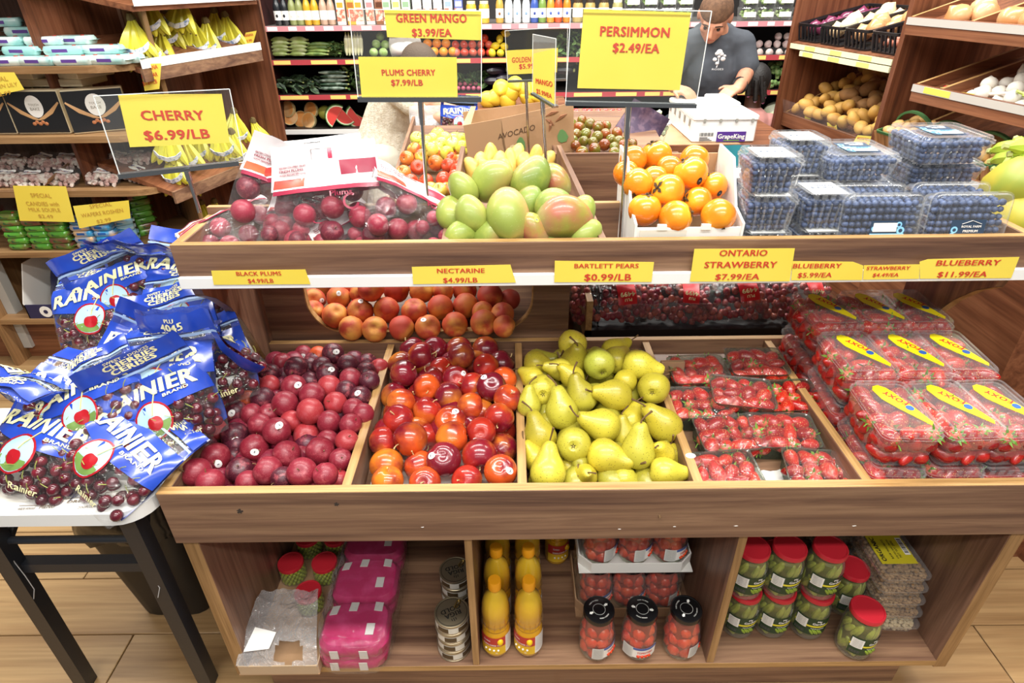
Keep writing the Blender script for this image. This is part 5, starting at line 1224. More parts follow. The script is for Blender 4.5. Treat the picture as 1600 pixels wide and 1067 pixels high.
# nut clamshells
NUT = M('walnut_pieces', '8a6a48', .7, var=('b5946a', 60, .4, .7), bump=.5, bscale=200); CASH = M('cashew_skin', 'cdb893', .6)
def nutclam(seed, mt_, r):
    w_, d_, h_, l_ = .125, .175, .030, .008; b, l, tt = clam(w_, d_, h_, l_, 6); bm_, lm_ = b.mesh('base', CLEAR), l.mesh('lid', CLEAR)
    q = random.Random(seed); N = MB()
    for i in range(10):
        for j in range(14):
            for z in (.007, .019, .029):
                if z < .028 and 1 < i < 8 and 1 < j < 12: continue
                N.ball(((i - 4.5) * .0105 + q.uniform(-.002, .002), (j - 6.5) * .0108 + q.uniform(-.002, .002), z + q.uniform(-.002, .002)), (r * q.uniform(.8, 1.3), r * q.uniform(.7, 1.2), r * .8), 6, 4, 0, Matrix.Rotation(q.uniform(0, 3), 3, 'Z'))
    nm = N.mesh('nuts', mt_)
    lb_ = MB().slab([(-.045, -.045, .0362), (.045, -.045, .0362), (.045, .05, .0362), (-.045, .05, .0362)], (0, 0, .0005)).mesh('label', M('yellow_green_label', 'd6c62c', .45), False)
    x = MB(); x.join(block([('ORGANIC', 1)], .075, .016, .05), Matrix.Translation((-.033, 0, .0371)) @ Matrix.Rotation(pi / 2, 4, 'Z')); x.join(block([('RAW WALNUTS', 1), ('HALVES AND PIECES', .6), ('NET WT 250G', .5)], .06, .03, .02), Matrix.Translation((.0, 0, .0371)) @ Matrix.Rotation(pi / 2, 4, 'Z')); xm = x.mesh('lettering', INK, False)
    bc = MB()
    for k in range(10): bc.box(.030, .040, -.012 + k * .0045, -.012 + k * .0045 + (.002 if k % 3 else .0032), .0368, .0371)
    bcm = bc.mesh('barcode', LGREY, False); bw = MB().slab([(.028, -.018, .0366), (.042, -.018, .0366), (.042, .036, .0366), (.028, .036, .0366)], (0, 0, .0002)).mesh('barcode_field', PAPER, False)
    def mk():
        t = thing('nut_clamshell', 'x', 'clamshell'); part('base', bm_, t); part('lid', lm_, t); part('nuts', nm, t, stuff=True)
        p = part('label', lb_, t, label='yellow green printed label'); part('lettering', xm, p); part('barcode_field', bw, p); part('barcode', bcm, p); return t
    return Kind(mk)
k_nw = nutclam(1, NUT, .0068); k_nc = nutclam(2, CASH, .0065)
for k in range(5): (k_nc if k == 0 else k_nw)((.975 - .003 * k, 1.03 + .006 * k, ZB + k * .0385), (0, 0, -.08 + .02 * k), f"clear clamshell of {'cashews at the bottom' if k == 0 else 'walnuts ' + (nth(k) + ' from the bottom' if k < 4 else 'topmost')} of the nut stack", 'nut clamshells in the right cubby')
for k in range(5): k_nw((.93, 1.24, ZB + k * .0385), (0, 0, .1), f'clear clamshell of walnuts in the shaded back stack, {nth(k)} from the bottom', 'nut clamshells in the right cubby')
# ================================================================== behind the stand: peaches and grapes under the shelf
rb = thing('rear_bin', 'walnut bin behind the oval opening holding loose peaches', 'bin', (-.22, 1.75, 0))
RB = Matrix.Translation((.22, -1.75, 0))
part('bin_floor', MB().slab([(-.66, 1.475, .742), (.15, 1.475, .742), (.15, 2.0, .80), (-.66, 2.0, .80)], (0, 0, .012)).xf(RB), rb, WX)
for x in (-.675, .135): part('side_board', MB().box(x, x + .018, 1.475, 1.92, .55, .92).xf(RB), rb, WY)
part('back_board', MB().box(-.66, .15, 1.905, 1.92, .5, .93).xf(RB), rb, WX)
part('base', MB().box(-.66, .15, 1.50, 1.90, 0, .742).xf(RB), rb, DKX)
PCH = M('peach_skin', 'd9893a', .6, var=('b8402c', 22, .42, .62), objcol=True, grad=(2, 'e0a548', .01, .04, 20))
k_pc = fruit_kind('peach', 'peach', sh_peach, .036, PCH); k_pcs = fruit_kind('peach', 'peach', sh_peach, .036, PCH, sticker=((.6, .3, .7), .24, .2))
HL = crop([(395,85,70),(320,175,68,1),(460,160,66,1),(535,105,62),(640,110,78),(780,120,74),(920,120,74),(1040,130,58),(1160,120,70),(1300,150,82),(1410,170,58),(580,235,74,1),(725,228,77),(880,235,77),(1025,215,74),(1165,205,77),(440,260,72),(320,235,60),(1260,240,52),(1370,250,65),(530,330,70),(660,335,72),(810,330,72),(955,325,72,1),(1105,310,72),(1265,300,74),(580,140,46,1),(1380,320,60),(700,60,70),(850,55,70),(1000,60,70),(1150,50,70),(480,70,70),(1290,60,66)], 400, 420, .28115)
S = settle(HL, .815 - 1.53 * .30, .30, .034, .9, 1.08, None, .05); RW = rows(HL, 5)
for i, (p, r) in enumerate(S):
    st_ = len(HL[i]) > 3; row, k = RW[i]; toc = (CAM - p).normalized()
    ax = toc + V((q.uniform(-.4, .4), 0, q.uniform(-.5, .3))) if st_ else V((q.uniform(-1, 1), q.uniform(-1, 0), q.uniform(-.5, 1)))
    (k_pcs if st_ else k_pc)(p, rot_to(ax, None, q.uniform(0, 6)), f"fuzzy peach{' with white sticker' if st_ else ''} in the opening, {nth(k)} from left in {nth(row)} row from below", 'peaches behind the oval opening', r / .036, C(q.choice(['c9582c', 'b5402c', 'd8853c', 'd07034'])))
gt = thing('grape_crate', 'black crate with a clear front ledge holding bags of red grapes', 'crate', (.55, 1.72, 0)); GT = Matrix.Translation((-.55, -1.72, 0))
gx0, gx1 = PY(928, 500, 1.58).x, 1.0
part('crate_floor', MB().box(gx0, gx1, 1.55, 1.95, .685, .70).xf(GT), gt, BLACK)
part('crate_front', MB().box(gx0 - .03, gx1, 1.535, 1.55, .67, .715).xf(GT), gt, BLACK)
part('clear_front', MB().box(gx0 + .04, gx1, 1.56, 1.563, .715, .785).xf(GT), gt, ACRYL)
part('crate_side', MB().box(gx0 - .03, gx0 - .012, 1.535, 1.95, .67, .81).xf(GT), gt, OAKY)
mh = MB()
for i in range(5):
    for j in range(9): mh.box(gx0 + .010, gx0 + .0125, 1.57 + .04 * j, 1.597 + .04 * j, .718 + i * .022, .733 + i * .022)
for i in range(6): mh.box(gx0 + .009, gx0 + .014, 1.56, 1.93, .712 + i * .022, .716 + i * .022)
mh.v = mh.v; part('mesh_side', mh.xf(GT), gt, BLACK, stuff=True)
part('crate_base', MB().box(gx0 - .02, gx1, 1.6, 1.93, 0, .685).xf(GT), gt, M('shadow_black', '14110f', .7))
part('crate_back', MB().box(gx0, gx1, 1.94, 1.95, .685, .93).xf(GT), gt, DKX)
GRAPE = M('grape_skin', '8a2f3f', .25, var=('b9604e', 30, .42, .65), coat=.3)
def grape_bag(seed):
    fn = bagfn(.23, .20, .13, seed, 0, .2); fm = MB(); [fm.join(sheet(fn, s, -1, 1, 0, 1, 14, 16, 0)) for s in (-1, 1)]; film_ = fm.mesh('bag_film', WRAP)
    q = random.Random(seed); g = MB(); P = []
    for _ in range(1600):
        if len(P) > 95: break
        u, v = q.uniform(-.92, .92), q.uniform(.03, .62); a = fn(u, v, -1); b = fn(u, v, 1); th = (b - a).length
        if th < .016: continue
        p = a + (b - a) * ((.010 + q.choice((0, 0, .5, 1)) * max(0, th - .02)) / th)
        if all((p - o).length > .0165 for o in P): P.append(p); g.ball(p, (.0105, .0105, .012), 8, 6)
    gm = g.mesh('grapes', GRAPE)
    hd = MB(); [hd.join(sheet(fn, s, -1, 1, .8, 1, 12, 4, .001)) for s in (-1, 1)]; hm = hd.mesh('printed_header', M('red_bag_header', 'd02a22', .3))
    st = sheet(fn, -1, -.55, .35, .62, .80, 8, 3, .0015).mesh('orange_print', M('orange_print', 'e88f2c', .4)); t2 = MB(); wrap_text(t2, fn, 'GRAPES', -.5, .3, .66, .06, -1, .003, 0, .04); tm = t2.mesh('lettering', CREAM, False)
    tg = sheet(fn, -1, .15, .62, .30, .62, 6, 5, .004).mesh('red_tag', M('red_tag', 'd1232a', .3)); t3 = MB(); wrap_text(t3, fn, '4499', .2, .58, .42, .06, -1, .006, 0, .04, 0, True); wrap_text(t3, fn, 'PLU', .3, .48, .35, .04, -1, .006, 0, .04, 0, True); t3m = t3.mesh('lettering', CREAM, False)
    def mk():
        t = thing('grape_bag', 'x', 'bag'); part('bag_film', film_, t); part('grapes', gm, t, stuff=True); h = part('printed_header', hm, t); part('orange_print', st, h); part('lettering', tm, h)
        part('lettering', t3m, part('red_tag', tg, t, label='red tag with cream code')); return t
    return Kind(mk)
GB = [grape_bag(41), grape_bag(42)]
for i, (x, y, z, ti, ro, ya) in enumerate(((.29, 1.60, .705, 70, 0, 5), (.47, 1.60, .705, 62, 8, 0), (.66, 1.60, .705, 66, -8, -5), (.84, 1.60, .705, 66, 5, 5), (.38, 1.76, .75, 50, -5, 0), (.58, 1.75, .77, 52, 12, 10), (.78, 1.75, .77, 48, -8, 0))):
    GB[i % 2]((x, y, z), bag_rot(R90(ti), R90(ro), R90(ya)), f"bag of red grapes in the crate, {nth(i if i < 4 else i - 4)} from left in the {'front' if i < 4 else 'back'} row", 'bags of red grapes under the shelf')
# ================================================================== far bins on the island
ib = thing('apple_bin', 'walnut apple bin on the island behind the plum bags', 'bin', (-.28, 2.3, 0)); IB = Matrix.Translation((.28, -2.3, 0))
part('front_board', MB().box(-.41, -.155, 1.94, 1.955, .80, .965).xf(IB), ib, WX); part('bin_floor', MB().slab([(-.41, 1.95, .89), (-.155, 1.95, .89), (-.155, 2.7, 1.05), (-.41, 2.7, 1.05)], (0, 0, .012)).xf(IB), ib, WX)
part('side_board', MB().slab([(-.42, 1.94, .8), (-.42, 2.75, .9), (-.42, 2.75, 1.09), (-.42, 1.94, .96)], (.012, 0, 0)).xf(IB), ib, WY); part('side_board', MB().slab([(-.167, 1.94, .8), (-.167, 2.75, .9), (-.167, 2.75, 1.12), (-.167, 1.94, .97)], (.012, 0, 0)).xf(IB), ib, WY)
part('base', MB().box(-.40, -.17, 2.0, 2.7, 0, .86).xf(IB), ib, DKX)
APM = M('apple_skin', 'd9a636', .3, var=('c24a2a', 16, .45, .62), objcol=True, coat=.3)
k_ap = fruit_kind('apple', 'apple', sh_apple, .031, APM, stem=(.018, .0014, .3), nu=18, nv=12)
AL = crop([(1340,350,52,'y'),(1480,330,50,'y'),(1425,420,40,'y'),(1560,340,48,'y'),(1340,440,45,'y'),(1450,170,0,'y')][:0] + [(860,1010,44,'r'),(945,1010,45,'r'),(1045,1000,48,'r'),(1110,980,40,'r'),(820,960,40,'o'),(900,930,42,'r'),(1000,905,46,'o'),(1070,920,42,'r'),(1125,900,38,'o'),(840,880,40,'o'),(920,870,40,'y'),(1005,850,38,'y'),(1085,885,34,'y'),(880,830,38,'y'),(1120,950,36,'r'),(1130,860,34,'y'),(970,1055,40,'y'),(890,1060,38,'y'),(1060,1055,38,'y'),(1020,1060,40,'y'),(1120,1040,36,'y')], 400, 0, .28115)
GAL = crop([(895,770,36),(950,790,38),(985,775,34),(1030,800,42,),(1095,800,42),(1060,850,36),(1010,745,34),(1110,770,36),(1145,820,32),(1000,820,36),(940,820,36),(1050,770,34),(1145,780,30),(975,830,34)], 400, 0, .28115)
S = settle(AL, .96 - 1.95 * .235, .235, .031, .9, 1.05, None, .04); RW = rows(AL, 5)
AC = {'r': ('c9482c', 'red striped'), 'o': ('dc7c34', 'orange red'), 'y': ('e3bd4c', 'yellow blushed')}
for i, (p, r) in enumerate(S):
    row, k = RW[i]; hx, nm = AC[AL[i][3]]
    k_ap(p, rot_to((q.uniform(-1, 1), q.uniform(-1, 0), q.uniform(-.2, 1))), f'{nm} apple behind the sign pole, {nth(k)} from left in {nth(row)} row', 'apples in the island bin', r / .031, C(hx))
k_ga = fruit_kind('green_apple', 'apple', sh_apple, .031, M('green_apple_skin', 'c9cf4a', .3, var=('dede7a', 14, .45, .7), coat=.3), stem=(.018, .0014, .3), nu=16, nv=10)
S = settle(GAL, .96 - 1.95 * .235, .235, .031, .9, 1.05, None, .03); RW = rows(GAL, 3)
for i, (p, r) in enumerate(S):
    row, k = RW[i]; k_ga(p, rot_to((q.uniform(-1, 1), q.uniform(-1, 0), q.uniform(-.2, 1))), f'yellow green apple above the red ones, {nth(k)} from left in {nth(row)} row', 'green apples in the island bin', r / .031)
# tomato box and bins to the right
kb = thing('tomato_bin', 'walnut bin of brown tomatoes beside the persimmon carton', 'bin', (.34, 2.3, 0)); KB_ = Matrix.Translation((-.34, -2.3, 0))
kx0, kx1 = PY(866, 260, 1.99).x, PY(1000, 260, 1.99).x + .12
part('front_board', MB().box(kx0, kx1, 1.985, 2.0, .6, 1.112).xf(KB_), kb, WX); part('side_board', MB().box(kx0, kx0 + .014, 2.0, 2.6, .6, 1.112).xf(KB_), kb, WY)
part('bin_floor', MB().slab([(kx0, 2.0, 1.05), (kx1, 2.0, 1.05), (kx1, 2.6, 1.13), (kx0, 2.6, 1.13)], (0, 0, .012)).xf(KB_), kb, WX); part('base', MB().box(kx0 + .01, kx1 - .01, 2.01, 2.6, 0, 1.05).xf(KB_), kb, DKX)
TMM = M('kumato_skin', '7a3a16', .18, var=('6a6a20', 18, .45, .62), objcol=True, coat=.5)
k_km = fruit_kind('brown_tomato', 'tomato', sh_tom, .021, TMM, nu=14, nv=10)
TL = crop([(405,690,30),(460,670,30),(445,705,32),(505,690,32),(550,705,34),(425,745,32),(480,745,34),(545,760,34),(590,745,32),(655,740,34),(595,700,28),(470,785,30),(530,830,38),(585,805,34),(640,820,32),(460,845,36),(665,785,32),(690,805,30),(640,850,34),(740,800,28),(425,810,32),(700,780,28),(620,775,28),(520,790,28),(745,835,26),(690,840,26),(410,780,28)], 780, 0, .28115)
S = settle(TL, 1.10 - 2.02 * .22, .22, .0205, .9, 1.1, None, .03); RW = rows(TL, 5)
for i, (p, r) in enumerate(S):
    row, k = RW[i]; k_km(p, rot_to((q.uniform(-1, 1), q.uniform(-1, .2), q.uniform(-.2, 1))), f'small brown tomato under the persimmon sign, {nth(k)} from left in {nth(row)} row', 'brown tomatoes in the island bin', r / .021, C(q.choice(['8a4418', '7a3a16', '6d5a1e', '94421c'])))
RTM = M('red_tomato_skin', 'd2302a', .2, coat=.4)
k_rt = fruit_kind('cherry_tomato', 'tomato', sh_tom, .017, RTM, nu=12, nv=8)
for i in range(22):
    x, y = 890 + (i % 8) * 11 + q.uniform(-2, 2), 176 + (i // 8) * 9
    p = PY(x, y, 2.52 + .03 * (2 - i // 8)); k_rt(p, rot_to((q.uniform(-1, 1), -.5, q.uniform(0, 1))), f'red cherry tomato behind the brown ones, {nth(i % 8)} from left in {nth(i // 8)} row', 'red cherry tomatoes behind the brown ones')
part_ = part('cherry_tomato_tray', MB().loft([rrect(.26, .16, .02, 0), rrect(.30, .18, .02, .075), rrect(.296, .176, .02, .075), rrect(.256, .156, .02, .004)], True, True), None, CLEAR, loc=(PY(930, 205, 2.55).x, 2.58, PY(930, 208, 2.55).z)); tag(part_, 'clear tray of red cherry tomatoes behind the brown tomatoes', 'tray')
# avocado carton
ac = thing('avocado_carton', 'open kraft cardboard carton printed with avocados and the word avocado', 'box', (0, 0, 0))
AVF = (PY(835, 245, 2.12), V((.17, 1, 0)).normalized())
def avp(x, y, e=0): return PP(x, y, AVF[0] - AVF[1] * e, AVF[1])
def avq(n, pts, d, mat, par=None, label=None): return part(n, MB().slab(pts, d), par or ac, mat, smooth=False, label=label)
fw_ = avq('front_wall', [avp(783, 185), avp(896, 160), avp(897, 240), avp(795, 262), avp(785, 225)], AVF[1] * .004, KRAFT)
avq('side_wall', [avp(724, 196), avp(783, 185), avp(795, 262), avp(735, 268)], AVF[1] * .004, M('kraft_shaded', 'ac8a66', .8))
avq('back_wall', [avp(723, 175, -.22), avp(872, 156, -.22), avp(872, 230, -.22), avp(730, 240, -.22)], AVF[1] * .004, KRAFT)
avq('side_flap', [avp(722, 196), avp(736, 166, -.2), avp(742, 166, -.2), avp(732, 200)], V((.004, 0, 0)), KRAFT)
avq('inner_floor', [avp(736, 255), avp(890, 238), avp(890, 232, -.22), avp(740, 240, -.22)], V((0, 0, .004)), KRAFT)
x_ = MB(); fit(x_, 'AVOCADO', avp(778, 218.5, .003), avp(836, 203, .003), V((0, 0, 1)), 8.5 * mpp(avp(800, 210)), bold=.0); part('lettering', x_, fw_, M('brown_ink', '4a3523', .6), smooth=False)
x_ = MB().slab([avp(x, y, .0025) for x, y in ((812, 214), (808, 220), (806, 228), (808, 236), (812, 238), (818, 238), (821, 231), (820, 222), (816, 215))], -AVF[1] * .0008)
x_.join(MB().slab([avp(x, y, .0025) for x, y in ((875, 203), (871, 212), (872, 220), (877, 223), (885, 221), (888, 213), (884, 206), (879, 202))], -AVF[1] * .0008)); part('printed_avocado', x_, fw_, M('printed_avocado_green', '5f8a52', .6), smooth=False)
x_ = MB().slab([avp(x, y, .003) for x, y in ((797, 228), (796, 234), (801, 238), (810, 238), (812, 234), (808, 229), (802, 226))], -AVF[1] * .0008); part('printed_half', x_, fw_, M('printed_half', 'd9c596', .6), smooth=False)
x_ = MB().slab([avp(x, y, .0045) for x, y in ((801, 231), (801, 235), (805, 236.5), (808, 234), (807, 231))], -AVF[1] * .0008); 
lf = MB()
for (a, b) in (((852, 182), (873, 174)), ((853, 186), (866, 196)), ((858, 205), (862, 190)), ((868, 190), (886, 178))): lf.tube([avp(*a, .003), avp((a[0]+b[0])/2, (a[1]+b[1])/2 - 2, .003), avp(*b, .003)], [.001, .006, .001], 4)
part('printed_pit', x_, fw_, M('printed_pit', 'a4552c', .6), smooth=False); part('printed_branch', lf, fw_, M('printed_branch', '96674a', .6), smooth=False)
# yellow citrus heap behind the avocado carton
k_le = fruit_kind('yellow_citrus', 'citrus', sh_lemon, .048, M('yellow_citrus_skin', 'f2cf3e', .4, bump=.1, bscale=220), nu=16, nv=10)
for i, (x, y, r) in enumerate(((775, 152, 13), (797, 147, 14), (818, 140, 13), (783, 138, 13), (805, 133, 13), (826, 152, 12), (763, 156, 11), (845, 150, 12), (838, 137, 11), (793, 158, 12))):
    p = PY(x, y, 3.3); k_le(p, rot_to((q.uniform(-1, 1), -.6, q.uniform(-.3, .6))), f'big yellow citrus behind the avocado carton, {nth(i)} of the heap from the front left', 'yellow citrus on the far island')
lb2 = part('citrus_bin', MB().box(-.18, .3, 3.2, 3.6, 0, PY(800, 166, 3.3).z), None, DKX); tag(lb2, 'dark wooden bin under the yellow citrus heap', 'bin')
# small plants bag, purple bag, leafy bag, dark ledge by the man
hb = bagfn(.17, .2, .09, 61); fm = MB(); [fm.join(sheet(hb, s, -1, 1, 0, 1, 12, 12, 0)) for s in (-1, 1)]
o = part('purple_mesh_bag', fm, None, M('purple_bag', '4a3a52', .5, var=('6a5466', 40, .45, .6)), loc=PY(972, 246, 2.35)); tag(o, 'dark purple bag between the brown tomatoes and the persimmons', 'bag'); o.rotation_euler = (0, .5, 0)
lt = thing('salad_tub', 'clear plastic tub of leafy salad with a white rim behind the persimmons', 'tub', PY(1020, 222, 2.6))
part('tub_body', MB().lathe([(.045, 0), (.06, .075), (.062, .08), (.058, .08)], 24, 0, True, False), lt, CLEAR); part('rim', MB().lathe([(.066, .076), (.066, .082), (.058, .083), (.058, .076)], 24, 0, False, False), lt, WHITE)
lv = MB()
for k in range(40): lv.ball((q.uniform(-.04, .04), q.uniform(-.04, .04), q.uniform(.03, .12)), (.014, .010, .008), 5, 4, 0, Euler((q.uniform(0, 3), q.uniform(0, 3), 0)).to_matrix())
part('leaves', lv, lt, M('pale_salad', 'cfd9b0', .5, var=('a58fa0', 30, .5, .7)), stuff=True)
gp = PZ(1086, 180, PZ(1086, 180, 1.03).z)
yb0, zt = 2.72, PY(1100, 180, 2.72).z
gx0_, gx1_ = PY(1086, 180, 2.72).x, PY(1186, 180, 2.72).x
g = thing('grape_carton', 'closed white foam carton with a purple grape label on the ledge', 'box', ((gx0_ + gx1_) / 2, 2.95, zt - .115)); gw = gx1_ - gx0_
part('carton_body', MB().box(-gw/2, gw/2, -.23, .23, 0, .095, 0, .006), g, WHITE); part('carton_lid', MB().box(-gw/2 - .004, gw/2 + .004, -.234, .234, .09, .115, 0, .006), g, WHITE)
part('lid_flap', MB().box(.02, gw/2 - .02, -.05, .2, .1155, .135, 0, .005), g, WHITE)
sl = MB()
for k in range(5): sl.box(-gw/2 - .0052, -gw/2 - .003, -.18 + k * .09, -.165 + k * .09, .06, .09)
for k in range(4): sl.box(-gw/2 + .04 + k * gw * .25, -gw/2 + .05 + k * gw * .25, -.2355, -.233, .085, .1)
part('vent_slots', sl, g, M('slot_grey', '9a9890', .7))
pl = part('label', MB().box(-.03, .095, -.2325, -.2295, .004, .046), g, M('purple_label', '54308a', .5), label='purple printed label')
x_ = MB(); fit(x_, 'GrapeKing', V((-.026, -.2335, .018)), V((.091, -.2335, .018)), V((0, 0, 1)), .018, bold=.05); part('lettering', x_, pl, PAPER, smooth=False); part('green_stripe', MB().box(.0, .07, -.2335, -.2328, .008, .012), pl, M('label_green', '6a9a3a', .5))
bcd = MB()
for k in range(12): bcd.box(-.105 + k * .005, -.105 + k * .005 + (.003 if k % 3 else .0016), -.2315, -.2295, .028, .042)
part('barcode', bcd, g, LGREY); bcd = MB()
for k in range(3): bcd.box(-.105, -.05 - .01 * k, -.2315, -.2295, .008 + k * .006, .011 + k * .006)
part('small_print', bcd, g, LGREY)
ldg = thing('island_ledge', 'dark wooden island ledge under the white grape carton', 'display stand', (.9, 2.95, 0))
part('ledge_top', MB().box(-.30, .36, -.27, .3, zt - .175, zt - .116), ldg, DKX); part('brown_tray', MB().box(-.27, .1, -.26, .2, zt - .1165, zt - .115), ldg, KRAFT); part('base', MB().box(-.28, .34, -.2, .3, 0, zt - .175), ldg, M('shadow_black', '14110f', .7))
tq = part('cloth', MB().grid(lambda u, v: (u * .13, -.28 - .004 * math.sin(u * 9), -.10 * v + .0 * u), 8, 4), None, M('teal_cloth', '2f8f9c', .8), loc=(PY(1123, 226, 2.66).x, 2.93, PY(1123, 226, 2.66).z)); tag(tq, 'teal cloth hanging over the ledge edge below the grape carton', 'cloth')
# ================================================================== far refrigerated cooler
YC = 4.5
cx0 = PY(430, 120, YC).x - .02; cx1 = 2.42
cc_ = thing('open_cooler', 'long open refrigerated cooler with four lit shelves of produce', 'cooler', ((cx0 + cx1) / 2, 4.8, 0)); CC = Matrix.Translation((-(cx0 + cx1) / 2, -4.8, 0))
DK = M('cooler_dark', '1d1918', .5); CG = M('cooler_grey', '8f8680', .45); MET = M('brushed_metal', 'b3aca6', .35, .6)
part('back_panel', MB().box(cx0, cx1, 5.1, 5.14, .3, 2.2).xf(CC), cc_, DK)
for x in (cx0 - .03, cx1): part('end_panel', MB().slab([(x, 4.42, 0), (x, 5.14, 0), (x, 5.14, 2.2), (x, 4.42, 2.2)], (.03, 0, 0)).xf(CC), cc_, M('dark_red_panel', '3a1a1a', .5))
part('corner_post', MB().box(cx0 - .10, cx0 - .03, 4.40, 4.46, 0, 2.2).xf(CC), cc_, MET)
part('base', MB().box(cx0, cx1, 4.46, 5.1, .08, .50).xf(CC), cc_, CG); part('kick_board', MB().box(cx0, cx1, 4.5, 5.1, 0, .08).xf(CC), cc_, DK)
part('bumper', MB().box(cx0, cx1, 4.44, 4.46, .40, .47).xf(CC), cc_, M('bumper_grey', '6d635e', .5)); part('grille', MB().box(cx0, cx1, 4.455, 4.46, .50, .62).xf(CC), cc_, DK)
SZ = [PY(800, y, YC).z for y in (37, 90, 145, 199)]
PINK = M('pink_price_rail', 'd58f96', .5); YRL = M('yellow_rail_tag', 'f1d978', .5); REDR = M('red_rail', 'b8434a', .5)
for i, z in enumerate(SZ):
    part('shelf', MB().box(cx0, cx1, YC + .01, 5.1, z - .016, z - .002).xf(CC), cc_, M('shelf_dark', '2a2522', .5) if i else MET)
    rl = part('price_rail', MB().box(cx0, cx1, YC - .004, YC + .01, z - .032, z - .001).xf(CC), cc_, [PINK, REDR, REDR, WHITE][i])
    x = cx0 + .03; k = 0; qq = random.Random(i)
    while x < cx1 - .1:
        wd = qq.uniform(.045, .07) if i == 0 else qq.uniform(.1, .2)
        if i < 3 or qq.random() < .3: part('price_tag', MB().box(x, x + wd, YC - .0055, YC - .004, z - .028, z - .004).xf(CC), rl, WHITE if i == 0 else YRL)
        x += wd + (qq.uniform(.05, .08) if i == 0 else qq.uniform(.02, .16))
def tagm(o, l, c, g): return tag(o, l, c, g)
# bottles and cartons along the top shelf
_bk = {}
def bottle(kind, col_, cap, x, lab, dz=0, Y=4.60):
    key = (kind, col_, cap)
    if key not in _bk:
        mt = M('drink_' + col_, col_, .25, coat=.3); mc = M('cap_' + cap, cap, .4)
        if kind == 'b': pf = [(.022, 0), (.026, .005), (.026, .105), (.022, .125), (.011, .155), (.011, .17)]; cp = (.0125, .165, .185)
        else: pf = [(.03, 0), (.034, .006), (.034, .10), (.028, .115)]; cp = (.029, .112, .13)
        bm_ = (MB().lathe(pf, 14) if kind != 'c' else MB().loft([rrect(.056, .056, .004, 0, 0, 0, 1), rrect(.056, .056, .004, .16, 0, 0, 1), rrect(.05, .012, .003, .195, 0, 0, 1), rrect(.05, .006, .002, .215, 0, 0, 1)], True, True)).mesh('body', mt)
        cm = MB().lathe([(cp[0], cp[1]), (cp[0], cp[2])], 12).mesh('cap', mc) if kind != 'c' else MB().lathe([(.011, 0), (.011, .012)], 10, c=(0, -.022, .172)).mesh('cap', mc)
        lm = MB().lathe([((.0265 if kind == 'b' else .0345), .03), ((.0265 if kind == 'b' else .0345), .085)], 14, 0, False, False).mesh('label', PAPER) if kind != 'c' else MB().box(-.027, .027, -.0286, -.0278, .02, .09).mesh('label', M('carton_fruit_print', 'd9705a', .5, var=('f0d9c0', 40, .45, .6)))
        sp_ = (MB().ball((0, -.0262, .055), (.008, .002, .010), 8, 5) if kind != 'c' else MB().box(-.02, .02, -.0288, -.028, .10, .13)).mesh('label_print', M('lp_' + cap, cap, .5))
        def mk():
            t = thing({'b': 'drink_bottle', 'j': 'preserve_jar', 'c': 'juice_carton'}[kind], 'x', {'b': 'bottle', 'j': 'jar', 'c': 'carton'}[kind]); part('body', bm_, t); part('cap', cm, t); part('label_print', sp_, part('label', lm, t)); return t
        _bk[key] = Kind(mk)
    return _bk[key]((PY(x, 37, Y).x, Y, SZ[0]), (0, 0, 0), lab, 'drinks on the top shelf of the cooler')
TOP = [(437,'b','23262a','14161a','dark'),(448,'b','23262a','14161a','dark'),(460,'b','8f965c','e8e6dc','olive'),(471,'b','8f965c','e8e6dc','olive'),(483,'b','d9a92e','f2efe2','amber'),(495,'b','d9a92e','f2efe2','amber'),(508,'b','c4a48c','f2efe2','pale pink'),(520,'b','c4a48c','f2efe2','pale pink'),(536,'c','e9e2d8','e2a23a','white'),(552,'c','dba23c','b0692a','amber'),(564,'c','e9e2d8','e2a23a','white'),(581,'c','efe6e0','d08a8a','white'),(596,'c','8a5330','5a3018','brown'),(607,'c','cfe0c8','8fb08a','pale green'),(622,'c','e6dfb8','cfc070','cream'),(637,'c','cfe0c8','8fb08a','pale green'),(654,'c','eceae6','c9c4bc','white'),(670,'c','eceae6','c9c4bc','white'),(686,'c','eceae6','c9c4bc','white'),(702,'c','eceae6','9ab0cc','white'),(718,'c','4a5a9c','e8e6dc','blue'),(737,'j','dcb23c','efe6c0','yellow'),(757,'j','dcb23c','efe6c0','yellow'),(781,'b','caa24a','8a5a2a','honey'),(795,'b','e8eef0','7a9ab8','white'),(808,'b','e8eef0','7a9ab8','white'),(822,'b','e8eef0','7a9ab8','white'),(835,'b','3f5aa8','2f4590','blue'),(847,'b','7a9a4a','3f5aa8','green'),(860,'b','e39a3a','3f5aa8','orange'),(872,'b','d2552c','3f5aa8','red orange'),(885,'b','e8882c','3f5aa8','orange'),(902,'j','b8a060','4a3a2a','tan'),(921,'j','b8a060','4a3a2a','tan'),(942,'j','b8a060','4a3a2a','tan'),(963,'j','a8a26a','efe9d8','tan')]
for i, (x, k, c1, c2, nm) in enumerate(TOP): bottle(k, c1, c2, x, f"{nm} {'bottle' if k == 'b' else 'carton' if k == 'c' else 'jar'} on the cooler's top shelf, {nth(i)} item from left")
SALM = M('salad_mix', '7a9a4a', .6, var=('c9d9a0', 25, .45, .6))
def mk():
    t = thing('salad_box', 'x', 'box'); part('box_body', MB().loft([rrect(.10, .09, .01, 0), rrect(.115, .1, .012, .065), rrect(.118, .104, .012, .067), rrect(.11, .098, .01, .078)], True, True), t, CLEAR)
    s = MB(); [s.ball((q.uniform(-.038, .038), q.uniform(-.032, .032), q.uniform(.014, .058)), (.013, .010, .009), 5, 4) for _ in range(36)]; part('leaves', s, t, SALM, stuff=True)
    part('label', MB().box(-.04, .04, -.054, -.0525, .02, .05), t, PAPER); return t
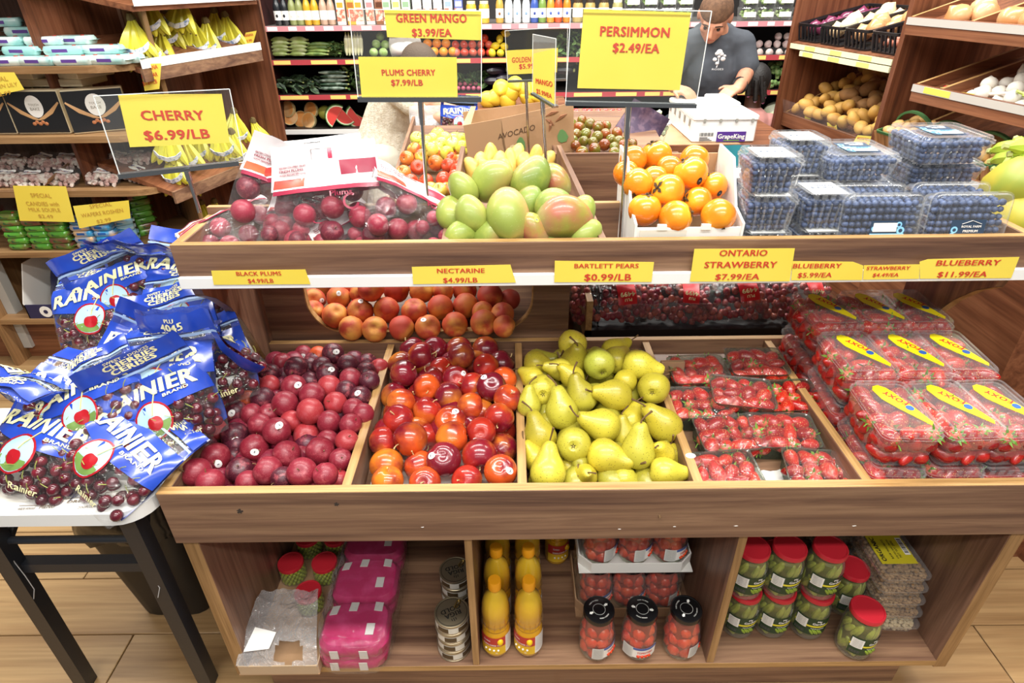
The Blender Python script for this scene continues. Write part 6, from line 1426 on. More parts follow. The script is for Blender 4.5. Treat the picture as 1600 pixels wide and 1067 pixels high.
k_sal = Kind(mk)
for i, x in enumerate((985, 1012, 1040, 1066, 1165, 1192, 1219)):
    for l in range(2): k_sal((PY(x, 37, 4.6).x, 4.6, SZ[0] + .001 + .079 * l), None, f"clear salad box on the cooler's top shelf, {nth(i)} from left, {'upper' if l else 'lower'} layer", 'salad boxes on the top shelf of the cooler')
# produce on the lower cooler shelves
def long_kind(name, cat, c1, c2, L, r, curve=.0):
    mt = M(name + '_skin', c1, .4, var=(c2, 14, .45, .65), coat=.15); N = 9
    bm_ = MB().tube([(L * (i / N - .5), 0, curve * (1 - (2 * i / N - 1) ** 2)) for i in range(N + 1)], [r * min(1, .35 + 2.6 * min(i / N, 1 - i / N)) for i in range(N + 1)], 8).mesh(name, mt)
    tip = MB().lathe([(r * .45, 0), (r * .4, .012)], 6).xf(Matrix.Translation((L / 2, 0, 0)) @ Matrix.Rotation(pi / 2, 4, 'Y')).mesh('stem_end', M('pale_stem_end', 'a9b06a', .6))
    def mk(): o = part(name, bm_); tag(o, name, cat); part('stem_end', tip, o); return o
    return Kind(mk)
k_zu = long_kind('pale_zucchini', 'zucchini', 'a9bf6a', 'd2dda0', .115, .016, .006); k_zg = long_kind('green_zucchini', 'zucchini', '5f7d38', '93aa58', .15, .014, .004); k_cu = long_kind('cucumber', 'cucumber', '2f4a33', '9fb0a0', .19, .013); k_ok = long_kind('dark_green_vegetable', 'vegetable', '33432f', '5b6e4a', .13, .009, .012); k_wh = long_kind('white_corn', 'corn', 'e6e4b4', 'f2efd8', .13, .014)
def at(x, y, Y=4.6): return PY(x, y, Y)
for c_i, xc in enumerate((437, 466)):
    for r_ in range(5): k_zu(at(xc + r_ % 2 * 1.5, 85 - r_ * 5.6), (0, 0, q.uniform(-.15, .15)), f"pale zucchini in the {'left' if c_i == 0 else 'right'} stack of the second cooler shelf, {nth(r_)} from the bottom", 'pale zucchini on the cooler shelf')
for r_ in range(4):
    for c_i in range(2): k_zg(at(494 + c_i * 20 + r_ * 1.5, 85 - r_ * 5, 4.58 + c_i * .1), (0, 0, q.uniform(-.2, .2)), f"green zucchini in the {'front' if c_i == 0 else 'back'} pile, {nth(r_)} from the bottom", 'green zucchini on the cooler shelf')
for i in range(6): k_wh(at(541 + i * 4.6, 70, 4.58), (0, -1.5, 0), f'white corn ear standing on the second cooler shelf, {nth(i)} from left', 'white corn ears on the cooler shelf')
def ballrow(kind, pts, nm, grp, Y=4.57, rr=None):
    RW_ = rows([(x, y, 1) for x, y in pts], max(1, len(set(round(y / 7) for _, y in pts))))
    for i, (x, y) in enumerate(pts):
        row, k = RW_[i]; kind(at(x, y, Y + .03 * row), rot_to((q.uniform(-1, 1), q.uniform(-1, 1), q.uniform(-.5, 1))), f'{nm}, {nth(k)} from left in {nth(row)} row', grp)
SK = lambda n, c, r, m_, fn=sh_round, **k: fruit_kind(n, c, fn, r, m_, nu=12, nv=8, **k)
k_lime = SK('round_green_squash', 'squash', .030, M('lime_skin', '8fae5c', .35, var=('b9d090', 20, .45, .6)))
ballrow(k_lime, [(584, 82), (599, 82), (588, 69), (602, 70), (594, 57)], 'round green squash left of the white bag', 'round green squash on the cooler shelf')
k_or = SK('orange', 'orange', .031, M('orange_skin', 'f0922a', .4, bump=.05, bscale=200)); ballrow(k_or, [(664 + i * 14.5, 81) for i in range(4)] + [(668 + i * 14.5, 68) for i in range(3)], 'orange under the green mango sign', 'oranges on the cooler shelf')
k_to = SK('red_tomato', 'tomato', .029, M('shelf_tomato_skin', 'c8402c', .3, var=('d9705a', 10, .45, .65), coat=.3), sh_tom, calyx=None); ballrow(k_to, [(713 + i * 13, 82) for i in range(5)] + [(712 + i * 13, 70) for i in range(5)] + [(757, 60)], 'red tomato right of the oranges', 'red tomatoes on the cooler shelf')
k_ly = SK('lemon', 'lemon', .028, M('lemon_skin', 'f4d83a', .4), sh_lemon); ballrow(k_ly, [(769, 83), (782, 83), (774, 72), (788, 73), (781, 61), (790, 52)], 'yellow lemon by the golden sign', 'lemons on the cooler shelf')
wbg = bagfn(.22, .16, .12, 71); fm = MB(); [fm.join(sheet(wbg, s, -1, 1, 0, 1, 12, 12, 0)) for s in (-1, 1)]
o = part('white_plastic_bag', fm, None, M('white_film', 'efe9e4', .35, bump=.3, bscale=20), loc=at(635, 88, 4.58)); tag(o, 'white plastic bag between the green squash and the oranges', 'bag')
GLF = M('leafy_green', '3f5c30', .5, var=('7d9a55', 30, .45, .65))
def leafclump(name, label, cat, p, w_, h_, n, mt=GLF, seed=1):
    qq = random.Random(seed); lv = MB()
    for _ in range(n):
        a = qq.uniform(0, 6.3); c = V((qq.uniform(-.5, .5) * w_, qq.uniform(-.3, .3) * w_, qq.uniform(0, 1) * h_)); e = Euler((qq.uniform(-1, 1), qq.uniform(-1, 1), a)).to_matrix(); s = w_ * qq.uniform(.10, .18)
        lv.add([c + e @ V(v) * s for v in ((-1, 0, 0), (-.3, -.5, .12), (.5, -.45, .1), (1, 0, -.1), (.5, .45, .1), (-.3, .5, .12))], [(0, 1, 2, 3), (0, 3, 4, 5)])
    o = part(name, lv, None, mt, loc=p, smooth=False); tag(o, label, cat); return o
leafclump('leafy_bundle', 'bagged green herbs beside the zucchini on the second cooler shelf', 'herbs', at(532, 88, 4.6), .13, .09, 60)
leafclump('leafy_bundle', 'dark leafy greens at the left of the third cooler shelf', 'greens', at(470, 141, 4.6), .26, .08, 90, M('dark_leaf', '2d3d2c', .5, var=('56704c', 30, .45, .6)), 2)
leafclump('leafy_bundle', 'bright leafy bundle right of the cucumbers', 'greens', at(551, 141, 4.6), .12, .17, 70, GLF, 3)
leafclump('leafy_bundle', 'radish leaves behind the plums cherry sign', 'greens', at(735, 133, 4.66), .26, .08, 70, GLF, 4)
leafclump('leafy_bundle', 'leafy greens on the cooler behind the persimmon sign', 'greens', at(900, 88, 4.6), .26, .16, 90, GLF, 5)
for r_ in range(5):
    for c_i in range(2): k_cu(at(519 + r_ % 2 * 3, 138 - r_ * 6.2, 4.57 + c_i * .1), (0, 0, q.uniform(-.06, .06)), f"plastic-wrapped cucumber in the {'front' if c_i == 0 else 'back'} stack, {nth(r_)} from the bottom", 'cucumbers on the third cooler shelf')
for i in range(9): k_ok(at(440 + (i % 5) * 11, 137 - (i // 5) * 9, 4.58), (0, 0, q.uniform(-.7, .7)), f'dark green vegetable at the left of the third cooler shelf, {nth(i)} of the pile', 'dark green vegetables on the third cooler shelf')
k_rad = SK('radish', 'radish', .016, M('radish_skin', 'b0506a', .4)); ballrow(k_rad, [(716 + i * 8, 138) for i in range(5)] + [(719 + i * 8, 131) for i in range(4)], 'pink radish behind the price sign', 'radishes on the third cooler shelf')
k_eg = long_kind('eggplant', 'eggplant', '1e1824', '2c2233', .14, .03, .0)
for i, (x, y) in enumerate(((772, 126), (790, 122), (775, 110), (880, 110), (884, 98))): k_eg(at(x, y, 4.58), (0, 0, q.uniform(-.4, .4)), f'shiny black eggplant on the third cooler shelf, {nth(i)} from left', 'eggplants on the third cooler shelf')
# right end of the cooler
k_gar = fruit_kind('garlic_bulb', 'garlic', sh_onion, .026, M('garlic_skin', 'e4d3cc', .5, var=('c9a9a6', 20, .45, .7)), nu=12, nv=8)
ballrow(k_gar, [(1172 + i * 15, 82) for i in range(7)] + [(1186 + i * 14, 69) for i in range(6)] + [(1216 + i * 14, 57) for i in range(4)], 'pinkish garlic bulb right of the man', 'garlic on the cooler shelf')
o = part('clear_fence', MB().box(-.28, .28, 0, .004, 0, .06), None, ACRYL, loc=at(1222, 89, 4.53)); tag(o, 'clear plastic fence in front of the garlic bulbs', 'shelf fence')
BROC = M('broccoli_head', '6f9150', .6, var=('a3b878', 40, .45, .62), bump=.6, bscale=120)
def mk():
    qq = random.Random(9); h = MB(); [h.ball((qq.uniform(-.036, .036), qq.uniform(-.03, .03), .045 + qq.uniform(-.012, .018)), qq.uniform(.014, .02), 7, 5) for _ in range(24)]
    t = thing('broccoli', 'x', 'broccoli'); part('florets', h, t, BROC, stuff=True); part('stalk', MB().lathe([(.012, 0), (.016, .02), (.02, .045)], 8), t, M('broccoli_stalk', 'a9bf7a', .5)); return t
k_br = Kind(mk)
for i, (x, y) in enumerate(((1200, 141), (1222, 142), (1244, 141), (1264, 141), (1193, 124), (1214, 122), (1236, 124), (1257, 125), (1208, 111), (1230, 110))):
    k_br(at(x, y + 1, 4.56 + .05 * (i // 4)), (q.uniform(-.3, .1), 0, q.uniform(0, 6)), f"green broccoli head at the cooler's right end, {nth(i % 4)} from left in {nth(i // 4)} row", 'broccoli on the third cooler shelf')
k_cab = SK('cabbage', 'cabbage', .085, M('cabbage_leaf', 'd5dfae', .5, var=('eef2d8', 8, .45, .6), bump=.4, bscale=18), stem=None)
for i, (x, y, s) in enumerate(((1210, 178, 1), (1240, 168, 1.15), (1228, 186, .8), (1256, 180, .8))): k_cab(at(x, y, 4.62), rot_to((q.uniform(-.5, .5), -.3, 1)), f"pale cabbage on the cooler's bottom shelf, {nth(i)} of the pile", 'cabbages on the bottom cooler shelf', s)
FL = M('melon_flesh', 'f2a65a', .45, var=('f7c48a', 12, .45, .65)); RIND = M('melon_rind', 'e2cf9a', .6)
def mk():
    t = thing('melon_half', 'x', 'melon'); mb = MB().ball((0, 0, 0), .058, 16, 12); mb.v = [(x, max(y, 0), z) for x, y, z in mb.v]; part('rind', mb, t, RIND); part('flesh', MB().lathe([(.053, 0), (.053, .0015), (.02, .0015), (.017, -.008), (.001, -.012)], 20).xf(Matrix.Rotation(pi / 2, 4, 'X') @ Matrix.Translation((0, 0, .001))), t, FL, label='orange cut flesh'); return t
k_mel = Kind(mk)
for i, (x, y) in enumerate(((452, 182), (470, 186), (449, 170), (485, 172), (482, 188))): k_mel(at(x, y, 4.60 + .03 * (i % 2)), (-.3, 0, q.uniform(-.5, .5)), f'orange melon half wrapped at the bottom left of the cooler, {nth(i)} of the pile', 'melon halves on the bottom cooler shelf')
def mk():
    t = thing('watermelon_wedge', 'x', 'watermelon'); n = 10
    arc = [(.085 * math.cos(pi + pi * i / n), .085 * math.sin(pi + pi * i / n)) for i in range(n + 1)]
    part('rind', MB().slab([(x, -.025, z) for x, z in arc], (0, .05, 0)), t, M('watermelon_rind', '5f8a4a', .5)); part('flesh', MB().slab([(x * .84, -.0265, z * .84 - .001) for x, z in arc], (0, .053, 0)), t, M('watermelon_flesh', 'dc4a44', .4)); part('pith', MB().slab([(x * .93, -.026, z * .93 - .0004) for x, z in arc], (0, .052, 0)), t, M('watermelon_pith', 'e4ecc8', .5)); return t
k_wm = Kind(mk)
for i, (x, y, a) in enumerate(((527, 182, 2.2), (540, 176, .9), (558, 180, 1.0), (571, 186, .6))): k_wm(at(x, y, 4.58 + .03 * i), (0, a, .3), f'red watermelon wedge on the bottom cooler shelf, {nth(i)} from left', 'watermelon wedges on the bottom cooler shelf')
k_gm = SK('green_melon', 'melon', .05, M('green_melon_skin', 'b9b850', .5)); k_gm(at(508, 176, 4.66), None, 'small green melon behind the watermelon wedges', 'green melon')
# ================================================================== hanging sign holders
SG = 'clear acrylic price sign holders'
def holder(label, o_, n_, corners, bar, poles, papers, grp=SG, pe=-.005):
    pt = lambda x, y, e=0: PP(x, y, o_ - n_ * e, n_)
    c = pt(*bar[0]); t = thing('sign_holder', label, 'sign', c, (0, 0, 0), grp)
    L = lambda p: p - c
    part('acrylic_sheet', MB().slab([L(pt(*q_)) for q_ in corners], n_ * .003), t, ACRYL, smooth=False)
    part('acrylic_sheet', MB().slab([L(pt(*q_, -.008)) for q_ in corners], n_ * .003), t, ACRYL, smooth=False)
    ed = MB(); cs = [L(pt(*q_)) for q_ in corners]
    for a, b in zip(cs, cs[1:] + cs[:1]): ed.tube([a, b], .0011, 4)
    part('acrylic_edge', ed, t, M('bright_acrylic_edge', 'e4e8e6', .2))
    a, b = pt(*bar[0]), pt(*bar[1]); up = V((0, 0, 1)); h = bar[2] * mpp(a)
    part('clip_bar', MB().slab([L(a) - n_ * .006, L(b) - n_ * .006, L(b) - n_ * .006 + up * h, L(a) - n_ * .006 + up * h], n_ * .016), t, M('dark_chrome', '8d9296', .25, .9), smooth=False)
    for p0, p1 in poles:
        A, B = L(p0), L(p1); part('pole', MB().tube([A, B], .0042, 12), t, CHROME); part('collar', MB().tube([A + (B - A) * .0, A + (B - A) * .22], .0062, 12), t, CHROME)
    for quad, lines in papers:
        pp = part('paper', MB().slab([L(pt(*q_, pe)) for q_ in quad], n_ * .0005), t, YEL, smooth=False, label='yellow price paper')
        x = MB()
        for s, a_, b_, hh in lines:
            A, B = pt(*a_, pe + .001), pt(*b_, pe + .001); fit(x, s, L(A), L(B), up, hh * mpp(A) * 1.04, bold=.035)
        part('lettering', x, pp, RED, smooth=False)
        part('paper', MB().slab([L(pt(*q_, pe - .0016)) for q_ in quad], n_ * .0005), t, YEL, smooth=False)
N0 = V((0, 1, 0))
# cherry sign, turned slightly
pc = PY(292, 268, 1.27); l_, r_ = PZ(187, 276, pc.z), PZ(372, 256, pc.z); dd = (r_ - l_).normalized(); nn = V((-dd.y, dd.x, 0))
holder('clear sign holder with yellow cherry price paper above the cherry bags', l_, nn, [(146, 150), (358.5, 139), (382, 253), (188, 276)], ((186, 279), (374, 258), 7), [(pc, PY(312, 332, 1.27))],
       [([(184, 147.6), (346.4, 146.8), (359.3, 223), (203, 230)], [('CHERRY', (222, 187.8), (320.5, 187), 13.6), ('$6.99/LB', (227, 219), (329, 215.5), 13.4)])])
Yg = 1.36; og = PY(650, 155, Yg)
holder('clear sign holder with green mango and plums cherry papers', og, N0, [(545, 14), (752.5, 17), (752, 158), (560, 158)], ((560, 159), (752, 159), 7), [(PY(657, 156, Yg + .004), PY(668, 322, Yg + .004))],
       [([(600, 14), (752, 18), (753, 63), (605, 58)], [('GREEN MANGO', (619.3, 34.5), (729.6, 35.2), 11), ('$3.99/EA', (644, 56.5), (706, 57), 10)]), ([(559.7, 88.8), (713.5, 89.4), (715, 151), (565, 151)], [('PLUMS CHERRY', (596.8, 117.7), (680.6, 117.7), 8), ('$7.99/LB', (611.4, 133.5), (661, 133.5), 8)])])
Yp = 1.28; op = PY(980, 165, Yp)
holder('clear sign holder with yellow persimmon price paper', op, N0, [(892, 12.7), (1112, 17.4), (1087, 166), (883.5, 162)], ((883.5, 164.5), (1087, 168.7), 6), [(PY(982, 167, Yp + .004), PY(969.5, 374, Yp + .004))],
       [([(912, 14), (1080, 19.7), (1062, 141), (902, 137.8)], [('PERSIMMON', (937.4, 55.8), (1045.7, 58.2), 12.6), ('$2.49/EA', (957, 81), (1030, 83), 12)])])
Yo = 2.05; oo = PY(820, 100, Yo)
holder('far clear sign holder with yellow golden price paper', oo, N0, [(789, 48), (887, 42), (885, 124), (793.5, 128)], ((793.5, 129), (885, 126), 3), [(PY(822, 128, Yo + .004), PY(826, 240, Yo + .004))],
       [([(789, 79), (872, 75), (870, 113), (794, 116.5)], [('GOLDEN MANGO', (799.7, 98), (860, 95.5), 7), ('$5.99/EA', (811, 107.7), (850, 106), 6.5)])])
sa, sb = PX(832.5, 140, PY(832.5, 140, 1.72).x), PY(868, 160, 1.80); sa = PY(832.5, 140, 1.72); sb = PZ(868, 160, PY(868, 160, 1.60).z); sb = PY(868, 160, 1.60)
ds = V((sb.x - sa.x, sb.y - sa.y, 0)).normalized(); ns = V((-ds.y, ds.x, 0))
if ns.dot(CAM - sa) > 0: ns = -ns
holder('clear sign holder turned edge-on beside the persimmon sign', sa, ns, [(832.6, 53.4), (868.6, 60.4), (867, 166), (832, 146)], ((832, 147.6), (867, 168.7), 3), [(PP(847.5, 157, sa, ns), PY(853, 252, 1.66))],
       [([(833, 84), (866, 76), (866, 163), (833, 143)], [('MANGO', (837, 130), (863, 136), 7), ('$5.99/EA', (838, 145), (862, 154), 6)])], SG, .003)
# ================================================================== candy gondola at the left
YG = 2.5
gd = thing('candy_gondola', 'oak shelving end unit with rounded shelves of sweets and wafers', 'shelving', (-1.95, 2.7, 0)); GD = Matrix.Translation((1.95, -2.7, 0))
gxl, gxr = -2.75, -1.43
GZ = [1.33, 1.074, .855, .585, .25]
for i, z in enumerate(GZ):
    rr = .16; P = [(gxl, 2.98), (gxl, YG)] + [(gxr - rr + rr * math.sin(a * pi / 16), YG + rr * 1.25 - rr * 1.25 * math.cos(a * pi / 16)) for a in range(9)] + [(gxr - .24, 2.98)]
    part('shelf', MB().slab([(x, y, z - .026) for x, y in P], (0, 0, .025)).xf(GD), gd, GRN, smooth=False)
part('back_panel', MB().box(gxl, gxr - .24, 2.98, 3.0, .05, 2.1).xf(GD), gd, GBK)
part('side_panel', MB().slab([(gxr, YG + .19, 0), (gxr + .02, YG + .19, 0), (gxr - .22, 2.99, 0), (gxr - .24, 2.99, 0)], (0, 0, 2.1)).xf(GD), gd, wood('gondola_side', '96714a', 'a9845a', '7c5a38', 2))
part('side_panel', MB().box(-2.42, -2.40, YG - .01, 2.98, 0, .60).xf(GD), gd, wood('gondola_side', '96714a', 'a9845a', '7c5a38', 2))
part('top_board', MB().box(gxl, gxr - .24, YG + .05, 3.0, 1.585, 1.62).xf(GD), gd, GRN)
part('plinth', MB().box(gxl + .05, gxr - .28, YG + .08, 2.98, 0, .22).xf(GD), gd, DKX)
# freezer at the far left edge
fz = thing('glass_freezer', 'grey framed freezer with a black kick strip at the left edge', 'freezer', (-2.6, 2.7, 0)); FZ = Matrix.Translation((2.6, -2.7, 0))
part('frame_post', MB().slab([(-2.43, 2.56, .06), (-2.36, 2.56, .06), (-2.36, 2.56, 1.1), (-2.43, 2.56, 1.1)], (0, .05, 0)).xf(FZ), fz, M('freezer_grey', 'b9b9b4', .4), smooth=False)
part('cabinet', MB().box(-3.2, -2.43, 2.58, 3.2, .12, .34).xf(FZ), fz, WHITE); part('kick_strip', MB().box(-3.2, -2.40, 2.60, 3.2, 0, .12).xf(FZ), fz, BLACK); part('glass_front', MB().box(-3.2, -2.43, 2.57, 2.575, .46, .95).xf(FZ), fz, GLASS); part('dark_band', MB().box(-3.2, -2.43, 2.575, 3.2, .34, .46).xf(FZ), fz, BLACK); part('frozen_goods', MB().box(-3.15, -2.45, 2.75, 3.1, .46, .75).xf(FZ), fz, M('frozen_mix', 'd8c8c0', .6, var=('c06a66', 12, .5, .65)))
def packkind(name, w_, d_, h_, c1, c2, printc, seed, mat=None):
    m1 = mat or M(name + '_film', c1, .28, var=(c2, 9, .46, .6), coat=.3)
    mb = MB().loft([rrect(w_ * .92, d_, .004, h_ * .45, 0, 0, 2), rrect(w_ * .80, d_ * .92, .01, .0, 0, 0, 2)], False, True)
    mb = MB().loft([rrect(w_ * .82, d_ * .8, .012, 0, 0, 0, 2), rrect(w_ * .86, d_ * .96, .012, h_ * .3, 0, 0, 2), rrect(w_ * .86, d_ * .96, .012, h_ * .7, 0, 0, 2), rrect(w_ * .82, d_ * .8, .012, h_, 0, 0, 2)], True, True)
    mb.v = [(x + .004 * noise.noise(V((x * 30, y * 30, seed))), y + .004 * noise.noise(V((x * 25, z * 30, seed + 3))), z + .003 * noise.noise(V((x * 30, y * 30, seed + 7)))) for x, y, z in mb.v]
    body = mb.mesh('wrapper', m1); fins = MB()
    for s in (-1, 1): fins.add([(s * w_ * .41, -d_ * .36, h_ * .5), (s * w_ * .5, -d_ * .44, h_ * .52), (s * w_ * .5, d_ * .44, h_ * .48), (s * w_ * .41, d_ * .36, h_ * .5), (s * w_ * .41, 0, h_ * .75)], [(0, 1, 2, 3), (0, 3, 4)])
    fm = fins.mesh('crimped_ends', m1, False); pr = MB().box(-w_ * .22, w_ * .12, -d_ * .489, -d_ * .47, h_ * .3, h_ * .68).mesh('printed_panel', M(name + '_print', printc, .4))
    p2 = MB().lathe([(d_ * .10, h_ * .985), (d_ * .10, h_ + .002)], 10, c=(w_ * .2, 0, 0)).mesh('printed_badge', M(name + '_badge', 'c4473c', .4))
    def mk(): t = thing(name, 'x', 'sweets pack'); part('wrapper', body, t); part('crimped_ends', fm, t); part('printed_panel', pr, t); part('printed_badge', p2, t); return t
    return Kind(mk)
k_tl = packkind('teal_biscuit_pack', .165, .07, .030, '9fd0cc', 'd9e8e2', '5e3f8a', 1)
for i, (x, y, Y, rz) in enumerate(((20, 113, 2.55, .1), (70, 114, 2.55, -.1), (125, 113, 2.55, .05), (180, 112, 2.56, -.05), (25, 98, 2.57, 0), (80, 97, 2.57, .1), (140, 97, 2.57, -.1), (195, 96, 2.6, .1), (40, 83, 2.6, -.1), (105, 82, 2.6, .1), (165, 84, 2.62, 0), (15, 68, 2.64, 0), (75, 68, 2.64, .1), (120, 68, 2.66, -.05), (45, 55, 2.68, .1), (5, 42, 2.7, .3))):
    p = PY(x, y, Y); z = GZ[0] + .0005 + max(0, round((p.z - GZ[0]) / .031)) * .031; p.z = z
    k_tl(p, (0, 0, rz), f"teal wrapped biscuit pack, {nth(i % 4)} from left in {nth(i // 4)} layer of the top shelf", 'teal biscuit packs on the gondola top shelf')
CHBX = M('black_choc_box', '1a1a1c', .3, coat=.3); CRM = M('cream_card', 'e2d3b0', .6)
def mk():
    t = thing('chocolate_box', 'x', 'box'); part('box_body', MB().box(-.105, .105, .0, .055, 0, .165, 0, .003), t, CRM)
    f = part('front_panel', MB().box(-.104, .104, -.002, .001, .006, .160), t, CHBX, label='glossy black printed front'); n = 24
    part('printed_oval', MB().loft([[(.034 * k * math.cos(2*pi*j/n), -.0026, .105 + .042 * k * math.sin(2*pi*j/n)) for j in range(n)] for k in (1, .02)]), f, PAPER)
    x = MB()
    for zz, s in ((.112, 'TOUCH'), (.096, 'BAKE')): x.join(block([(s, 1)], .04, .011, .0), Matrix.Translation((0, -.0033, zz)) @ Matrix.Rotation(pi / 2, 4, 'X'))
    part('lettering', x, f, M('grey_gold_ink', '8a8070', .5), smooth=False)
    sw = MB()
    for s in (-1, 1): sw.tube([(s * .10, -.0028, .12), (s * .06, -.0028, .085), (s * .02, -.0028, .062), (0, -.0028, .055)], [.004, .010, .007, .003], 4)
    sw.v = [(x, -.0028 + (y + .0028) * .05, z) for x, y, z in sw.v]; part('printed_swirl', sw, f, M('caramel_print', 'c79a6a', .4))
    nb = MB(); [nb.ball((.012 * (k - 2), -.0025, .040 + .006 * (k % 2)), (.008, .002, .007), 7, 5) for k in range(5)]; part('printed_nuts', nb, f, M('nut_print', 'b8744a', .5)); return t
k_cb = Kind(mk)
for i, (x, y, Y, rz, rx) in enumerate(((-12, 212, 2.55, 0, 0), (72, 213, 2.55, .0, 0), (165, 210, 2.58, .45, 0), (40, 213, 2.66, 0, 0), (120, 213, 2.66, 0, 0))):
    p = PY(x, y, Y); p.z = GZ[1] + .0005; k_cb(p, (rx, 0, rz), f"black and cream chocolate box {'standing in front' if i < 3 else 'standing behind'}, {nth(i if i < 3 else i - 3)} from left", 'chocolate boxes on the second gondola shelf')
for i, (x, z) in enumerate(((-1.98, 0), (-1.80, 0), (-1.96, 1), (-1.76, 1))):
    o = part('cream_box', MB().box(-.10, .10, -.085, .085, 0, .03, 0, .003), None, CRM, loc=(x, 2.70, GZ[1] + .167 + .031 * z), rot=(0, 0, .1 - .15 * i)); tag(o, f"cream cardboard box lying above the chocolate boxes, {'lower' if z == 0 else 'upper'} layer, {nth(i % 2)} from left", 'box', 'cream boxes on the second gondola shelf')
# candy bags
CAN = M('wrapped_candy', 'cfa9a0', .5, var=('efe6da', 30, .45, .6))
fn = bagfn(.14, .10, .06, 81); fm = MB(); [fm.join(sheet(fn, s, -1, 1, 0, 1, 12, 10, 0)) for s in (-1, 1)]; cbf = fm.mesh('bag_film', WRAP)
cb = MB(); qq = random.Random(2)
for _ in range(70):
    u, v = qq.uniform(-.85, .85), qq.uniform(.05, .62); a, b = fn(u, v, -1), fn(u, v, 1); cb.ball(a + (b - a) * qq.choice((.25, .5)), (.012, .008, .009), 5, 4, 0, Euler((qq.uniform(0, 3), qq.uniform(0, 3), 0)).to_matrix())
cbm = cb.mesh('candies', CAN); lbm = sheet(fn, -1, -.5, .4, .5, .85, 6, 4, .002).mesh('label', PAPER); ltx = MB(); wrap_text(ltx, fn, 'MILK CANDY', -.42, .3, .68, .06, -1, .004, 0, .02); ltm = ltx.mesh('lettering', M('violet_ink', '4a3a8a', .5), False)
def mk(): t = thing('candy_bag', 'x', 'bag'); part('bag_film', cbf, t); part('candies', cbm, t, stuff=True); part('lettering', ltm, part('label', lbm, t, label='white barcode label')); return t
k_cd = Kind(mk)
for i, (x, y, Y) in enumerate(((10, 292, 2.56), (50, 292, 2.55), (95, 292, 2.56), (160, 296, 2.56), (205, 290, 2.62), (15, 268, 2.66), (60, 266, 2.66), (105, 268, 2.66), (180, 268, 2.68), (215, 268, 2.7))):
    p = PY(x, y, Y); p.z = GZ[2] + (.001 if i < 5 else .045); k_cd(p, bag_rot(.7, qq.uniform(-.3, .3), qq.uniform(-.2, .2)), f"clear bag of wrapped candies in the {'front' if i < 5 else 'back'} row, {nth(i % 5)} from left", 'candy bags on the third gondola shelf')
o = part('shelf_bin_divider', MB().grid(lambda u, v: (-1.98 + .03 * u + .05 * math.sin(v * 1.5), 2.53 + .36 * u, GZ[2] + .001 + .13 * v * (.3 + .7 * u)), 8, 6), None, KRAFT); tag(o, 'curved cardboard divider between the candy bags on the third shelf', 'divider')
k_gw = packkind('green_wafer_pack', .10, .06, .026, '5da83a', '7a4a3a', '2f5a34', 3); k_bw = packkind('blue_wafer_pack', .10, .06, .026, '3f9fd8', 'e0b88a', '1f5fae', 4); k_sw = packkind('sky_blue_wafer_pack', .10, .07, .026, '9fd4ea', 'e8f2f4', '2f8fd0', 5)
for nm, kd, xs, n_, Y, g_ in (('green wafer pack left', k_gw, (42, 76, 108), 6, 2.55, 0), ('blue wafer pack', k_bw, (146, 178), 5, 2.56, 0), ('sky blue wafer pack', k_sw, (208,), 6, 2.62, .5), ('green wafer pack right', k_gw, (243,), 7, 2.72, .7)):
    for c_i, x in enumerate(xs):
        p = PY(x, 396, Y)
        for l in range(n_): kd((p.x + qq.uniform(-.004, .004), Y, GZ[3] + .001 + .0275 * l), (0, 0, g_ + qq.uniform(-.08, .08)), f"{nm}, {'only' if len(xs) == 1 else nth(c_i)} column, {nth(l)} from the bottom", 'wafer packs on the fourth gondola shelf')
# navy snack bags in open carton
nb = thing('snack_carton', 'open white and navy carton on the bottom gondola shelf', 'box', (-1.98, 2.62, GZ[4])); NV = M('navy_print', '1d2350', .35, coat=.3)
part('carton_front', MB().box(-.28, .20, -.11, -.105, 0, .07), nb, NV); part('carton_side', MB().slab([(-.28, -.11, 0), (-.28, .14, 0), (-.28, .14, .24), (-.28, -.02, .24), (-.28, -.11, .08)], (.005, 0, 0)), nb, CARTON); part('carton_side', MB().slab([(.0, -.11, 0), (.0, .14, 0), (.0, .14, .24), (.0, -.02, .24), (.0, -.11, .08)], (.005, 0, 0)), nb, CARTON); part('carton_back', MB().box(-.28, .2, .14, .145, 0, .24), nb, CARTON)
part('printed_disc', MB().lathe([(.028, 0), (.028, .001)], 20).xf(Matrix.Translation((-.19, -.1105, .035)) @ Matrix.Rotation(pi/2, 4, 'X')), nb, PAPER); part('printed_dot', MB().lathe([(.010, 0), (.010, .001)], 14).xf(Matrix.Translation((-.19, -.1117, .035)) @ Matrix.Rotation(pi/2, 4, 'X')), nb, NV)
fn = bagfn(.19, .22, .10, 85); fm = MB(); [fm.join(sheet(fn, s, -1, 1, 0, 1, 12, 12, 0)) for s in (-1, 1)]
nvm = fm.mesh('bag_film', NV); dsc = MB().loft([[fn(.0 + .36 * k * math.cos(2*pi*j/20), .62 + .17 * k * math.sin(2*pi*j/20), -1, .002) for j in range(20)] for k in (1, .72)]); dsc.join(MB().loft([[fn(.25 + .2 * k * math.cos(2*pi*j/16), .25 + .12 * k * math.sin(2*pi*j/16), -1, .003) for j in range(16)] for k in (1, .05)])); dsm = dsc.mesh('printed_rings', M('teal_print', 'b8d8d8', .4))
def mk(): t = thing('navy_snack_bag', 'x', 'bag'); part('bag_film', nvm, t); part('printed_rings', dsm, t); return t
k_nv = Kind(mk)
for i, x in enumerate((-2.12, -1.87)): k_nv((x, 2.60, GZ[4] + .004), bag_rot(1.15, .05, 0), f"navy snack bag with ringed print in the open carton, {'left' if i == 0 else 'right'} one", 'navy snack bags')
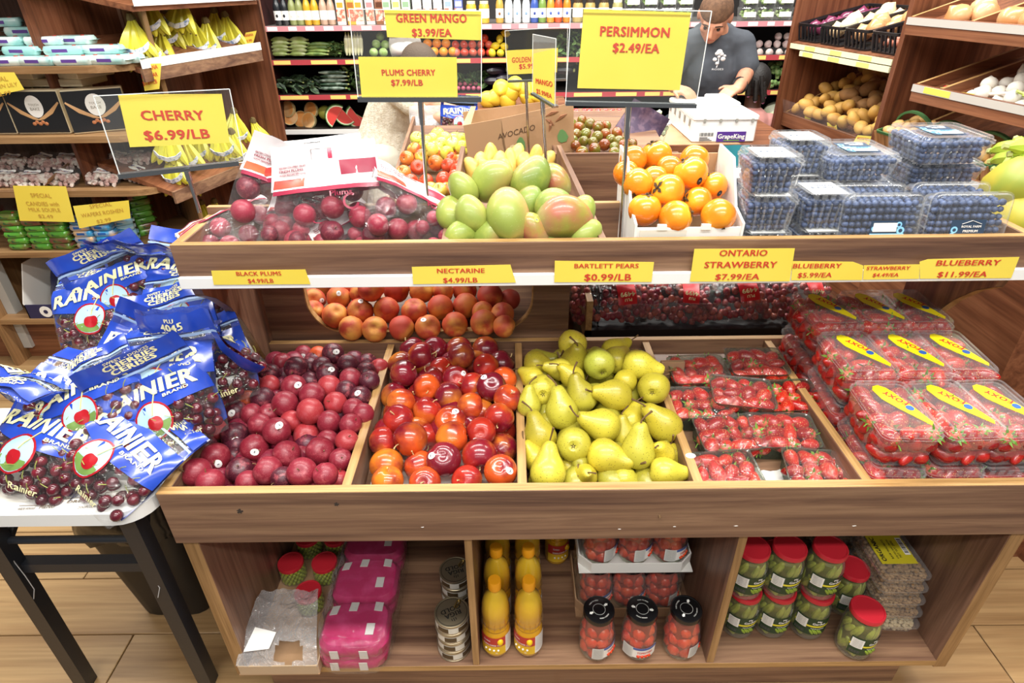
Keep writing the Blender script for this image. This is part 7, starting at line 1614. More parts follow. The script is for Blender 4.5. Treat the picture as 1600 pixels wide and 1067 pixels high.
# yellow shelf papers
def sheet_tag(label, Y, quad, lines): return tag_paper(label, quad, lines, 'price tag', 'yellow shelf papers', Y=Y, bold=.01, ink=M('faded_orange_ink', 'c99a3a', .6) if Y < 2.5 else None)
sheet_tag('cut-off yellow paper at the left edge below the biscuit shelf', 2.488, [(-30, 113), (22, 113), (38, 140), (-30, 154)], [('SPECIAL', (-25, 128), (13, 126), 6), ('GOLDEN LILY', (-25, 141), (28, 134), 5), ('$2.99', (-6, 152), (18, 147), 5)])
sheet_tag('yellow paper about candies with milk souffle under the candy bags', 2.487, [(20, 290), (103, 291), (117, 347), (31, 345)], [('SPECIAL', (49, 308), (81, 309), 6), ('CANDIES with', (42, 321), (93, 322), 6), ('MILK SOUFLE', (46, 330), (95, 331), 5.5), ('$2.49', (61, 340), (84, 341), 5)])
sheet_tag('yellow paper about special wafers hanging over the blue packs', 2.487, [(114, 322), (201, 313), (204, 341), (124, 357)], [('SPECIAL', (141, 326), (175, 321), 5.5), ('WAFERS ROSHEN', (128, 340), (193, 331), 5.5), ('$2.99', (152, 349), (174, 345), 5)])
# ------------------------------------------------------------------ banana shelves
bn = thing('banana_rack', 'walnut banana rack with white price rails left of the cooler', 'shelving', (-1.40, 2.9, 0)); BN = Matrix.Translation((1.40, -2.9, 0))
A1, B1 = PZ(218, 107, 1.31), PZ(405, 77, 1.31); A2, B2 = PZ(268, 300, .84), PZ(352, 262, .84)
db = (B1 - A1).normalized(); no = V((-db.y, db.x, 0)); no = no if no.x < 0 else -no
def bshelf(A, B, dp, dz, th, rail):
    part('shelf', MB().slab([A, B, B + no * dp + V((0, 0, dz)), A + no * dp + V((0, 0, dz))], (0, 0, -th)).xf(BN), bn, DKY, smooth=False)
    if dz > .06: part('front_board', MB().slab([A - no * .012, B - no * .012, B, A], (0, 0, -.05)).xf(BN), bn, WY, smooth=False)
    if rail: part('price_rail', MB().slab([A - no * .014 + V((0, 0, -.002)), B - no * .014 + V((0, 0, -.002)), B - no * .012 + V((0, 0, -.002)), A - no * .012 + V((0, 0, -.002))], (0, 0, .034)).xf(BN), bn, WHITE, smooth=False)
bshelf(A1, B1, .33, .10, .02, True)
A2b = A2 + no * .0; bshelf(A2, A2 + db * .85, .35, .10, .02, False)
A3 = PY(205, 9, 2.62); bshelf(A3, A3 + db * .75, .3, .05, .02, True)
part('back_panel', MB().slab([A1 + no * .35 - db * .1 + V((0, 0, -1.3)), A1 + no * .35 + db * .8 + V((0, 0, -1.3)), A1 + no * .35 + db * .8 + V((0, 0, .75)), A1 + no * .35 - db * .1 + V((0, 0, .75))], no * .02).xf(BN), bn, DKW, smooth=False)
E1 = PY(397, 60, 3.35); part('end_panel', MB().slab([V((E1.x - .42, E1.y + .02, 0)), V((E1.x + .05, E1.y + .02, 0)), V((E1.x + .05, E1.y + .02, 2.0)), V((E1.x - .42, E1.y + .02, 2.0))], (0, .025, 0)).xf(BN), bn, DKW, smooth=False)
BAN = M('banana_skin', 'd9cf3c', .4, var=('c3c048', 10, .42, .7), coat=.1); BTIP = M('banana_tip', '6a5a30', .7); TAPE = M('white_tape', 'e8edf2', .4, var=('7a93b8', 60, .5, .62))
def mk():
    t = thing('banana_hand', 'x', 'bananas'); N = 9
    for k in range(6):
        a = (k - 2.5) * .22; lat = (k - 2.5) * .017; L = .15
        P = []
        for i in range(N + 1):
            s = i / N; th = s * 1.15
            P.append(V((lat * (.25 + s * .9) + math.sin(a) * s * .05, -.10 * math.sin(th) * 1.0 - .01 * (k % 2), -.15 * s + .045 * (1 - math.cos(th)) * 1.2)))
        rad = [.006, .007, .012, .0165, .018, .0185, .018, .016, .011, .004]
        b = part('banana', MB().tube(P, rad, 6), t, BAN); part('tip', MB().ball(P[-1], .0045, 6, 4), b, BTIP)
    part('crown', MB().lathe([(.012, -.004), (.020, .004), (.016, .016), (.010, .026)], 8), t, BTIP)
    tp = MB().tube([V((-.055, -.085, -.075)), V((-.035, -.104, -.078)), V((0, -.11, -.08)), V((.035, -.104, -.078)), V((.055, -.085, -.075))], .0035, 4); tp.v = [(x, y, z + (z + .078) * 3) for x, y, z in tp.v]
    part('tape', tp, t, TAPE, label='white printed tape round the hand'); return t
k_bn = Kind(mk)
for i, (x, y, Y, a) in enumerate(((206, 45, 2.62, .2), (231, 12, 2.85, 0), (258, 34, 2.75, .1), (283, 8, 3.0, -.1), (300, 48, 2.85, .3), (335, 34, 3.05, .1), (215, 62, 2.6, .5), (250, 60, 2.66, -.2), (275, 55, 2.75, .3), (322, 50, 2.95, 0), (352, 40, 3.1, .2), (366, 52, 3.12, .9))):
    k_bn(PP(x, y - 14, A1 + no * (.10 + .05 * (i % 3)), no), (.25, q.uniform(-.15, .15), a), f"hand of yellow bananas on the upper rack shelf, {nth(i)} of the heap from left", 'bananas on the upper rack shelf', 1.0)
for i, (x, y, Y, a) in enumerate(((262, 215, 2.62, .2), (285, 228, 2.62, .1), (310, 215, 2.7, -.1), (340, 212, 2.8, .2), (365, 190, 2.95, .4), (300, 250, 2.58, .3), (270, 250, 2.55, -.2), (335, 235, 2.72, 0), (395, 205, 3.0, 1.2), (362, 222, 2.85, .3), (278, 268, 2.52, .4))):
    k_bn(PP(x, y - 14, A2 + no * (.06 + .05 * (i % 3)), no), (.35, q.uniform(-.15, .15), a), f"hand of yellow bananas on the lower rack shelf, {nth(i)} of the heap from left", 'bananas on the lower rack shelf', .95)
for i, (x, y) in enumerate(((315, 318), (335, 316))): k_bn(PZ(x, y, .62), (.4, 0, .3), f"banana hand low in the rack's bottom, {'left' if i == 0 else 'right'} one", 'bananas at the rack bottom', .9)
bt = bn; part('rack_floor', MB().box(-1.75, -1.1, 2.45, 3.35, .42, .44).xf(BN), bn, DKY)
frb = V((-db.y, db.x, 0))
tag_paper('yellow paper reading banana regular hanging from the banana rail', [(218, 100), (252, 99), (249, 139), (226, 142)], [('BANANA', (222, 111), (247, 107), 5.5), ('REGULAR', (222, 123), (247, 119), 5.5), ('$0.89/LB', (224, 134), (246, 130), 5.5)], 'price tag', 'yellow shelf papers', Y=2.62, bold=.02)
tag_paper('small yellow tag at the far end of the banana shelf', [(376, 77), (384, 51), (401, 48), (394, 73)], [('BANANA', (383, 58), (396, 56), 3.5), ('$0.99', (383, 67), (394, 65), 3.5)], 'price tag', 'yellow shelf papers', Y=3.30, bold=.02)
# ================================================================== right-hand wooden produce rack
TH = .155; RO = Matrix.Translation((1.55, 1.925, 0)) @ Matrix.Rotation(TH, 4, 'Z')
rk = thing('produce_rack', 'dark walnut produce rack with sloping trays along the right side', 'shelving', (1.55, 1.925, 0), (0, 0, TH))
def rp(n, mb, mat, par=None, label=None): return part(n, mb, par or rk, mat, label=label)
for y in (.66, 1.42): rp('end_panel', MB().box(.06, .75, y - .012, y + .012, 0, 1.535), DKW)
rp('back_panel', MB().box(.72, .75, -1.6, 1.42, 0, 1.9), DKW)
rp('base_panel', MB().slab([(-.04, -1.6, 0), (-.04, .66, 0), (.05, .66, .93), (.05, -1.6, .93)], (.02, 0, 0)), DKY)
rp('base_panel', MB().box(.12, .14, .66, 1.42, 0, .86), DKY)
def rtray(y0, y1, x0, z0, dep, rise, fh, rail=True, divs=(), nm='tray'):
    t = rp(nm, MB().slab([(x0 + .012, y0, z0 - fh), (x0 + dep, y0, z0 - fh + rise), (x0 + dep, y1, z0 - fh + rise), (x0 + .012, y1, z0 - fh)], (0, 0, .012)), DKX)
    rp('tray_front', MB().box(x0, x0 + .014, y0, y1, z0 - fh - .015, z0, 0, .001), DKY, t)
    for y in [y0, y1 - .012] + list(divs): rp('tray_side', MB().slab([(x0 + .012, y, z0 - fh - .01), (x0 + dep, y, z0 - fh + rise), (x0 + dep, y, z0 + rise), (x0 + .012, y, z0)], (0, .012, 0)), DKX, t)
    for y in [y0, y1 - .012] + list(divs): rp('edge_band', MB().slab([(x0 + .012, y, z0), (x0 + dep, y, z0 + rise), (x0 + dep, y + .012, z0 + rise), (x0 + .012, y + .012, z0)], (0, 0, .001)), OAKX if False else OAK, t)
    if rail: rp('price_rail', MB().box(x0 - .003, x0 - .0005, y0, y1, z0 - .026, z0 - .002), M('grey_rail', 'bdb8b0', .4), t)
    return t
tm = rtray(-1.3, .46, 0, 1.255, .42, .12, .045, True, (.33,))
rp('price_tag', MB().box(-.0045, -.003, .28, .40, 1.232, 1.252), YEL, tm)
rtray(-1.3, .62, .03, 1.463, .42, .12, .045, True, (.33,))
tl = rtray(-1.3, .62, .03, 1.0, .45, .16, .04, True)
tf_ = rtray(.68, 1.41, .10, .985, .55, .26, .05, False)
rp('clear_fence', MB().slab([(.095, .68, .985), (.095, 1.40, .985), (.075, 1.40, 1.05), (.075, .68, 1.05)], (.003, 0, 0)), ACRYL, tf_)
tu = rp('onion_shelf', MB().slab([(.07, .68, 1.30), (.60, .68, 1.42), (.60, 1.41, 1.42), (.07, 1.41, 1.30)], (0, 0, .014)), DKX)
for k, z in enumerate((1.288, 1.262)):
    rl = rp('price_rail', MB().box(.062 - .004 * k, .066, .68, 1.41 - .1 * k, z, z + .022), M('pale_yellow_rail', 'e6e2b8', .45), tu)
    for y in (.8, 1.0, 1.2): rp('price_tag', MB().box(.0605 - .004 * k, .062, y, y + .08, z + .002, z + .02), YRL, rl)
def W(x, y, z): return RO @ V((x, y, z))
# onion crates
ON = M('white_onion_skin', 'ecdcb8', .35, var=('e0b98a', 8, .45, .7), coat=.15); RON = M('red_onion_skin', '6a2848', .3, var=('8a3a5c', 10, .45, .65), coat=.2); BON = M('brown_onion_skin', 'd9a878', .35, var=('c98a54', 9, .45, .65), coat=.2)
def mk():
    t = thing('black_crate', 'x', 'crate'); w_, d_, h_ = .17, .36, .085
    c = MB()
    for z in (0, h_ - .012): c.loft([rrect(w_, d_, .02, z, 0, 0, 3), rrect(w_ + .004, d_ + .004, .02, z + .012, 0, 0, 3), rrect(w_ - .01, d_ - .01, .018, z + .012, 0, 0, 3), rrect(w_ - .012, d_ - .012, .018, z, 0, 0, 3), rrect(w_, d_, .02, z, 0, 0, 3)])
    part('crate_rim', c, t, BLACK); part('crate_floor', MB().box(-w_/2 + .01, w_/2 - .01, -d_/2 + .01, d_/2 - .01, 0, .004), t, BLACK); b = MB()
    for k in range(6):
        for s in (-1, 1): b.box(-w_/2 + .02 + k * .026, -w_/2 + .028 + k * .026, s * d_/2 - .003, s * d_/2 + .003, .01, h_ - .01)
    for k in range(10):
        for s in (-1, 1): b.box(s * w_/2 - .003, s * w_/2 + .003, -d_/2 + .02 + k * .034, -d_/2 + .030 + k * .034, .01, h_ - .01)
    part('bars', b, t, BLACK, stuff=True); return t
k_cr = Kind(mk)
RZc = TH + pi / 2
k_on = SK('white_onion', 'onion', .036, ON, sh_onion); k_ron = SK('red_onion', 'onion', .034, RON, sh_onion); k_bon = SK('brown_onion', 'onion', .038, BON, sh_onion)
CR = [(1.32, 'farthest, of red onions'), (1.14, 'second, of white onions'), (.96, 'third, of brown onions'), (.78, 'nearest, of shallots')]
k_shl = SK('shallot', 'shallot', .018, M('shallot_skin', 'b8705a', .4), sh_onion)
for i, (y, nm) in enumerate(CR):
    ro_ = Matrix.Rotation(TH, 3, 'Z') @ Matrix.Rotation(-.22, 3, 'Y') @ Matrix.Rotation(pi/2, 3, 'Z')
    o = W(.27, y, 1.355); k_cr(o, ro_, f'black plastic crate on the onion shelf, {nm}', 'onion crates'); kk = (k_ron, k_on, k_bon, k_shl)[i]
    for a in range(2 if i < 3 else 3):
        for b in range(4 if i < 3 else 6):
            p = o + ro_ @ V(((b - 1.5) * 0 + (a - (.5 if i < 3 else 1)) * (.076 if i < 3 else .045), (b - (1.5 if i < 3 else 2.5)) * (.08 if i < 3 else .052) + .0, (.052 if i < 3 else .03) + .025 * (i in (1, 2)) * ((a + b) % 2)))
            kk(p, rot_to((q.uniform(-.6, .6), q.uniform(-.6, .6), 1)), f"{('red onion', 'white onion', 'brown onion', 'small shallot')[i]} in its black crate, {nth(b)} from the back in {nth(a)} file", 'onions in the black crates')
# potatoes in the far bay
k_po = SK('yellow_potato', 'potato', .030, M('yellow_potato_skin', 'd3a452', .6, var=('c08f42', 16, .45, .65), bump=.08, bscale=90), sh_potato); k_bp = SK('brown_potato', 'potato', .034, M('russet_skin', 'a87a48', .7, var=('8f6438', 18, .45, .65), bump=.12, bscale=90), sh_potato)
for r_ in range(6):
    for c_i in range(11):
        x, y = .135 + r_ * .065, .72 + c_i * .062 + .02 * (r_ % 2); z = .985 + .015 + (x - .1) * .47 + .025 * (1 if (r_ + c_i) % 3 == 0 else 0)
        br = (r_ > 2 and c_i < 8) or (r_ == 2 and 2 < c_i < 8)
        (k_bp if br else k_po)(W(x, y, z), rot_to((q.uniform(-1, 1), q.uniform(-1, 1), q.uniform(-.5, .5))), f"{'brown' if br else 'yellow'} potato in the sloping bay, {nth(c_i)} from the near panel in {nth(r_)} row", 'loose potatoes in the far bay', q.uniform(.9, 1.12))
# baskets of small potatoes
BSK = wood('basket_veneer', 'a3754a', 'b58659', '84592f', 2); BGR = M('green_basket_rim', '3f6a3a', .6)
def mk():
    t = thing('veneer_basket', 'x', 'basket'); w_, d_, h_ = .17, .20, .085
    for s in (-1, 1):
        for k in range(4): part('slat', MB().slab([(-.068 + k * .045 - .021, s * .088, 0), (-.068 + k * .045 + .021, s * .088, 0), (-.072 + k * .048 + .022, s * .10, h_), (-.072 + k * .048 - .022, s * .10, h_)], (0, s * .002, 0)), t, BSK, smooth=False)
        for k in range(4): part('slat', MB().slab([(s * .075, -.075 + k * .05 - .023, 0), (s * .075, -.075 + k * .05 + .023, 0), (s * .085, -.078 + k * .052 + .024, h_), (s * .085, -.078 + k * .052 - .024, h_)], (s * .002, 0, 0)), t, BSK, smooth=False)
    part('basket_floor', MB().box(-.075, .075, -.088, .088, 0, .003), t, BSK); part('rim', MB().loft([rrect(w_ + .004, d_ + .004, .01, h_ - .008, 0, 0, 2), rrect(w_ + .006, d_ + .006, .01, h_ + .002, 0, 0, 2), rrect(w_ - .004, d_ - .004, .01, h_ + .002, 0, 0, 2), rrect(w_ - .006, d_ - .006, .01, h_ - .008, 0, 0, 2)]), t, BGR)
    hd = MB().tube([(0, .10 * math.cos(a * pi / 12), h_ - .01 + .075 * math.sin(a * pi / 12)) for a in range(13)], .006, 4); hd.v = [(x * 1.4, y, z) for x, y, z in hd.v]; part('handle', hd, t, BGR, label='green bent handle'); return t
k_bk = Kind(mk); k_sp = SK('small_potato', 'potato', .021, M('small_potato_skin', 'cfa564', .6, var=('bd9150', 16, .45, .65)), sh_potato)
for i in range(6):
    y = .52 - i * .185; o = W(.135, y, .995); ro_ = Matrix.Rotation(TH, 3, 'Z') @ Matrix.Rotation(-.25, 3, 'Y'); k_bk(o, ro_, f'veneer basket with green rim, {nth(i)} from the far end of its row', 'veneer baskets of potatoes')
    for a in range(4):
        for b in range(4): k_sp(o + ro_ @ V(((a - 1.5) * .036, (b - 1.5) * .043, .078 + q.uniform(0, .018))), rot_to((q.uniform(-1, 1), q.uniform(-1, 1), .2)), f"small potato in the {nth(i)} basket, {nth(b)} from its near end in {nth(a)} file", 'small potatoes in the veneer baskets')
# garlic, chillies, onions in the nearer trays
k_fg = SK('fresh_garlic', 'garlic', .026, M('fresh_garlic_skin', 'efe9dc', .45), sh_onion)
for i in range(24):
    a, b = i % 6, i // 6; p = W(.07 + b * .06 + q.uniform(-.01, .01), .27 - a * .052, 1.235 + b * .018 + .022 * ((a + b) % 2)); k_fg(p, rot_to((q.uniform(-1, 1), q.uniform(-1, 1), q.uniform(0, 1))), f'white fresh garlic bulb in the mid tray, {nth(a)} from the divider in {nth(b)} row', 'fresh garlic in the middle tray')
stk = MB(); rr = random.Random(3)
lv = []
for i in range(14):
    y = .12 - .025 * i; o = part('garlic_stalk', MB().tube([W(.06 + rr.uniform(0, .1), y, 1.275), W(.0 + rr.uniform(-.02, .05), y - .07, 1.285), W(.05, y - .16, 1.265)], [.006, .005, .003], 6), None, M('garlic_stalk_green', 'a9b857', .5)); tag(o, f'pale green garlic stalk lying over the mid tray, {nth(i)} from the divider', 'garlic stalk', 'garlic stalks')
o = part('hanging_garlic', MB().ball(PX(1500, 160, 1.57), .026, 12, 8).tube([PX(1500, 160, 1.57), PX(1515, 152, 1.575), PX(1545, 147, 1.585), PX(1590, 145, 1.60)], [.012, .006, .0055, .005], 8), None, M('fresh_garlic_skin', 'efe9dc', .45)); tag(o, 'fresh garlic with long stalk hanging over the tray edge', 'garlic')
k_ci = long_kind('red_chilli', 'chilli', 'c8202c', 'd9463a', .06, .006, .006)
for i in range(10): k_ci(W(.06 + q.uniform(0, .09), .345 + q.uniform(0, .09), 1.235 + q.uniform(0, .02)), (0, q.uniform(-.2, .2), q.uniform(0, 6)), f'small red chilli in the mid tray, {nth(i)} of the pile', 'red chillies in the middle tray')
for i, (x, y, z) in enumerate(((.10, .47, 1.468), (.16, .42, 1.476), (.11, .26, 1.468), (.17, .20, 1.478), (.20, .48, 1.49), (.09, .16, 1.466))): k_bon(W(x, y, z), rot_to((q.uniform(-.8, .8), q.uniform(-.8, .8), .6)), f'brown onion in the top right tray, {nth(i)} of the pile', 'brown onions in the top right tray', 1.15)
fp = PX(1490, 140, 1.565)
def rtag(label, quad, X0, lines):
    n_ = V((math.cos(TH), math.sin(TH), 0)); return tag_paper(label, quad, lines, 'price tag', 'yellow tags on the right rack', frame=(PX(*quad[0], X0), n_), bold=.02)
rtag('yellow tag on the mid tray behind the hanging garlic', [(1488, 142), (1525, 147), (1515, 173), (1481, 166)], 1.545, [('GARLIC', (1492, 152), (1515, 156), 4), ('$1.99', (1494, 162), (1510, 165), 4)])
rtag('yellow tag low on the rack near the blueberry boxes', [(1340, 211), (1362, 213), (1357, 228), (1331, 226)], 1.522, [('POTATO', (1339, 218), (1357, 220), 3.5), ('$0.99', (1340, 225), (1353, 226), 3.5)])
rtag('yellow tag on the potato bay front', [(1292, 191), (1307, 195), (1309, 212), (1295, 208)], 1.512, [('RUSSET', (1294, 200), (1306, 203), 3)])
rtag('small yellow tag at the far end of the potato bay', [(1258, 175), (1271, 179), (1266, 187), (1257, 185)], 1.506, [('YUKON', (1259, 180), (1269, 183), 2.5)])
pq = [(1491, 424), (1572, 434), (1557, 472), (1544, 484), (1491, 467)]
rtag('yellow price paper hanging at the stand end below the strip', pq, 1.36, [('MELONS', (1506, 436), (1556, 446), 7), ('$6.99/EA', (1516, 446), (1543, 456), 6)])
# green peppers and squash at the lower right
k_gp = long_kind('green_pepper', 'pepper', '9db83a', 'b9cf52', .11, .022, .01)
for i in range(14): k_gp(PX(1578 + (i % 4) * 14, 236 + (i // 4) * 15, 1.46 + .02 * (i % 2)), (q.uniform(-.4, .4), q.uniform(-.4, .4), q.uniform(0, 3)), f'light green pepper behind the large blueberry boxes, {nth(i % 4)} from left in {nth(i // 4)} row', 'light green peppers at the right')
k_ys = SK('yellow_squash', 'squash', .09, M('yellow_squash_skin', 'b9a836', .45, var=('8f9a3a', 6, .45, .65)), sh_potato)
for i, (x, y) in enumerate(((1590, 290), (1600, 335), (1640, 300))): k_ys(PX(x, y, 1.38 + .05 * (i == 2)), rot_to((.3, .8, q.uniform(-.3, .3))), f'big yellow green squash at the right edge, {nth(i)} from the top', 'yellow green squash at the right edge')
sb_ = part('squash_bin', MB().box(1.27, 1.75, 1.3, 2.0, 0, PX(1600, 350, 1.4).z - .06), None, DKY); tag(sb_, 'dark wooden bin under the squash and peppers at the right edge', 'bin')
# ================================================================== people
def remesh(mb, vox, mat, smooth=3):
    me = mb.mesh('body', mat); o = bpy.data.objects.new('tmp', me); col.objects.link(o)
    r = o.modifiers.new('r', 'REMESH'); r.mode = 'VOXEL'; r.voxel_size = vox
    s = o.modifiers.new('s', 'SMOOTH'); s.iterations = smooth; s.factor = .5
    dg = bpy.context.evaluated_depsgraph_get(); n = bpy.data.meshes.new_from_object(o.evaluated_get(dg)); bpy.data.objects.remove(o)
    n.materials.clear(); n.materials.append(mat); n.shade_smooth(); return n
def limb(mb, P, Rr):
    mb.tube(P, Rr, 12); [mb.ball(p, r, 12, 8) for p, r in zip(P, Rr)]; return mb
def hand(mb, wr, d, nrm, s=1.0, curl=.5):
    """palm, four unequal fingers that bend at the knuckles, and a thumb from the side of the palm"""
    d = V(d).normalized(); n = (V(nrm) - d * V(nrm).dot(d)).normalized(); sd = d.cross(n)
    for k in range(5):
        c = wr + d * (.018 + .016 * k) * s; mb.ball(c, .001, 4, 3)
    for k in range(4):
        o = (k - 1.5) * .019 * s; limb(mb, [wr + d * .01 * s + sd * o * .6, wr + d * .075 * s + sd * o], [.014 * s, .0125 * s])
    for k, L in enumerate((.058, .068, .064, .050)):
        o = (k - 1.5) * .0205 * s; a = wr + d * .078 * s + sd * o; L *= s
        b = a + (d * math.cos(curl * .6) - n * math.sin(curl * .6)) * L * .45; c = b + (d * math.cos(curl * 1.4) - n * math.sin(curl * 1.4)) * L * .32; e = c + (d * math.cos(curl * 2) - n * math.sin(curl * 2)) * L * .25
        limb(mb, [a, b, c, e], [.0092 * s, .0086 * s, .008 * s, .0068 * s])
    t0 = wr + d * .028 * s + sd * .026 * s; t1 = t0 + (d * .6 + sd * .8) .normalized() * .034 * s; t2 = t1 + (d * .9 + sd * .35 - n * .3).normalized() * .03 * s
    limb(mb, [t0, t1, t2], [.0125 * s, .0105 * s, .0085 * s]); return mb
SKIN = M('warm_skin', 'c98f72', .5, var=('bd8166', 14, .45, .65), sss=.08); SKL = M('fair_skin', 'dba98a', .5, var=('d39c7c', 14, .45, .65), sss=.08); SKD = M('brown_skin', '5a3828', .5, sss=.05)
def headbits(mb, c, Rm, s=1.0):
    """head, jaw, nose, brow, ears round centre c; local +y is the face, +z the crown"""
    T = lambda x, y, z: c + Rm @ (V((x, y, z)) * s)
    def b(p, r, n=14): mb.ball(T(*p), tuple(k * s for k in r), n, 10, 0, Rm)
    b((0, -.01, .02), (.074, .092, .088), 20); b((0, .028, -.045), (.056, .058, .062)); b((0, .055, -.075), (.032, .03, .028)); b((0, .074, .018), (.052, .018, .014))
    mb.tube([T(0, .083, .012), T(0, .108, -.026), T(0, .092, -.036)], [.008 * s, .0125 * s, .010 * s], 8); b((0, .104, -.028), (.0125, .011, .010)); b((0, .082, -.062), (.022, .010, .008)); b((.034, .062, -.02), (.025, .02, .02)); b((-.034, .062, -.02), (.025, .02, .02))
    for e in (-1, 1): b((e * .077, -.012, -.006), (.010, .022, .032))
    return T
def face(par, c, Rm, T, s, inv):
    eye = MB(); br = MB()
    for e in (-1, 1):
        eye.ball(T(e * .031, .078, .001), .0095 * s, 10, 8); br.tube([T(e * .014, .089, .020), T(e * .032, .088, .024), T(e * .05, .076, .018)], [.003 * s, .004 * s, .002 * s], 6)
    part('eyes', eye.xf(inv), par, M('dark_eye', '2a1d16', .25)); part('eyebrows', br.xf(inv), par, M('brow_hair', '3a281c', .8)); part('mouth', MB().tube([T(-.024, .086, -.060), T(0, .0935, -.059), T(.024, .086, -.060)], [.002 * s, .0045 * s, .002 * s], 6).xf(inv), par, M('lip', 'a8604e', .5))
def haircap(c, Rm, s, zc, mat, par, inv, back=0., f=None):
    h = MB().ball((0, -.012, .022), (.081, .100, .095), 22, 14); P = []
    for p in h.v:
        p = V(p); lim = zc - (.07 if p.y < 0 else 0) * min(1, -p.y / .05 if p.y < 0 else 0) - back * (p.y < -.03)
        if p.z < lim: p.z = lim; p.x *= .93; p.y = p.y * .93
        P.append(tuple(c + Rm @ (p * s)))
    h.v = P; part('hair', h.xf(inv), par, mat)
# --- man behind the white carton
mp = thing('person', 'man in dark grey t-shirt with a white rose print bending over the white carton', 'person', (1.08, 3.5, 0)); MI = Matrix.Translation((-1.08, -3.5, 0))
hc = PY(1117, 26, 3.36); fd = V((-.30, -.72, -.62)).normalized(); zu = V((-.05, -.45, .9)); zu = (zu - fd * zu.dot(fd)).normalized(); HR = Matrix((fd.cross(zu), fd, zu)).transposed()
sR, sL = PY(1157, 72, 3.46), PY(1068, 74, 3.46); chest = PY(1112, 92, 3.48); belly = PY(1108, 150, 3.53); pel = V((1.04, 3.56, .86)); neck = PY(1124, 56, 3.45)
eR, wR = PY(1167, 112, 3.40), PY(1154, 137, 3.22); eL, wL = PY(1046, 112, 3.40), PY(1052, 136, 3.20)
bd = MB(); HT = headbits(bd, hc, HR, 1.0)
limb(bd, [hc + HR @ V((0, -.03, -.05)), neck, chest + V((0, .02, .08))], [.052, .056, .07])
limb(bd, [chest + V((0, .03, .04)), chest + V((0, .02, -.06)), belly, pel], [.13, .14, .135, .14])
limb(bd, [sL, chest + V((0, .02, .06)), sR], [.07, .10, .07])
for s_, e_, w_ in ((sR, eR, wR), (sL, eL, wL)): limb(bd, [s_, (s_ + e_) / 2, e_, (e_ + w_) / 2, w_], [.062, .054, .043, .038, .028])
hand(bd, wR, V((-.75, -.55, -.15)), V((0, -.3, 1)), .95, .5); hand(bd, wL, V((.6, -.6, -.15)), V((0, -.3, 1)), .95, .5)
for s_ in (-1, 1): limb(bd, [pel + V((s_ * .09, 0, -.02)), V((1.04 + s_ * .11, 3.55, .46)), V((1.04 + s_ * .12, 3.58, .08))], [.10, .068, .045]); limb(bd, [V((1.04 + s_ * .12, 3.58, .055)), V((1.04 + s_ * .13, 3.43, .03))], [.042, .03])
part('body', remesh(bd.xf(MI), .0065, SKIN, 4), mp)
sh = MB(); limb(sh, [chest + V((0, .03, .05)), chest + V((0, .02, -.06)), belly, pel + V((0, 0, -.02))], [.142, .154, .15, .155]); limb(sh, [sL, chest + V((0, .02, .065)), sR], [.078, .108, .078])
for s_, e_ in ((sR, eR), (sL, eL)): limb(sh, [s_, s_ + (e_ - s_) * .5, s_ + (e_ - s_) * .82], [.074, .070, .068])
limb(sh, [neck + V((0, .015, -.035)), chest + V((0, .02, .08))], [.070, .09])
part('t_shirt', remesh(sh.xf(MI), .009, M('charcoal_cotton', '3d4148', .85, var=('4a4f57', 8, .4, .65), bump=.3, bscale=30), 3), mp)
tr = MB(); limb(tr, [pel + V((0, 0, .04)), pel], [.145, .15]); [limb(tr, [pel + V((s_ * .09, 0, -.02)), V((1.04 + s_ * .11, 3.55, .46)), V((1.04 + s_ * .12, 3.58, .07))], [.115, .085, .07]) for s_ in (-1, 1)]; part('trousers', remesh(tr.xf(MI), .012, M('dark_denim', '2b303c', .8), 3), mp)
sho = MB(); [limb(sho, [V((1.04 + s_ * .12, 3.60, .05)), V((1.04 + s_ * .13, 3.42, .038))], [.05, .04]) for s_ in (-1, 1)]; part('shoes', remesh(sho.xf(MI), .01, BLACK, 2), mp)
face(mp, hc, HR, HT, 1.0, MI); haircap(hc, HR, 1.0, .030, M('short_brown_hair', '5a3f2c', .85, var=('6e4f38', 60, .4, .6), bump=.4, bscale=300), mp, MI, .035)
part('bracelet', MB().tube([wR + (eR - wR).normalized() * .03 + V((.034 * math.cos(a * pi / 8), .012 * math.sin(a * pi / 8), .034 * math.sin(a * pi / 8))) for a in range(16)], .006, 6, closed=True).xf(MI), mp, BLACK, label='black wristband')
pc_ = PY(1123, 90, 3.305); rs = MB()
for a, b, r in ((0, .025, .016), (-.012, .018, .010), (.012, .016, .011), (-.018, -.008, .011), (-.004, -.026, .010), (.022, -.006, .013), (.0, .004, .008), (.028, .008, .007)):
    rs.ball((a, 0, b), (r, .012, r * .8), 8, 6)
rs.tube([(0, 0, .01), (.002, 0, -.02), (-.004, 0, -.045)], .003, 5)
fit(rs, 'ROSES', V((-.028, -.008, -.056)), V((.03, -.008, -.056)), V((0, 0, 1)), .008, bold=.0)
part('rose_print', rs.xf(MI @ Matrix.Translation(pc_)), mp, M('white_print', 'dcdcdc', .7), label='white rose print on the chest')
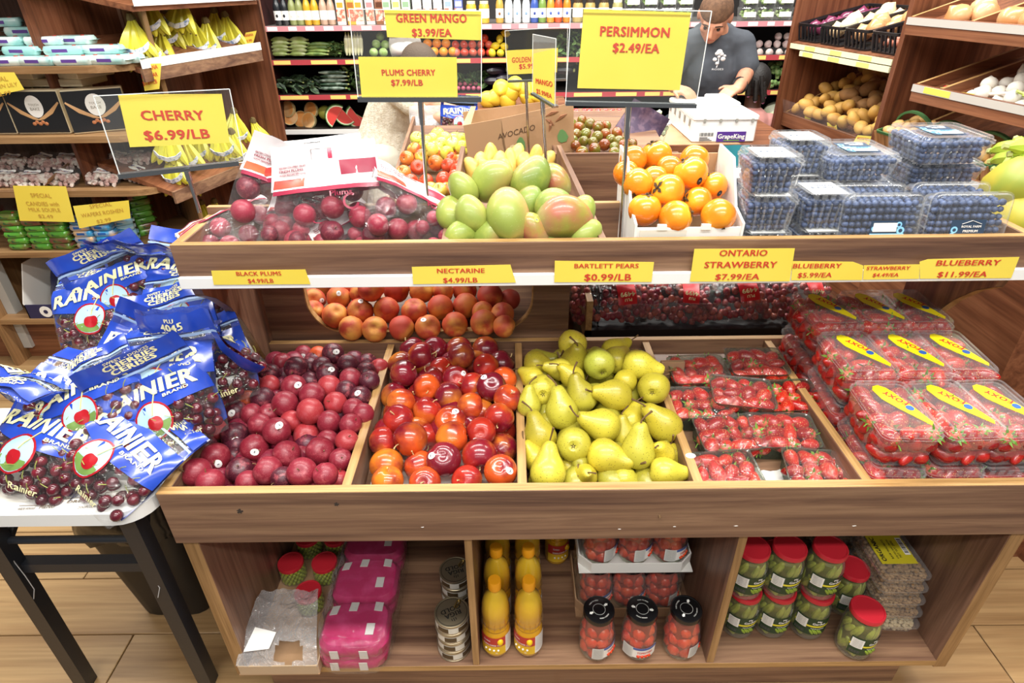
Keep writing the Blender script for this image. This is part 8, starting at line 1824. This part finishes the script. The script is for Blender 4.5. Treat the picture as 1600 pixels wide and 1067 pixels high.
# --- child seen from behind
cp_ = thing('person', 'child with black braids, pink beads and a pink top behind the carton', 'person', (1.25, 3.5, 0)); CI = Matrix.Translation((-1.25, -3.5, 0))
ch = PY(1181, 131, 3.42); fd = V((.35, .9, -.2)).normalized(); zu = (V((0, 0, 1)) - fd * fd.z).normalized(); KR = Matrix((fd.cross(zu), fd, zu)).transposed()
bd = MB(); KT = headbits(bd, ch, KR, .86); sh0 = ch + V((0, -.01, -.16)); limb(bd, [ch + V((0, 0, -.05)), sh0], [.042, .045]); limb(bd, [sh0 + V((0, 0, -.03)), sh0 + V((0, .01, -.2)), V((1.26, 3.46, .56))], [.085, .095, .10])
for s_ in (-1, 1):
    a, e, w_ = sh0 + V((s_ * .10, 0, -.03)), sh0 + V((s_ * .14, .0, -.20)), sh0 + V((s_ * .12, .10, -.33)); limb(bd, [a, e, w_], [.04, .033, .022]); hand(bd, w_, V((0, .5, -.8)), V((s_, 0, 0)), .7, .6)
    limb(bd, [V((1.26 + s_ * .055, 3.46, .55)), V((1.26 + s_ * .06, 3.45, .3)), V((1.26 + s_ * .06, 3.47, .06))], [.07, .05, .033]); limb(bd, [V((1.26 + s_ * .06, 3.47, .04)), V((1.26 + s_ * .06, 3.58, .025))], [.032, .022])
part('body', remesh(bd.xf(CI), .007, SKD, 3), cp_)
sh = MB(); limb(sh, [sh0 + V((0, 0, -.04)), sh0 + V((0, .01, -.2)), V((1.26, 3.46, .52))], [.098, .11, .118]); [limb(sh, [sh0 + V((s_ * .10, 0, -.035)), sh0 + V((s_ * .13, 0, -.13))], [.052, .05]) for s_ in (-1, 1)]; part('top', remesh(sh.xf(CI), .01, M('pink_cotton', 'd99a92', .85), 3), cp_)
tr = MB(); [limb(tr, [V((1.26 + s_ * .055, 3.46, .54)), V((1.26 + s_ * .06, 3.45, .3)), V((1.26 + s_ * .06, 3.47, .10))], [.085, .062, .05]) for s_ in (-1, 1)]; part('leggings', remesh(tr.xf(CI), .01, M('dark_legging', '2a2a34', .8), 2), cp_)
BH = M('black_hair', '15110f', .6, bump=.6, bscale=220); haircap(ch, KR, .88, .02, BH, cp_, CI, .06); face(cp_, ch, KR, KT, .86, CI)
for x, y, x2, y2 in ((1170, 122, 1169, 150), (1190, 118, 1192, 160), (1182, 125, 1180, 158), (1193, 128, 1195, 152)):
    a, b = PY(x, y, 3.335), PY(x2, y2, 3.33); br = part('braid', MB().tube([a + (b - a) * (k / 8) for k in range(9)], [.011 + .003 * (k % 2) for k in range(9)], 7).xf(CI), cp_, BH)
    bb = MB(); [bb.ball(b + (a - b) * (.1 * k), .0085, 7, 5) for k in range(4)]; part('beads', bb.xf(CI), br, M('pink_beads', 'c46aa0', .3, var=('d9d4ea', 40, .45, .6)))
# --- woman reaching over the apples
wp = thing('person', 'woman in cream knit top and pale trousers reaching over the apples', 'person', (-.66, 3.4, 0)); WI = Matrix.Translation((.66, -3.4, 0))
hip = PY(600, 228, 3.36); wst = PY(606, 190, 3.36); chs = PY(622, 150, 3.34); nk = PY(636, 128, 3.31); hd = PY(655, 106, 3.26)
shn, shf = PY(626, 148, 3.22), PY(640, 146, 3.46); el, wr = PY(664, 180, 3.10), PY(701, 186, 2.98); elf, wrf = PY(672, 168, 3.36), PY(712, 172, 3.14)
bd = MB(); fd = V((.75, -.25, -.5)).normalized(); zu = V((.5, 0, .8)); zu = (zu - fd * zu.dot(fd)).normalized(); WR = Matrix((fd.cross(zu), fd, zu)).transposed(); WT = headbits(bd, hd, WR, .95)
limb(bd, [hd + WR @ V((0, -.03, -.05)), nk, chs], [.045, .048, .07]); limb(bd, [chs, wst, hip], [.115, .105, .135]); limb(bd, [shn, chs, shf], [.058, .09, .058])
for a, e, w_ in ((shn, el, wr), (shf, elf, wrf)): limb(bd, [a, (a + e) / 2, e, (e + w_) / 2, w_], [.052, .046, .038, .034, .024])
hand(bd, wr, V((.8, -.3, -.35)), V((.2, -.5, .8)), .9, .9); hand(bd, wrf, V((.8, -.4, -.3)), V((.2, -.5, .8)), .9, .8)
for s_ in (-1, 1): limb(bd, [hip + V((0, s_ * .08, -.06)), V((-.66, 3.38 + s_ * .09, .42)), V((-.68, 3.40 + s_ * .09, .07))], [.105, .066, .042]); limb(bd, [V((-.68, 3.40 + s_ * .09, .05)), V((-.55, 3.38 + s_ * .1, .03))], [.038, .028])
part('body', remesh(bd.xf(WI), .0065, SKL, 4), wp)
sh = MB(); limb(sh, [chs, wst, hip + V((0, 0, .0))], [.130, .128, .152]); limb(sh, [shn, chs + V((0, 0, .01)), shf], [.068, .10, .068]); [limb(sh, [a, a + (e - a) * .45], [.064, .06]) for a, e in ((shn, el), (shf, elf))]
part('knit_top', remesh(sh.xf(WI), .009, M('cream_knit', 'e9e0cc', .9, bump=.8, bscale=140, var=('d8ccb4', 60, .45, .6)), 3), wp)
tr = MB(); limb(tr, [hip, hip + V((0, 0, -.06))], [.142, .145]); [limb(tr, [hip + V((0, s_ * .08, -.06)), V((-.66, 3.38 + s_ * .09, .42)), V((-.68, 3.40 + s_ * .09, .08))], [.122, .085, .065]) for s_ in (-1, 1)]; part('trousers', remesh(tr.xf(WI), .011, M('pale_twill', 'd8d2bf', .85), 3), wp)
sho = MB(); [limb(sho, [V((-.70, 3.40 + s_ * .09, .045)), V((-.54, 3.38 + s_ * .1, .035))], [.045, .036]) for s_ in (-1, 1)]; part('shoes', remesh(sho.xf(WI), .01, WHITE, 2), wp)
face(wp, hd, WR, WT, .95, WI); haircap(hd, WR, .95, .015, M('brown_long_hair', '4a3524', .7, bump=.5, bscale=200), wp, WI, .09)
fn = bagfn(.16, .15, .07, 91); fm = MB(); [fm.join(sheet(fn, s, -1, 1, 0, 1, 12, 12, 0)) for s in (-1, 1)]
o = part('produce_bag', fm, None, film('milky_produce_bag', 'f0f0ec', .45, .15, .5, 20, .3), loc=PY(668, 216, 3.02)); tag(o, 'translucent white produce bag under the reaching arm', 'bag')
o = KB[2](PY(718, 214, 2.93), bag_rot(1.3, .1, .3), 'cherry bag held by the woman above the green apples', 'bags of cherries heaped on the folding table', .8)
o['group'] = 'cherry bag in hand'
